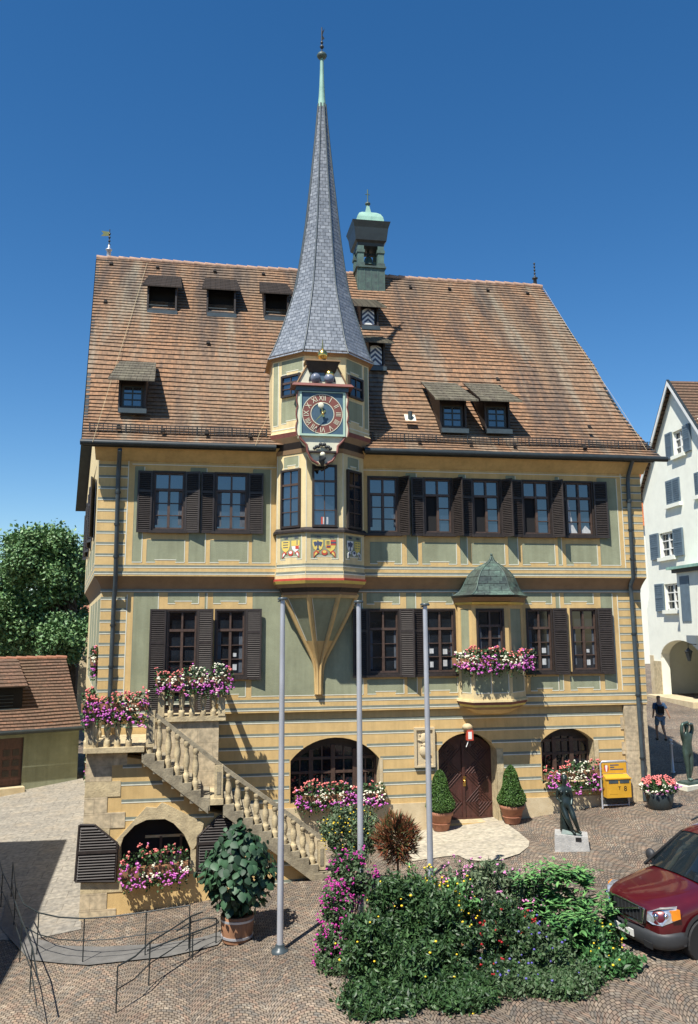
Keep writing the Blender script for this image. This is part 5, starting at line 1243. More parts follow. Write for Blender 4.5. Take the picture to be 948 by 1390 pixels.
# ---- big broad leaved plant in a wooden tub
g = gp(322, 1276); t = thing('tub_plant', 'tall broad leaved plant in a hooped wooden tub near the railing', 'potted plant', (g.x, g.y, gz(g.x, g.y)))
mb = MB(); c = V((g.x, g.y, gz(g.x, g.y))); mb.lathe(c, [(0, .30), (.25, .335), (.50, .345), (.52, .33), (.46, .30)], BARREL, 24); mb.build('tub', t)
for k in (.08, .40): m2 = MB(); m2.lathe(c+V((0, 0, k)), [(0, .325+k*.05), (.045, .332+k*.05)], STEEL, 24); m2.build('hoop', t)
m2 = MB(); m2.tube([c+V((0, 0, .4)), c+V((.02, 0, 1.2)), c+V((0, .02, 1.9))], [.035, .03, .012], BARK, 6)
for k in range(7): a = k*1.3; m2.tube([c+V((0, 0, .5+k*.12)), c+V((.4*math.cos(a), .4*math.sin(a), .95+k*.17))], [.02, .008], BARK, 5)
m2.build('stem', t)
mb = MB()
def bigleaf(mb, p, s, out):
    n_ = (V(out)*.9+V((R.gauss(0, .35), R.gauss(0, .35), R.gauss(0, .35)+.55))).normalized(); t_ = (V((0, 0, -1))-n_*(-n_.z)).normalized() if abs(n_.z) < .98 else V((1, 0, 0)); b_ = n_.cross(t_); m_ = R.choice(BIGL)
    t_ = (t_+b_*R.gauss(0, .5)).normalized(); b_ = n_.cross(t_)
    o = [(0, -.5), (.34, -.42), (.50, -.1), (.36, .28), (.06, .62), (-.30, .3), (-.50, -.08), (-.36, -.42)]
    mb.face([p+b_*x*s+t_*y*s-n_*abs(x)*s*.18 for x, y in o[:5]]+[p], m_) if False else None
    pts = [p+b_*x*s+t_*y*s-n_*(abs(x)*.22+max(0, y)*.12)*s for x, y in o]; ctr = p+t_*(-.3*s)
    mb.mesh(pts+[ctr, p+t_*.2*s], [(0, 1, 8), (1, 2, 8), (2, 9, 8), (2, 3, 9), (3, 4, 9), (4, 5, 9), (5, 6, 9), (6, 8, 9), (6, 7, 8), (7, 0, 8)], m_, True)
for i in range(1150):
    v = in_ell((0, 0, 0), (1, 1, 1), .62); f = (v.z+1)/2; wd = .80*(math.sin(math.pi*min(1, .14+f*.80))**.6); p = c+V((v.x*wd, v.y*wd, .46+f*1.80)); p += V((R.gauss(0, .055), R.gauss(0, .055), R.gauss(0, .06)))
    bigleaf(mb, p, R.uniform(.08, .20), V((v.x, v.y, v.z*.3)))
mb.build('foliage', t)

# ---- standard trees and bushes of the bed
def standard(label, name, px, py, rpx, Y, mats, n, s, blos=None, hstem=None, ell=(1, 1, 1), spiky=False):
    ctr = F(px, py, Y); r = rpx/FPX*(ctr-CAM).length; g = gz(ctr.x, ctr.y); t = thing(name, label, 'small tree', (ctr.x, ctr.y, g), 0)
    mb = MB(); mb.tube([(ctr.x, ctr.y, g-.05), (ctr.x+.02, ctr.y, ctr.z-r*.6), (ctr.x, ctr.y, ctr.z)], [.028, .022, .015], BARK, 7)
    for k in range(7): a = k*.9; mb.tube([(ctr.x, ctr.y, ctr.z-r*.6), ctr+V((math.cos(a)*r*.7, math.sin(a)*r*.7, r*R.uniform(-.1, .7)))], [.012, .004], BARK, 4)
    mb.build('trunk', t); mb = MB()
    for i in range(n):
        if spiky:
            v = in_ell((0, 0, 0), (1, 1, 1), .25); d = v.normalized(); p = ctr+V((v.x*r*ell[0], v.y*r*ell[1], v.z*r*ell[2])); p = ctr+(p-ctr)*(1+.22*math.sin(v.x*6+v.z*4)*math.sin(v.y*5+1)); L = R.uniform(.08, .22); sd = d.orthogonal()*.012
            d = (d+V((0, 0, .5))+V((R.gauss(0, .4), R.gauss(0, .4), R.gauss(0, .3)))).normalized(); mb.face([p-sd, p+sd, p+d*L], mats[int(R.random()*3)])
            mb.face([p-sd.cross(d), p+sd.cross(d), p+d*L], mats[int(R.random()*3)])
        else:
            v = in_ell((0, 0, 0), (1, 1, 1), .55); b = 1+.10*math.sin(v.x*7+v.z*5)+.08*math.sin(v.y*9); leaf(mb, ctr+V((v.x*r*ell[0], v.y*r*ell[1], v.z*r*ell[2]))*b, s, mats, .4, 1.7)
    mb.build('crown', t)
    if blos:
        mb = MB()
        for i in range(blos[1]):
            v = in_ell((0, 0, 0), (1, 1, 1), .9); 
            if v.y > .3: continue
            mb.ball(ctr+V((v.x*r*ell[0], v.y*r*ell[1], v.z*r*ell[2]))*1.02, R.uniform(.015, .026), blos[0], .6)
        mb.build('blossoms', t)
    return t
standard('round daisy standard dotted yellow below the big arched window', 'flowering_standard', 475, 1129, 37, -4.4, GYL[1:2]+GYL[:1]+LF[:1], 5200, .045, (YBL, 150), ell=(1, 1, .86))
standard('small rust red tree with spiky leaves beside the entrance paving', 'red_leaved_tree', 539, 1138, 26, -5.0, RDL, 2000, .05, spiky=True, ell=(1.0, 1, 1.05))
def bush(label, name, blobs, mats, dens, s, blos=(), cat='bush', elong=1.8, stems=8, up=.5, leaffn=None, bshell=.75):
    c0 = blobs[0][0]; t = thing(name, label, cat, (c0.x, c0.y, gz(c0.x, c0.y))); fo = MB(); fl = MB(); sm = MB()
    for c, r in blobs:
        n = int(dens*r[0]*r[1]*r[2]*8)
        k = [in_ell(c, r, .35) for _ in range(max(6, int(n/55)))]
        for i in range(n):
            q = R.choice(k); p = q+V((R.gauss(0, .13*r[0]), R.gauss(0, .13*r[1]), R.gauss(0, .13*r[2])))
            if p.z < gz(p.x, p.y)+.01: p.z = gz(p.x, p.y)+R.uniform(.02, .2)
            (leaffn or leaf)(fo, p, s*R.uniform(.7, 1.35), mats, up, elong)
        for i in range(stems):
            q = R.choice(k); b = V((c.x+R.gauss(0, .1), c.y+R.gauss(0, .1), gz(c.x, c.y)-.02)); sm.tube([b, b.lerp(q, .5)+V((0, 0, .06)), q], [.012, .009, .004], BARK if s > .2 else LF[2], 4)
        for m_, nb, rb_ in blos:
            for i in range(int(nb)):
                v = in_ell((0, 0, 0), (1, 1, 1), bshell)
                if v.y > .45 or v.z < -.75: continue
                p = c+V((v.x*r[0], v.y*r[1], v.z*r[2]))*1.22; blossoms(fl, [p], rb_, [m_], rb_ > .03)
    for c, r in blobs:
        for i in range(int(26*r[0]/.5)):
            a = R.uniform(0, 6.283); q = R.random()**.5; b = c+V((math.cos(a)*r[0]*q, math.sin(a)*r[1]*q, r[2]*.45)); ln = R.uniform(.18, .42); tip = b+V((R.gauss(0, .08), R.gauss(0, .08), ln))
            sm.tube([b, b.lerp(tip, .5)+V((R.gauss(0, .02), 0, 0)), tip], [.005, .004, .002], LF[0], 3, cap=False)
            for k in range(9): (leaffn or leaf)(fo, b.lerp(tip, .25+k/11)+V((R.gauss(0, .025), R.gauss(0, .025), 0)), s*R.uniform(.6, 1.1), mats, up, elong)
            if blos and R.random() < .4:
                m_, nb, rb_ = R.choice(blos)
                if nb > 25: blossoms(fl, [tip], rb_, [m_], rb_ > .03)
    sm.build('stems', t); fo.build('foliage', t)
    if fl.v: fl.build('blossoms', t)
    return t
def at(px, py, Y): return F(px, py, Y)
bush('bush hung with magenta flowers round the foot of the middle flagpole', 'flowering_bush', [(at(478, 1192, -6.9), (.44, .40, .46)), (at(458, 1240, -7.3), (.32, .35, .55)), (at(450, 1300, -7.6), (.30, .35, .50)), (at(468, 1350, -7.9), (.45, .4, .5))], GYL[1:2]+LF, 4030, .043, [(MG, 190, .032)])
bush('dense feathery green bush with small yellow flowers at the front of the bed', 'flowering_bush', [(at(540, 1235, -8.0), (.55, .5, .60)), (at(590, 1262, -8.3), (.55, .5, .62)), (at(500, 1290, -8.5), (.50, .5, .60)), (at(565, 1325, -8.9), (.80, .6, .60)), (at(520, 1380, -9.5), (.7, .6, .5)), (at(620, 1385, -9.6), (.7, .6, .5))], LF, 4030, .043, [(YBL, 14, .026)], elong=2.6)
bush('yellow flowered bush just right of the right flagpole foot', 'flowering_bush', [(at(618, 1232, -7.6), (.44, .35, .42)), (at(572, 1212, -7.3), (.34, .3, .30))], BRTL[:1]+LF[:1]+LF[2:], 4030, .043, [(YBL, 55, .027)], elong=2.2)
bush('grey green bush with loose pink flowers in front of the entrance paving', 'flowering_bush', [(at(662, 1212, -7.3), (.62, .5, .50)), (at(722, 1228, -7.5), (.45, .4, .42)), (at(620, 1215, -7.1), (.3, .4, .34))], GYL, 3565, .043, [(LP, 70, .036)], elong=2.8)
bush('dark bush with deep red flowers in the middle of the bed', 'flowering_bush', [(at(690, 1265, -8.4), (.50, .4, .50)), (at(648, 1295, -8.7), (.40, .4, .46)), (at(670, 1345, -9.1), (.55, .5, .5))], LF[::-1]+RDL[1:2], 3875, .043, [(RB, 24, .042)])
bush('blue green bush with tiny blue flowers at the front edge', 'flowering_bush', [(at(738, 1300, -9.0), (.56, .45, .52)), (at(700, 1360, -9.5), (.6, .45, .45)), (at(770, 1375, -9.7), (.65, .5, .5))], GYL[1:2]+LF, 4030, .043, [(BL, 26, .022)])
def pleaf(fo, p, s, mats, up, elong):             # long pointed leaf
    a = R.uniform(0, 6.283); d = V((math.cos(a), math.sin(a), R.uniform(-.35, .45))).normalized(); sd = d.cross(V((0, 0, 1))).normalized()*s*.22; m_ = R.choice(mats); n_ = sd.cross(d).normalized()
    pts = [p, p+d*s*.35+sd, p+d*s*.75+sd*.7-n_*s*.02, p+d*s*1.2-n_*s*.12, p+d*s*.75-sd*.7-n_*s*.02, p+d*s*.35-sd, p+d*s*.5-n_*s*.06]
    fo.mesh(pts, [(0, 1, 6), (1, 2, 6), (2, 3, 6), (3, 4, 6), (4, 5, 6), (5, 0, 6)], m_, False)
bush('tall bright green shrub with long pointed leaves nearest the red car', 'leafy_shrub', [(at(768, 1212, -7.9), (.54, .45, .46)), (at(728, 1216, -7.8), (.34, .3, .34)), (at(812, 1256, -8.3), (.46, .4, .44)), (at(775, 1280, -8.6), (.5, .45, .5))], BRTL, 800, .15, (), leaffn=pleaf, stems=14)
bush('trailing shrub with pale yellow flowers at the right end of the bed', 'flowering_bush', [(at(822, 1292, -8.9), (.38, .4, .36)), (at(830, 1345, -9.4), (.48, .45, .42))], BRTL[2:]+LF, 1700, .075, [(YBL, 30, .022), (LP, 6, .03)])

# ---- round tub of flowers at the right corner
g = gp(899, 1098); c = V((g.x, g.y+.1, gz(g.x, g.y))); t = thing('flower_tub', 'round black tub overflowing with pink and white flowers at the right corner', 'flower tub', c)
mb = MB(); mb.lathe(c, [(0, .30), (.05, .33), (.42, .40), (.44, .37), (.36, .34)], GUT, 24); mb.build('tub', t)
fo = MB(); fl = MB()
for i in range(900): v = in_ell((0, 0, 0), (1, 1, 1)); leaf(fo, c+V((v.x*.52, v.y*.48, .56+v.z*.26)), .07, LF, .5, 1.3)
for i in range(190):
    v = in_ell((0, 0, 0), (1, 1, 1), .8); m_ = PK if v.z > .35 else (WB if R.random() < .55 else (PU if v.x > .1 else LP)); blossoms(fl, [c+V((v.x*.56, v.y*.52, .60+v.z*.28))], .044, [m_])
fo.build('foliage', t); fl.build('blossoms', t)

# ---- yellow letter box in its frame
pbx = front(-.42); bu0, bu1 = xof(pbx, 817, 1070), xof(pbx, 853, 1070); zb_, zt3 = gz((bu0+bu1)/2, -.42), zof(pbx, 835, 1033)
t = thing('letter_box', 'yellow letter box with a sign above in a grey tubular frame', 'letter box', ((bu0+bu1)/2, -.42, zb_))
mb = MB(); mb.tube([pbx.p(bu0, zb_-.03), pbx.p(bu0, zt3-.06), pbx.p(bu0+.05, zt3), pbx.p(bu1-.05, zt3), pbx.p(bu1, zt3-.06), pbx.p(bu1, zb_-.0)], .026, STEEL, 8); mb.tube([pbx.p(bu0, zb_+.06), pbx.p(bu1, zb_+.06)], .02, STEEL, 6); mb.build('frame', t)
W_ = bu1-bu0; s0, s1_ = zt3-.34, zt3-.05
mb = MB(); mb.pbox(pbx, bu0+.03, bu1-.03, s0, s1_, -.01, .012, YEL); sgo = mb.build('sign_board', t)
mb = MB(); blob(mb, pbx, bu0+.17, (s0+s1_)/2, .075, .10, RED, .016, 14); mb.ppoly(pbx, [(bu0+.155, s0+.05), (bu0+.185, s0+.05), (bu0+.21, s1_-.07), (bu0+.17, s1_-.05), (bu0+.13, s1_-.07)], 0, .019, WPNT); mb.build('emblem', sgo)
for k, (ua_, ub_) in enumerate(((.29, .56), (.29, .42), (.29, .70))):     # three lines of print, too small to read in the photograph
    mb = MB(); mb.pbox(pbx, bu0+ua_, bu0+ub_, s1_-.075-k*.06, s1_-.045-k*.06, .010, .0145, HBLUE); mb.build('printed_line', sgo)
mb = MB(); b0_, b1_ = zt3-.98, zt3-.42
mb.hexa([pbx.p(bu0+.05, b0_, .0), pbx.p(bu1-.02, b0_, .0), pbx.p(bu1-.02, b1_+.06, .0), pbx.p(bu0+.05, b1_+.06, .0)], [pbx.p(bu0+.05, b0_, .22), pbx.p(bu1-.02, b0_, .22), pbx.p(bu1-.02, b1_-.03, .22), pbx.p(bu0+.05, b1_-.03, .22)], YEL); mb.pbox(pbx, bu0+.03, bu1, b1_-.05, b1_-.02, .18, .245, YEL); bo_ = mb.build('box', t)
for k in range(2): mb = MB(); u_ = bu0+.12+k*.34; mb.pbox(pbx, u_, u_+.29, b1_-.16, b1_-.07, .220, .23, PIPE); mb.build('letter_slot', bo_)
text_mesh('8', .20, pbx, bu1-.20, b0_+.24, .222, BLACK, parent=bo_, thick=.003); text_mesh('T', .13, pbx, bu1-.38, b0_+.26, .222, BLACK, parent=bo_)
mb = MB(); mb.pbox(pbx, bu0+.13, bu0+.38, b0_+.1, b0_+.36, .220, .224, YEL); mb.build('collection_notice', bo_)
mb = MB(); mb.pbox(pbx, bu0+.06, bu1-.05, zb_+.1, b0_, -.03, .0, IRON); mb.build('back_panel', t)

# ---- stone relief, lamp
u0, u1 = xof(P0, 562, 1010), xof(P0, 589.5, 1010); w0, w1 = zof(P0, 576, 1041), zof(P0, 576, 987)
t = thing('stone_relief', 'carved pale stone relief panel fixed to the wall left of the door', 'relief', P0.p((u0+u1)/2, w0))
mb = MB(); mb.pbox(P0, u0, u1, w0, w1, 0, .05, PLINTH); 
for a, b, c_, d in ((u0, u0+.06, w0, w1), (u1-.06, u1, w0, w1), (u0+.06, u1-.06, w1-.07, w1), (u0+.06, u1-.06, w0, w0+.06)): mb.pbox(P0, a, b, c_, d, .05, .10, PLINTH)
mb.build('panel', t); mb = MB(); um = (u0+u1)/2; H = w1-w0
mb.sphere(P0.p(um, w0+H*.72, .05), .13, PLINTH, 10, sy=.6, sz=1.2); mb.sphere(P0.p(um, w0+H*.40, .05), .16, PLINTH, 10, sy=.5, sz=1.1); mb.sphere(P0.p(um, w0+H*.56, .06), .07, PLINTH, 8)
for k in range(7): a = k*.9; mb.tube([P0.p(um+.08*math.sin(a), w0+.15+k*.14, .06), P0.p(um+.20*math.sin(a+1), w0+.2+k*.14, .07)], .025, PLINTH, 5)
mb.build('carving', t)
lp_ = P0.q(634, 992); t = thing('wall_lamp', 'small red and white lamp on a carved bracket over the entrance arch', 'lamp', P0.p(*lp_))
mb = MB(); mb.sphere(P0.p(lp_[0]-.02, lp_[1]+.12, .14), .13, STON2, 10, sx=1.3, sz=.8); mb.box(P0.p(lp_[0]-.07, lp_[1]+.05, -.02), P0.p(lp_[0]+.05, lp_[1]+.2, .16), STON2); mb.build('bracket', t)
mb = MB(); mb.box(P0.p(lp_[0]-.07, lp_[1]-.24, .10), P0.p(lp_[0]+.11, lp_[1]+.04, .26), RED); mb.build('lamp_body', t)
mb = MB(); mb.box(P0.p(lp_[0]-.045, lp_[1]-.20, .262), P0.p(lp_[0]+.06, lp_[1]+.0, .268), WPNT); mb.build('front_plate', t)
mb = MB(); mb.tube([P0.p(lp_[0]-.02, lp_[1]-.25, .2), P0.p(lp_[0]-.1, lp_[1]-.42, .22)], .012, WPNT, 5); mb.tube([P0.p(lp_[0]+.03, lp_[1]-.25, .2), P0.p(lp_[0]+.02, lp_[1]-.40, .2)], .012, IRON, 5); mb.build('pull_cord', t)

# ---- figures (skin modifier bodies)
def skin_obj(name, joints, edges, m_, parent, root=0, sub=2):
    """joints: list of (x, y, z, r[, r2])"""
    me = bpy.data.meshes.new(name); me.from_pydata([j[:3] for j in joints], edges, []); o = bpy.data.objects.new(name, me); COL.objects.link(o)
    sm = o.modifiers.new('skin', 'SKIN'); sm.use_smooth_shade = True
    sv = me.skin_vertices[0].data
    for i, j in enumerate(joints): sv[i].radius = (j[3], j[4] if len(j) > 4 else j[3]); sv[i].use_root = (i == root)
    ss = o.modifiers.new('sub', 'SUBSURF'); ss.levels = ss.render_levels = sub
    bpy.context.view_layer.update(); dg = bpy.context.evaluated_depsgraph_get()
    me2 = bpy.data.meshes.new_from_object(o.evaluated_get(dg)); bpy.data.objects.remove(o)
    me2.materials.clear(); me2.materials.append(m_)
    for p in me2.polygons: p.material_index = 0; p.use_smooth = True
    o2 = bpy.data.objects.new(name, me2); COL.objects.link(o2); o2.parent = parent; return o2
# walking man in blue seen from behind (shape local: facing +Y)
pp_ = gp(898, 1005); man = thing('person', 'person in a blue shirt and light shorts walking away with a black shoulder bag', 'person', (pp_.x, pp_.y, gz(pp_.x, pp_.y)), rad(-8))
J = [(0, 0, .95, .14, .11), (0, .01, 1.15, .135, .10), (0, .02, 1.36, .165, .11), (0, .02, 1.49, .06), (0, .035, 1.60, .07), (0, .045, 1.68, .088, .095), (0, .04, 1.76, .07),
     (-.19, .02, 1.42, .06), (-.25, -.03, 1.16, .045), (-.24, .10, .95, .034), (.19, .02, 1.42, .06), (.29, -.06, 1.16, .045), (.36, -.10, .94, .034),
     (-.09, .02, .88, .095), (-.10, .16, .50, .062), (-.10, .12, .09, .038), (-.10, .24, .035, .035), (.09, -.0, .88, .095), (.10, -.02, .50, .062), (.11, -.24, .12, .038), (.11, -.15, .035, .034),
     (-.23, .15, .87, .028), (.38, -.09, .86, .028)]
E_ = [(0, 1), (1, 2), (2, 3), (3, 4), (4, 5), (5, 6), (2, 7), (7, 8), (8, 9), (2, 10), (10, 11), (11, 12), (0, 13), (13, 14), (14, 15), (15, 16), (0, 17), (17, 18), (18, 19), (19, 20), (9, 21), (12, 22)]
skin_obj('body', J, E_, SKIN, man)
SHIRT = mat('blue_shirt', (.035, .08, .16), .8, .1, 5, .2, 40); SHORTS = mat('light_shorts', (.16, .24, .33), .8, .1, 5, .2, 40); HAIR = mat('dark_hair', (.012, .010, .009), .6, .2, 20)
skin_obj('shirt', [(0, 0, .92, .165, .135), (0, .01, 1.15, .155, .12), (0, .02, 1.36, .18, .125), (0, .02, 1.46, .08), (-.20, .02, 1.42, .078), (-.245, -.02, 1.22, .066), (.20, .02, 1.42, .078), (.28, -.05, 1.22, .066)], [(0, 1), (1, 2), (2, 3), (2, 4), (4, 5), (2, 6), (6, 7)], SHIRT, man)
skin_obj('shorts', [(0, 0, .95, .158, .13), (-.095, .02, .86, .115), (-.105, .13, .56, .09), (.095, 0, .86, .115), (.105, -.02, .56, .09)], [(0, 1), (1, 2), (0, 3), (3, 4)], SHORTS, man)
skin_obj('hair', [(0, .02, 1.66, .088, .09), (0, .03, 1.77, .088, .09)], [(0, 1)], HAIR, man)
mb = MB(); mb.tube([(-.16, -.10, 1.45), (-.02, -.16, 1.25), (.12, -.15, 1.02)], .022, BLACK, 6); mb.box((-.12, -.26, 1.08), (.10, -.13, 1.36), BLACK); o = mb.build('shoulder_bag', None); o.parent = man
for sx, y, z in ((-.10, .20, .03), (.11, -.18, .05)): mb = MB(); mb.sphere((sx, y, z), .055, BLACK, 8, sy=2.2, sz=.7); o = mb.build('shoe', None); o.parent = man

# bronze figure standing with arms folded over her head (right edge)
c = gp(937, 1068); c.z = gz(c.x, c.y); st1 = thing('bronze_statue', 'green bronze nude standing with arms folded over the head on a flat slab', 'statue', c, rad(20))
mb = MB(); mb.hexa([V(( -.55, -.35, -.1)), V((.55, -.35, -.1)), V((.6, .4, -.1)), V((-.5, .35, -.1))], [V((-.55, -.35, .10)), V((.55, -.35, .10)), V((.6, .4, .10)), V((-.5, .35, .10))], WHT); o = mb.build('slab', None); o.parent = st1
mb = MB(); mb.hexa([V((-.35, -.24, .10)), V((.38, -.22, .10)), V((.4, .25, .10)), V((-.3, .25, .10))], [V((-.33, -.22, .17)), V((.36, -.2, .17)), V((.38, .23, .17)), V((-.28, .23, .17))], BRONG); o = mb.build('bronze_base', None); o.parent = st1
J = [(0, 0, 1.10, .18, .13), (0, .0, 1.30, .14, .11), (0, 0, 1.52, .17, .13), (0, -.01, 1.64, .055), (0, -.02, 1.74, .065), (0, -.02, 1.83, .085), (0, -.02, 1.90, .06),
     (-.19, 0, 1.56, .065), (-.25, -.03, 1.70, .06), (-.22, -.04, 1.90, .055), (.02, -.10, 1.96, .05), (.19, 0, 1.56, .075), (.25, -.03, 1.70, .06), (.22, -.05, 1.88, .055), (-.02, -.14, 1.90, .05),
     (-.09, 0, 1.02, .11), (-.07, -.02, .62, .07), (-.05, 0, .24, .045), (-.05, -.12, .20, .038), (.10, 0, 1.02, .11), (.07, -.05, .62, .07), (.05, .03, .24, .045), (.07, -.09, .20, .038)]
E_ = [(0, 1), (1, 2), (2, 3), (3, 4), (4, 5), (5, 6), (2, 7), (7, 8), (8, 9), (9, 10), (2, 11), (11, 12), (12, 13), (13, 14), (0, 15), (15, 16), (16, 17), (17, 18), (0, 19), (19, 20), (20, 21), (21, 22)]
o = skin_obj('figure', J, E_, BRONG, st1); 
# dark bronze woman leaning, on a rough granite block
c = gp(776, 1151); c.z = gz(c.x, c.y); st2 = thing('bronze_statue', 'dark bronze woman half seated on a low rough granite block', 'statue', c, rad(-22))
GRAN = mat('granite', (.46, .45, .42), .85, .2, 9, .5, 40, col2=(.28, .28, .27)); bm_ = MB()
b_ = [V((-.42, -.30, -.2)), V((.45, -.28, -.2)), V((.43, .30, -.2)), V((-.40, .28, -.2))]; t_ = [V((-.40, -.27, .36)), V((.40, -.24, .32)), V((.41, .26, .34)), V((-.38, .26, .38))]
bm_.hexa(b_, t_, GRAN); o = bm_.build('granite_block', None); o.parent = st2
mb = MB(); mb.box((.10, -.2685, .22), (.24, -.262, .31), BLACK); o = mb.build('plaque', None); o.parent = st2
mb = MB(); mb.hexa([V((-.24, -.16, .35)), V((.26, -.2, .33)), V((.26, .1, .33)), V((-.24, .14, .35))], [V((-.20, -.10, .46)), V((.24, -.18, .37)), V((.24, .08, .37)), V((-.20, .12, .50))], BRONZ); mb.tube([(-.12, .04, .40), (-.13, .05, .9)], [.14, .10], BRONZ, 8); o = mb.build('bronze_support', None); o.parent = st2
J = [(-.10, -.02, 1.02, .145, .12), (-.11, 0, 1.20, .105, .085), (-.12, 0, 1.38, .125, .095), (-.11, -.01, 1.49, .045), (-.10, -.03, 1.57, .055), (-.10, -.04, 1.65, .075, .08), (-.10, -.03, 1.71, .055),
     (-.26, .0, 1.40, .052), (-.30, .02, 1.17, .042), (-.18, -.12, 1.10, .034), (.03, -.02, 1.40, .052), (.07, -.01, 1.19, .042), (.04, -.12, 1.02, .034),
     (-.17, -.05, .98, .10), (-.06, -.20, .70, .066), (.06, -.15, .42, .04), (.10, -.24, .39, .032), (.0, -.05, .98, .10), (.10, -.20, .72, .066), (.20, -.10, .42, .04), (.25, -.18, .39, .032)]
E_ = [(0, 1), (1, 2), (2, 3), (3, 4), (4, 5), (5, 6), (2, 7), (7, 8), (8, 9), (2, 10), (10, 11), (11, 12), (0, 13), (13, 14), (14, 15), (15, 16), (0, 17), (17, 18), (18, 19), (19, 20)]
skin_obj('figure', J, E_, BRONZ, st2); 
mb = MB(); mb.sphere((-.10, .02, 1.68), .085, BRONZ, 10); mb.sphere((-.10, .10, 1.66), .05, BRONZ, 8); 
for k in (-1, 1): mb.sphere((-.12+k*.065, -.09, 1.34), .048, BRONZ, 8)
o = mb.build('hair_and_bust', None); o.parent = st2
# bollard
c = gp(914, 1049); c.z = gz(c.x, c.y); t = thing('bollard', 'slim silver bollard with a round knob standing in the shade', 'bollard', c)
mb = MB(); mb.lathe(c, [(0, .07), (.05, .07), (.07, .045), (.9, .035), (.93, .055), (.96, .055), (.98, .03)], STEEL, 10); mb.sphere(c+V((0, 0, 1.04)), .055, STEEL, 8); mb.build('post', t)
mb = MB(); mb.tube([c+V((.03, 0, .35)), c+V((.25, -.05, .33)), c+V((.5, -.1, .38))], .012, IRON, 5); mb.build('chain', t)

# ---- car
car = thing('parked_car', 'dark red off-road estate car parked nose towards the flower bed', 'car', (0, 0, 0))
PAINT = mat('dark_red_car_paint', (.095, .006, .011), .32, .12, 2, metal=.25, coat=1.0); PLAST = mat('dark_bumper_plastic', (.035, .037, .04), .55, .1, 5); CGL = mat('car_glass', (.012, .018, .022), .03, .2, 2, ior=1.7)
CHROME = mat('chrome', (.7, .7, .72), .12, .02, 3, metal=1.0); TYRE = mat('tyre_rubber', (.018, .018, .019), .8, .1); LENS = mat('headlight_lens', (.62, .65, .68), .08, .3, 14, metal=.6); AMB = mat('amber_lens', (.75, .25, .02), .2, .05)
# stations x from nose; each: list of (y, z) from the sill up to the centre line (half section)
ST = [(.00, [(.30, .36), (.62, .40), (.66, .58), (.64, .74), (.58, .86), (.40, .93), (.0, .96)]),
      (.10, [(.30, .30), (.80, .34), (.86, .56), (.84, .76), (.76, .92), (.50, 1.00), (.0, 1.035)]),
      (.45, [(.30, .28), (.88, .32), (.945, .58), (.93, .82), (.86, 1.00), (.56, 1.075), (.0, 1.10)]),
      (.95, [(.30, .28), (.90, .32), (.955, .60), (.945, .86), (.88, 1.06), (.60, 1.115), (.0, 1.145)]),
      (1.35, [(.30, .28), (.91, .32), (.96, .60), (.95, .88), (.90, 1.09), (.66, 1.15), (.0, 1.185)]),
      (1.9, [(.30, .26), (.91, .30), (.96, .60), (.955, .90), (.90, 1.12), (.70, 1.16), (.0, 1.18)]),
      (3.6, [(.30, .26), (.91, .30), (.96, .60), (.955, .92), (.91, 1.14), (.70, 1.17), (.0, 1.18)]),
      (4.6, [(.30, .30), (.88, .34), (.94, .62), (.93, .92), (.88, 1.14), (.66, 1.17), (.0, 1.18)]),
      (4.8, [(.30, .36), (.78, .40), (.84, .64), (.82, .92), (.76, 1.10), (.56, 1.14), (.0, 1.15)])]
def full(sec): return [V((0, -y, z)) for y, z in sec]+[V((0, y, z)) for y, z in reversed(sec[:-1])]
def rings_of(stl, dense=3):
    out = []
    for (xa, a), (xb, b) in zip(stl, stl[1:]):
        for k in range(dense):
            f = k/dense; out.append([V((xa+(xb-xa)*f, p.lerp(q, f).y, p.lerp(q, f).z)) for p, q in zip(full(a), full(b))])
    out.append([V((stl[-1][0], p.y, p.z)) for p in full(stl[-1][1])]); return out
def smooth_obj(mb, name, parent, lv=2, weld=True):
    import bmesh
    o = mb.build(name, None); bm = bmesh.new(); bm.from_mesh(o.data); bmesh.ops.remove_doubles(bm, verts=bm.verts, dist=.0008); bmesh.ops.recalc_face_normals(bm, faces=bm.faces); 
    for f in bm.faces: f.smooth = True
    bm.to_mesh(o.data); bm.free()
    if lv: s_ = o.modifiers.new('sub', 'SUBSURF'); s_.levels = s_.render_levels = lv
    o.parent = parent; return o
mb = MB(); rr = rings_of(ST, 1)
mb.loft(rr, PAINT, True, uv=False); body = smooth_obj(mb, 'body', car, 2)
# greenhouse
GH = [(1.30, .84, 1.16), (1.75, .82, 1.45), (2.15, .70, 1.70), (2.6, .66, 1.76), (3.6, .66, 1.78), (4.3, .64, 1.74), (4.6, .68, 1.55), (4.74, .80, 1.16)]
mb = MB(); rings = []
for x, hw, zt5 in GH:
    k = (zt5-1.10)/.66; yw = .90-(.90-.66)*k
    rings.append([V((x, -.90, 1.10)), V((x, -yw-.02, zt5-.05)), V((x, -yw*.8, zt5)), V((x, 0, zt5+.025)), V((x, yw*.8, zt5)), V((x, yw+.02, zt5-.05)), V((x, .90, 1.10))])
mb = MB(); mb.loft(rings, CGL, True, uv=False, closed=False, cap=False); smooth_obj(mb, 'windows', car, 0)
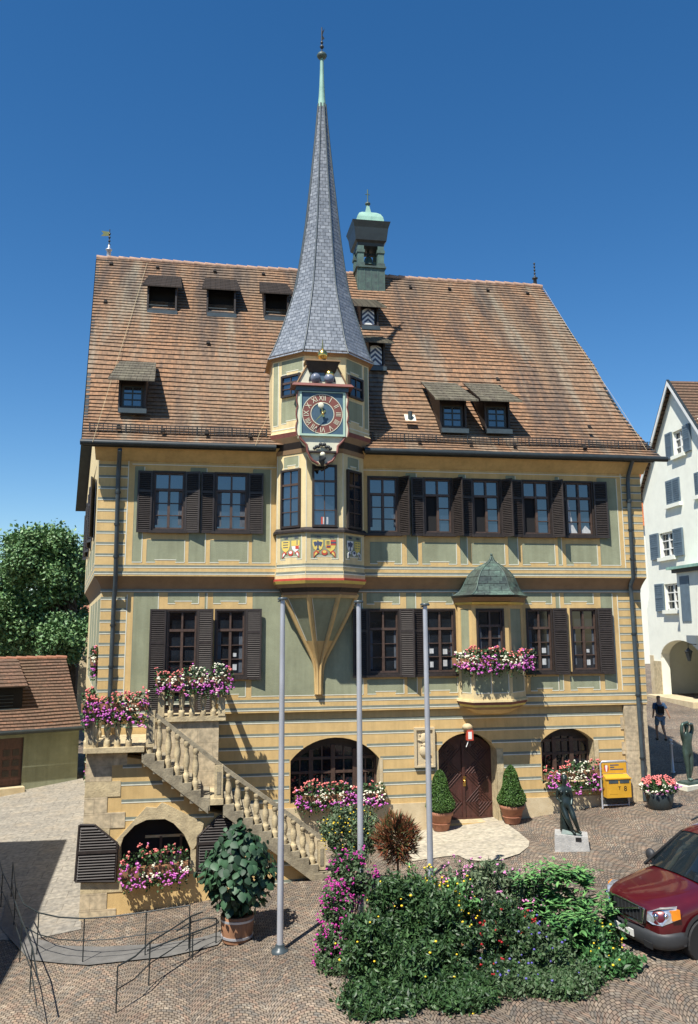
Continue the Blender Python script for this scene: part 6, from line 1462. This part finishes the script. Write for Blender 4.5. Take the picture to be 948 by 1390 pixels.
# roof skin and pillars
mb = MB()
rr = []
for x, zt5 in ((2.13, 1.70), (2.35, 1.765), (2.7, 1.80), (3.6, 1.815), (4.25, 1.785), (4.5, 1.70)): rr.append([V((x, -.74, zt5-.085)), V((x, -.66, zt5-.01)), V((x, -.3, zt5+.02)), V((x, .3, zt5+.02)), V((x, .66, zt5-.01)), V((x, .74, zt5-.085))])
mb.loft(rr, PAINT, True, uv=False, closed=False, cap=False); smooth_obj(mb, 'roof', car, 2)
for sy in (-1, 1):
    mb = MB(); mb.tube([(1.26, sy*.895, 1.13), (1.75, sy*.785, 1.41), (2.15, sy*.68, 1.655), (2.6, sy*.665, 1.72)], [.028, .025, .025, .03], BLACK, 6); mb.build('windscreen_pillar', None).parent = car
    for x in (2.75, 3.75): mb = MB(); mb.tube([(x, sy*.925, 1.12), (x+.03, sy*.73, 1.72)], .04, BLACK, 6); mb.build('door_pillar', None).parent = car
    mb = MB(); mb.tube([(2.4, sy*.62, 1.84), (2.55, sy*.62, 1.87), (4.2, sy*.62, 1.87), (4.35, sy*.62, 1.82)], .018, GUT, 6); mb.build('roof_rail', None).parent = car
    mb = MB(); mb.sphere((1.60, sy*1.07, 1.20), .13, PLAST, 12, sx=.65, sz=.95); mb.tube([(1.62, sy*.90, 1.10), (1.62, sy*1.0, 1.12)], .03, PLAST, 6); mb.build('wing_mirror', None).parent = car
    # headlight
    mb = MB(); pts = [(-.0, .54, .76), (.02, .56, .90), (.16, .74, .97), (.42, .905, .98), (.40, .93, .80), (.12, .82, .72), (.03, .66, .72)]
    mb.hexa([V((x-.012, sy*(y+.0), z)) for x, y, z in pts], [V((x+.10, sy*(y-.10), z)) for x, y, z in pts], LENS); ho = mb.build('headlight', None); ho.parent = car
    mb = MB(); mb.hexa([V((.28, sy*.925, .80)), V((.43, sy*.965, .82)), V((.44, sy*.955, .97)), V((.30, sy*.90, .96))], [V((.30, sy*.80, .80)), V((.42, sy*.8, .82)), V((.42, sy*.8, .95)), V((.30, sy*.8, .94))], AMB); mb.build('indicator', None).parent = ho
    for q in (.10, .24):
        mb = MB(); mb.sphere((q-.01, sy*(.62+q*.75), .85), .055, CHROME, 10); mb.build('lamp_bulb', None).parent = ho
# bumper
mb = MB(); rr = []
for x, hw in ((.10, .0), ): pass
bpts = [(.62, .975), (.25, .93), (.06, .80), (-.04, .55), (-.07, .0)]
path = [V((x, -y, 0)) for x, y in bpts]+[V((x, y, 0)) for x, y in reversed(bpts[:-1])]
rr = []
for p in path: 
    n_ = V((-1, 0, 0)) if abs(p.y) < .7 else (V((-.5, math.copysign(.85, p.y), 0)) if abs(p.y) < .95 else V((0, math.copysign(1, p.y), 0)))
    rr.append([V((p.x, p.y, .28))-n_*.15, V((p.x, p.y, .30))+n_*.0, V((p.x, p.y, .40))+n_*.035, V((p.x, p.y, .55))+n_*.03, V((p.x, p.y, .60))-n_*.02, V((p.x, p.y, .60))-n_*.15])
mb.loft(rr, PLAST, True, uv=False); smooth_obj(mb, 'bumper', car, 1)
mb = MB(); mb.box((-.02, -.50, .70), (.05, .50, .92), BLACK)
gr_o = mb.build('grille', None); gr_o.parent = car
mb = MB(); mb.tube([(-.01, -.50, .94), (-.04, -.46, .70), (-.06, .0, .665), (-.04, .46, .70), (-.01, .50, .94)], .02, CHROME, 6); mb.tube([(-.01, -.50, .94), (-.02, .0, .955), (-.01, .50, .94)], .015, CHROME, 6); mb.build('grille_surround', None).parent = gr_o
for k in range(9): mb = MB(); y = -.42+k*.105; mb.box((-.035, y-.008, .70), (-.02, y+.008, .92), PLAST); mb.build('grille_bar', None).parent = gr_o
mb = MB(); mb.tube([(-.045, .40, .69), (-.04, -.40, .93)], .018, CHROME, 6); mb.build('grille_bar', None).parent = gr_o
mb = MB(); mb.box((-.135, -.27, .42), (-.115, .27, .54), WPNT); mb.build('number_plate', None).parent = car
for y0_, y1_ in ((-.72, -.5), (.5, .72)): mb = MB(); mb.box((-.095, y0_, .34), (-.07, y1_, .44), BLACK); mb.build('fog_lamp', None).parent = car
for wx in (.90, 3.85):
    for sy in (-1, 1):
        wy = sy*.955; w_o = MB()
        def ringY(R0, y, n=28): return [V((wx+R0*math.cos(2*math.pi*i/n), y, .36+R0*math.sin(2*math.pi*i/n))) for i in range(n)]
        w_o.loft([ringY(.25, wy+sy*.03), ringY(.345, wy+sy*.035), ringY(.365, wy+sy*.01), ringY(.365, wy-sy*.18), ringY(.25, wy-sy*.2)], TYRE, True, uv=False)
        wo = w_o.build('wheel', None); wo.parent = car
        rm_ = MB(); rm_.loft([ringY(.25, wy+sy*.03), ringY(.235, wy+sy*.02), ringY(.22, wy-sy*.03)], STEEL, True, uv=False, cap=False); rm_.sphere((wx, wy+sy*.0, .36), .06, STEEL, 10, sy=.6)
        for k in range(7):
            a = 2*math.pi*k/7; d = V((math.cos(a), 0, math.sin(a))); s_ = V((-math.sin(a), 0, math.cos(a)))*.022; c_ = V((wx, wy+sy*.005, .36))
            rm_.hexa([c_+d*.04-s_, c_+d*.04+s_, c_+d*.235+s_*1.4, c_+d*.235-s_*1.4], [c_+d*.04-s_+V((0, sy*.02, 0)), c_+d*.04+s_+V((0, sy*.02, 0)), c_+d*.235+s_*1.4+V((0, sy*.015, 0)), c_+d*.235-s_*1.4+V((0, sy*.015, 0))], STEEL)
        rm_.loft([ringY(.22, wy-sy*.03), ringY(.01, wy-sy*.035)], BLACK, uv=False, cap=False); rm_.build('rim', None).parent = wo
        ar = MB(); n_ = 14
        def arc(r_, y): return [V((wx+r_*math.cos(math.pi*i/n_), y, .36+r_*math.sin(math.pi*i/n_))) for i in range(n_+1)]
        a1_, a2_ = arc(.40, sy*.972), arc(.47, sy*.968); a3_ = arc(.40, sy*.80)
        for i in range(n_): ar.face([a1_[i], a1_[i+1], a2_[i+1], a2_[i]], PLAST); ar.face([a1_[i], a3_[i], a3_[i+1], a1_[i+1]], BLACK)
        aw = [V((wx+.40*math.cos(math.pi*i/n_), sy*.966, .36+.40*math.sin(math.pi*i/n_))) for i in range(n_+1)]
        aw = [V((p.x, sy*.957, p.z)) for p in aw]; ar.face(aw, BLACK); ar.build('wheel_arch', None).parent = car
for sy in (-1, 1):
    mb = MB()
    for x in (1.42, 2.75, 3.7): mb.tube([(x, sy*.963, .42), (x, sy*.966, .75), (x, sy*.915, 1.13)], .006, BLACK, 4)
    mb.box((1.42, sy*.955, .36), (3.45, sy*.975, .46), PLAST); mb.build('door_seams', None).parent = car
    for x in (2.45, 3.45): mb = MB(); mb.tube([(x, sy*.955, .96), (x+.09, sy*.99, .965), (x+.18, sy*.955, .97)], .014, PAINT, 6); mb.build('door_handle', None).parent = car
mb = MB()
for y in (-.5, .15): mb.tube([(1.40, y, 1.20), (1.52, y+.5, 1.30)], .010, BLACK, 5)
mb.build('wipers', None).parent = car
mb = MB()
for x, y in ((2.2, -.38), (2.2, .38)): mb.box((x, y-.22, .7), (x+.14, y+.22, 1.35), DRK); mb.box((x+.02, y-.1, 1.35), (x+.12, y+.1, 1.52), DRK)
mb.box((1.5, -.75, .7), (1.62, .75, 1.08), DRK); mb.build('seats', None).parent = car
car.location = V((8.0, -8.72, -.50)); car.rotation_euler = (rad(1.5), rad(-4.6), rad(11.7)); car.scale = (.95, .97, 1.02)

# ================================================================== NEIGHBOURS
# ---- low annex across the lane
annex = thing('annex', 'low sage green outbuilding with a brown door, dormer hatch and red tiled roof', 'outbuilding', (-7, 11, -.6))
aR = V((-4.62, 11.6, 0)); aU = (V((-7.35, 10.45, 0))-V((-4.62, 11.6, 0))).normalized()*-1; pa = Pl(aR-aU*12, aU, (aU.y, -aU.x, 0)); PA_L = 12.0
ze = pa.q(60, 989)[1]; ud0, wd1 = pa.q(2, 1003); ud1, _ = pa.q(33, 1003); _, wd0 = pa.q(15, 1068)
ANG = mat('annex_plaster', (.26, .28, .19), .9, .1, 1.5, .3, 40)
mb = MB(); mb.plate(pa, [(0, -2), (PA_L, -2), (PA_L, ze+.05), (0, ze+.05)], [[(ud0-.25, wd0), (ud1, wd0), (ud1, wd1), (ud0-.25, wd1)]], .25, ANG); mb.pbox(pa, 0, PA_L, -2, ze, -5.2, -5, ANG); mb.pbox(pa, PA_L-.2, PA_L-.01, -2, ze, -5, -.01, ANG); mb.build('wall', annex)
mb = MB(); mb.pbox(pa, ud0-.25, ud1, wd0, wd1, -.2, -.12, DOORM); 
for i in range(3):
    for j in range(2): mb.pbox(pa, ud0+.12+j*.34, ud0+.36+j*.34, wd0+.35+i*.38, wd0+.58+i*.38, -.12, -.10, DRK)
do_ = mb.build('door', annex); mb = MB(); mb.pbox(pa, ud0-.4, ud1+.05, wd0-.28, wd0, 0, .35, PLINTH); mb.build('door_step', annex)
rz = pa.q(60, 893, -2.6)[1]
mb = MB(); N_ = 23
def rp(u, f, l=0): return pa.p(u, ze+(rz-ze)*f+l, .38-(2.98)*f)
for i in range(N_):
    f0, f1 = i/N_, (i+1)/N_
    for k in range(24):
        u0, u1 = PA_L*k/24, PA_L*(k+1)/24+(.0)
        w0_, w1_ = .012*math.sin(k*.8+i*.4), .012*math.sin((k+1)*.8+i*.4)
        p = [rp(u0, f0, .05+w0_), rp(u1, f0, .05+w1_), rp(u1, f1, w1_), rp(u0, f1, w0_)]; mb.face(p, TILE2, [(u0, i*.2), (u1, i*.2), (u1, (i+1)*.2), (u0, (i+1)*.2)]); mb.face([p[0]-V((0, 0, .05)), p[1]-V((0, 0, .05)), p[1], p[0]], TILE2, [(0, 0)]*4)
mb.face([rp(0, 1), rp(PA_L, 1), pa.p(PA_L, ze, -5.6), pa.p(0, ze, -5.6)], TILE2, [(0, 0), (12, 0), (12, 4), (0, 4)]); mb.face([rp(PA_L, 0), rp(PA_L, 1), pa.p(PA_L, ze, -5.6)], ANG); ro_ = mb.build('roof', annex)
mb = MB()
for k in range(30): u0 = PA_L*k/30; mb.tube([rp(u0, 1, .0), rp(u0+.44, 1, -.02)], [.11, .09], TERRA, 7)
mb.build('ridge_tiles', ro_)
mb = MB(); mb.tube([pa.p(0, ze-.02, .46), pa.p(PA_L+.05, ze-.02, .46)], .08, GUT, 8); mb.build('gutter', annex)
# hatch dormer
u1 = pa.q(34, 963, .0)[0]; u0 = u1-2.6
def rpd(u, w_, d): return pa.p(u, w_, d)
fb_, ft_ = .30, .92; zb0 = ze+(rz-ze)*fb_; db = .38-2.98*fb_; zt0 = zb0+.80
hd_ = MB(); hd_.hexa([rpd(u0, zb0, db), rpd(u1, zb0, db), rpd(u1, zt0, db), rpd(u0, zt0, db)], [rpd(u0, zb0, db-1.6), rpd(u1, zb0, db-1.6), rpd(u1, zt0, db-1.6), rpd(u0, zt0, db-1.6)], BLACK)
for k in range(4): hd_.tube([rpd(u0, zb0+.1+k*.13, db+.03), rpd(u1-.35, zb0+.1+k*.13, db+.03)], .014, PIPE, 5)
hd_.pbox(pa, u0, u1-.1, zb0-.08, zb0-.0, db, db+.08, PIPE); ho_ = hd_.build('dormer', annex)
mb = MB()
for i in range(8):
    f0, f1 = i/8, (i+1)/8; q = lambda u, f, l: rpd(u, zt0+.02+(rz-.02-zt0)*f+l, db+.30+(-2.35-(db+.30))*f)
    p = [q(u0, f0, .04), q(u1+.12, f0, .04), q(u1+.12-.05*f1, f1, 0), q(u0, f1, 0)]; mb.face(p, TILE2, [(0, i*.24), (2.6, i*.24), (2.6, (i+1)*.24), (0, (i+1)*.24)]); mb.face([p[0]-V((0, 0, .05)), p[1]-V((0, 0, .05)), p[1], p[0]], TILE2, [(0, 0)]*4)
mb.hexa([q(u1+.02, 0, -.02), q(u1+.12, 0, -.02), q(u1+.1, 1, -.05), q(u1, 1, -.05)], [q(u1+.02, 0, -.06), q(u1+.12, 0, -.06), q(u1+.1, 1, -.1), q(u1, 1, -.1)], DRK); mb.build('dormer_roof', ho_)

# ---- tall white house on the right: gable wall runs away from us
wd = V((.075, 1, 0)).normalized(); wN = V((-wd.y, wd.x, 0)); base = gp(913, 948, 20)
pw = Pl(base, -wd, wN)                             # u grows towards the camera (to the right in the picture)
white = thing('white_house', 'tall pale green white gabled house with blue shutters and an arcade arch', 'house', base)
wq = lambda px, py, d=0: pw.q(px, py, d)
ap = wq(914, 520); le = wq(872, 668); ue = wq(882, 820)
uL = wq(877, 800)[0]; hw_ = ap[0]-le[0]; uR = ap[0]+hw_
ar0, ar1 = wq(904, 947), None; arw = 3.9; tp_ = wq(922, 869)
aL = wq(895, 905)[0]; 
ac_u = tp_[0]; asp = wq(901, 893)[1]; au0 = wq(900, 930)[0]; au1 = 2*ac_u-au0
arcp = [(au0, -.5), (au1, -.5)]+[(ac_u+(au1-au0)/2*math.cos(math.pi*i/14), asp+(tp_[1]-asp)*math.sin(math.pi*i/14)) for i in range(15)]
wins = [((914, 583, 930, 617), 1, 'w'), ((905, 650, 924, 684), 0, 's'), ((896, 722, 917, 756), 1, 'w'), ((903, 792, 924, 828), 1, 'w'), ((944, 640, 956, 672), 0, 's')]
WR = []
for (x0, y0, x1, y1), _, k in wins:
    c_ = wq((x0+x1)/2, (y0+y1)/2); u0 = wq(x0, (y0+y1)/2)[0]; u1 = wq(x1, (y0+y1)/2)[0]; hh = (wq((x0+x1)/2, y0)[1]-wq((x0+x1)/2, y1)[1])
    WR.append((u0, u1, c_[1]-hh/2, c_[1]+hh/2))
u_lo = wq(886, 940)[0]
mb = MB(); jz = ue[1]; topo = wq(872, 668)[1]
outer = [(u_lo, -1), (uR, -1), (uR, topo), (ap[0], ap[1]), (le[0], topo), (le[0]+.05, jz+.5), (u_lo, jz-.3)]
mb.plate(pw, outer, [arcp]+[rectpts(h) for h, q_ in zip(WR, wins) if q_[2] == 'w'], .5, WALLW, WALLW); mb.build('wall', white)
mb = MB(); mb.pbox(pw, u_lo, au0-.9, -1, asp+.1, 0, .02, PLINTH); mb.pbox(pw, au0-.9, au0, -1, asp-.2, 0, .05, STON2); mb.build('arcade_pier', white)
mb = MB(); mb.pbox(pw, u_lo, uR, -1, tp_[1]+.4, -4.2, -3.9, WALLW); mb.pbox(pw, u_lo, u_lo+.4, -1, tp_[1]+.4, -4, -.5, WALLW); mb.pbox(pw, uR-.4, uR, -1, tp_[1]+.4, -4, -.5, WALLW); mb.pbox(pw, u_lo, uR, tp_[1]+.4, tp_[1]+.7, -4.2, -.5, WALLW)
mb.build('arcade_inner_wall', white)
mb = MB(); a_ = ac_u+.2; mb.pbox(pw, a_-.7, a_+.7, asp-2.2, asp+.2, -3.9, -3.85, SHBL)
for f in (-.66, 0, .62): mb.pbox(pw, a_+f-.03, a_+f+.07, asp-2.2, asp+.2, -3.85, -3.8, WPNT)
for k in range(4): mb.pbox(pw, a_-.7, a_+.7, asp-2.2+k*.78, asp-2.13+k*.78, -3.85, -3.8, WPNT)
mb.build('arcade_window', white)
mb = MB(); mb.pbox(pw, au0-.3, au1+.5, -.35, .14, -.5, .9, PLINTH); mb.build('arcade_step', white)
rd = 14.0
mb = MB()
off = -pw.N*rd
for s_, (uu, zz) in enumerate(((uR+.5, topo-.75), (le[0]-.4, topo-.6))):
    a = pw.p(uu, zz, .35); b = pw.p(ap[0], ap[1]+.12, .35); n_ = 30
    for i in range(n_):
        p0, p1 = a.lerp(b, i/n_), a.lerp(b, (i+1)/n_); up = V((0, 0, .06)); q_ = [p0+up, p0+up+off, p1+off, p1]; L0 = (b-a).length
        mb.face(q_, TILE2, [(0, i*L0/n_), (rd, i*L0/n_), (rd, (i+1)*L0/n_), (0, (i+1)*L0/n_)]); mb.face([p0, p0+off, p0+up+off, p0+up], TILE2, [(0, 0)]*4)
mb.build('roof', white)
mb = MB()
for (uu, zz) in ((uR+.5, topo-.75), (le[0]-.4, topo-.6)):
    a = pw.p(uu, zz, .38); b = pw.p(ap[0], ap[1]+.12, .38); mb.hexa([a, b, b-V((0, 0, .28)), a-V((0, 0, .28))], [p_+pw.N*-.06 for p_ in (a, b, b-V((0, 0, .28)), a-V((0, 0, .28)))], WPNT); mb.hexa([a+V((0, 0, .02)), b+V((0, 0, .02)), b+V((0, 0, .08)), a+V((0, 0, .08))], [p_+pw.N*-.15 for p_ in (a+V((0, 0, .02)), b+V((0, 0, .02)), b+V((0, 0, .08)), a+V((0, 0, .08)))], GUT)
mb.build('verge_board', white)
for h, (_, opn, kind) in zip(WR, wins):
    u0, u1, w0_, w1_ = h; um = (u0+u1)/2
    if kind == 'w':
        f = MB(); t_ = .09
        for a, b, c_, d in ((u0, u0+t_, w0_, w1_), (u1-t_, u1, w0_, w1_), (u0, u1, w1_-t_, w1_), (u0, u1, w0_, w0_+t_), (um-.06, um+.06, w0_, w1_)): f.pbox(pw, a, b, c_, d, -.22, -.12, WPNT)
        for k in (1, 2): z = w0_+(w1_-w0_)*k/3; f.pbox(pw, u0, u1, z-.03, z+.03, -.2, -.13, WPNT)
        fo = f.build('window', white); g_ = MB(); g_.pbox(pw, u0, u1, w0_, w1_, -.24, -.20, GLASS2); g_.build('pane', fo); g_ = MB(); g_.pbox(pw, u0-.1, u1+.1, w0_-.2, w0_, -.1, .18, WALLW); g_.build('sill', fo)
        for s_ in (-1, 1):
            uu = u0 if s_ < 0 else u1; wd_ = (u1-u0)*.56; g_ = MB(); aa, bb_ = sorted((uu, uu+s_*wd_)); g_.pbox(pw, aa, bb_, w0_-.05, w1_+.05, .03, .10, SHBL)
            for (a, b, c_, d) in ((aa, aa+.07, w0_-.05, w1_+.05), (bb_-.07, bb_, w0_-.05, w1_+.05), (aa+.07, bb_-.07, w0_-.05, w0_+.05), (aa+.07, bb_-.07, w1_-.05, w1_+.05), (aa+.07, bb_-.07, (w0_+w1_)/2-.05, (w0_+w1_)/2+.05)): g_.pbox(pw, a, b, c_, d, .10, .125, SHBL)
            for k in range(int((w1_-w0_)/.12)): g_.pbox(pw, aa+.07, bb_-.07, w0_+.07+k*.12, w0_+.11+k*.12, .10, .115, SHBL)
            g_.build('shutter', white)
    else:
        for s_ in (0, 1):
            g_ = MB(); aa = u0+(um-u0)*s_*1.0; bb_ = um if s_ == 0 else u1; aa = u0 if s_ == 0 else um+.02; g_.pbox(pw, aa, bb_, w0_, w1_, -.01, .06, SHBL)
            for k in range(int((w1_-w0_)/.12)): g_.pbox(pw, aa+.08, bb_-.08, w0_+.05+k*.12, w0_+.10+k*.12, .06, .08, SHBL)
            g_.build('closed_shutter', white)
        g_ = MB(); g_.pbox(pw, u0-.1, u1+.1, w0_-.2, w0_, -.01, .18, WALLW); g_.build('sill', white)
# oriel box with copper top on its near side, partly in view
ob = wq(934, 771); mb = MB(); b_u, b_z0, b_z1 = wq(942, 800)[0], wq(945, 862)[1], ob[1]
mb.pbox(pw, b_u, b_u+3.5, b_z0, b_z1-.1, 0, .9, WALLW); mb.pbox(pw, b_u-.45, b_u+3.8, b_z1-.12, b_z1+.02, 0, 1.25, COPL); mb.pbox(pw, b_u-.25, b_u+3.7, b_z1-.3, b_z1-.12, 0, 1.05, DRK); mb.build('oriel', white)
mb = MB(); mb.pbox(pw, b_u+.35, b_u+1.3, b_z0+.7, b_z1-.5, .9, .94, SHBL); mb.build('oriel_shutter', white)
lq = wq(945, 888); t = thing('street_lantern', 'dark wall lantern on the white house beside the arcade arch', 'lantern', pw.p(lq[0], lq[1]-.4, .3))
mb = MB(); c_ = pw.p(lq[0]+.1, lq[1]-.35, .45); mb.lathe(c_, [(0, .09), (.45, .2), (.5, .24), (.62, .08), (.7, .02)], IRON, 6, False); mb.tube([pw.p(lq[0]+.1, lq[1]+.5, .0), pw.p(lq[0]+.1, lq[1]+.55, .45), c_+V((0, 0, .65))], .025, IRON, 6); mb.build('lantern_frame', t)

# ---- orange tiled house peeping out between the two
oh = thing('background_house', 'house with bright orange tiles peeping out between the hall and the white house', 'house', (34, 44, .5))
a, b = F(866, 628, 44), F(893, 628, 44); c_, d = F(893, 760, 44), F(866, 760, 44)
mb = MB(); ORT = brickmat('orange_tiles', (.55, .17, .06), (.42, .13, .055), (.2, .07, .04), .3, .35, .01, .85, 'UV', bump=.2); dx = V((1.0, 0, 0)); N_ = 16
e0 = F(858, 690, 43); e1 = F(905, 660, 43); k0 = V((e0.x-.5, 43, e0.z-1.5)); k1 = V((e1.x+4, 43, e0.z-1.5)); m0, m1 = V((e0.x-.5, 47, F(880, 626, 47).z)), V((e1.x+4, 47, F(880, 626, 47).z))
for i in range(N_): 
    f0, f1 = i/N_, (i+1)/N_; p = [k0.lerp(m0, f0), k1.lerp(m1, f0), k1.lerp(m1, f1), k0.lerp(m0, f1)]; mb.face(p, ORT, [(0, f0*6), (8, f0*6), (8, f1*6), (0, f1*6)])
mb.build('roof', oh); mb = MB(); mb.box((k0.x+.3, 43.4, 0), (k1.x-.3, 50, k0.z+.2), WALLW); mb.build('wall', oh)

# ---- neighbouring house left of the frame (its shadow lies over the lane)
def plain_house(label, x0, x1, y0, y1, zb_, ze_, zr_, axis, name, wallm, nwin):
    t = thing(name, label, 'house', ((x0+x1)/2, (y0+y1)/2, zb_)); mb = MB()
    if axis == 'x':
        ym = (y0+y1)/2; mb.box((x0, y0, zb_-2), (x1, y1, ze_), wallm); mb.hexa([(x0, y0, ze_+.002), (x0, y1, ze_+.002), (x0, ym, zr_-.1)], [(x1, y0, ze_+.002), (x1, y1, ze_+.002), (x1, ym, zr_-.1)], wallm); mb.build('wall', t)
        mb = MB()
        for ya in (y0-.4, y1+.4): mb.face([(x0-.3, ya, ze_-.25), (x1+.3, ya, ze_-.25), (x1+.3, ym, zr_), (x0-.3, ym, zr_)], TILE2, [(0, 0), (x1-x0, 0), (x1-x0, 6), (0, 6)])
    else:
        xm = (x0+x1)/2; mb.box((x0, y0, zb_-2), (x1, y1, ze_), wallm); mb.hexa([(x0, y0, ze_+.002), (x1, y0, ze_+.002), (xm, y0, zr_-.1)], [(x0, y1, ze_+.002), (x1, y1, ze_+.002), (xm, y1, zr_-.1)], wallm); mb.build('wall', t)
        mb = MB()
        for xa in (x0-.0, x1+.0): mb.face([(xa, y0-.0, ze_), (xa, y1+.0, ze_), (xm, y1+.0, zr_), (xm, y0-.0, zr_)], TILE2, [(0, 0), (y1-y0, 0), (y1-y0, 6), (0, 6)])
    mb.build('roof', t)
    pl_ = front(0); pb = Pl((x0, y1, 0), (1, 0, 0), (0, 1, 0))
    for k in range(nwin):
        for fl2 in range(int((ze_-zb_)/3)):
            u = (x1-x0)*(k+.5)/nwin; z = zb_+1.2+fl2*3
            f = MB(); f.pbox(pb, u-.55, u+.55, z, z+1.5, -.02, .06, WPNT); fo_ = f.build('window', t); f = MB(); f.pbox(pb, u-.45, u-.03, z+.1, z+1.4, .06, .07, GLASS2); f.pbox(pb, u+.03, u+.45, z+.1, z+1.4, .06, .07, GLASS2); f.build('pane', fo_)
    return t
plain_house('plastered house outside the left edge whose shadow crosses the lane', -19, -7.2, -11.5, .16, -1.6, 7.1, 9.5, 'y', 'neighbouring_house', STONE, 3)
plain_house('grey plastered house across the square, behind the viewer to the left', -24, -9, -44, -33, -1.8, 6.5, 9.5, 'x', 'neighbouring_house', ANG, 4)  # unseen row opposite, added to cut sky fill and darken lower pane reflections
plain_house('brown gabled house across the square, straight behind the viewer', -8.5, 6, -44, -32, -1.2, 7, 10, 'x', 'neighbouring_house', BRN, 4)
plain_house('stone house across the square, behind the viewer to the right', 6.5, 24, -44, -33, .2, 7, 9.8, 'x', 'neighbouring_house', STONE, 5)
plain_house('low house at the right end of the square, outside the frame', 30, 42, -30, -6, .5, 8.0, 12, 'y', 'neighbouring_house', ANG, 3)

# ---- trees beyond the annex
def tree(label, px, py, rx_, rz_, Y, n, seed, name='broadleaf_tree', s=.22, base=None, ry=None, trunk=.32):
    R.seed(seed); c = F(px, py, Y); g = gz(c.x, c.y)-.3; t = thing(name, label, 'tree', (c.x, c.y, g), 0, 'trees behind the outbuilding'); mb = MB()
    tk = V((c.x+(base or 0), c.y, g)); mb.tube([tk, tk+V((.1, 0, (c.z-g)*.5)), c], [trunk, trunk*.7, trunk*.3], BARK, 9)
    cl = [in_ell(c, (rx_*.85, (ry or rx_)*.85, rz_*.85), .45) for _ in range(46)]
    for k in cl[:16]: mb.tube([tk+V((.05, 0, (c.z-g)*R.uniform(.35, .8))), k.lerp(c, .4), k], [trunk*.3, trunk*.18, .03], BARK, 5)
    mb.build('trunk', t); fo = MB()
    for i in range(n):
        k = cl[int(R.random()**1.1*len(cl))]; sc_ = .17*rx_; v = V((R.gauss(0, 1), R.gauss(0, 1), R.gauss(0, .75)))*sc_; leaf(fo, k+v, s*R.uniform(.6, 1.3), TRL, .9, 1.5)
    fo.build('crown', t)
tree('big dark green broadleaf tree rising behind the outbuilding ridge', 60, 768, 2.35, 2.0, 20, 22000, 3, base=1.6, s=.135)
tree('lower rounded tree at the left edge behind the outbuilding', -8, 812, 2.0, 2.1, 21, 13000, 4, s=.135, base=-.4)
tree('bushy tree filling the gap right behind the outbuilding ridge', 45, 850, 2.8, 1.5, 22, 17000, 5, s=.135, trunk=.2)
tree('thin tree close to the hall side wall', 103, 795, 1.25, 2.6, 23, 12000, 6, s=.13, trunk=.12)
tree('far tree behind the others at the left edge', 30, 865, 3.4, 1.8, 27, 12000, 9, s=.17, trunk=.2)
tree('low leafy tree beside the trunk of the big tree', 90, 868, 1.3, 1.3, 18.5, 9000, 12, s=.12, trunk=.08)
bgw = thing('background_cottage', 'sunlit cottage glimpsed between the tree and the hall side wall', 'house', F(112, 860, 30)); 
mb = MB(); c_ = F(116, 850, 30); mb.box((c_.x-1.0, 30, -1), (c_.x+3, 34, c_.z+.6), PLINTH); mb.build('wall', bgw); mb = MB(); mb.hexa([(c_.x-1.3, 29.7, c_.z+.6), (c_.x+3.3, 29.7, c_.z+.6), (c_.x+3.3, 32, c_.z+2.0), (c_.x-1.3, 32, c_.z+2.0)], [(c_.x-1.3, 29.7, c_.z+.75), (c_.x+3.3, 29.7, c_.z+.75), (c_.x+3.3, 32, c_.z+2.15), (c_.x-1.3, 32, c_.z+2.15)], TERRA); mb.build('roof', bgw)

# ---- railings at the lower left
def railing(label, toppts, h, posts, name='railing', two=True):
    q = [V(p) for p in toppts]; t = thing(name, label, 'railing', (q[0].x, q[0].y, q[0].z-h)); mb = MB(); mb.tube(q, .015, GUT, 6); mb.build('top_rail', t)
    if two: mb = MB(); mb.tube([p-V((0, 0, h*.5)) for p in q], .011, GUT, 6); mb.build('middle_rail', t)
    for i in posts: mb = MB(); p = q[i]; mb.tube([p, V((p.x, p.y, min(gz(p.x, p.y), p.z-h)-.03))], .013, GUT, 6); mb.build('post', t)
def rg_(px, py, y=None, h=.85):                    # rail point that stands h above the ground seen at the post foot
    z = 0
    for _ in range(10): q = G(px, py, z); z = gz(q.x, q.y)+h
    return q
top = [(18, 1170), (22, 1205), (33, 1228), (53, 1239), (80, 1245), (115, 1247), (155, 1244), (199, 1238), (230, 1233), (258, 1229)]
railing('curved iron railing along the lane edge below the cellar window', [rg_(*p) for p in top], .85, [0, 1, 3, 5, 7, 9])
top = [(160, 1312), (184, 1298), (204, 1279), (232, 1262), (259, 1244), (275, 1238)]
railing('sloping handrail of the stairway leading down beside the wooden tub', [rg_(*p, h=.75) for p in top], .75, [0, 2, 4])
c = [rg_(px, py, h=.5) for px, py in ((200, 1290), (232, 1277), (262, 1266), (288, 1257), (297, 1252), (294, 1247), (280, 1246), (259, 1252), (240, 1264))]
railing('looped low handrail end next to the tub plant', c, .5, [2, 5], two=False)
top = [(-4, 1155), (4, 1185), (16, 1210), (30, 1250), (44, 1285), (52, 1330)]
railing('outer iron railing running off at the bottom left corner', [rg_(*p, h=.8) for p in top], .8, [1, 3, 4])
K = [gp(*p) for p in ((10, 1215), (18, 1250), (40, 1272), (80, 1285), (140, 1287), (215, 1283), (270, 1275), (300, 1266), (306, 1272), (296, 1284), (230, 1300), (120, 1312), (40, 1305), (0, 1260))]
polysheet('ramp', [(p.x, p.y) for p in K], ROADM, .03)
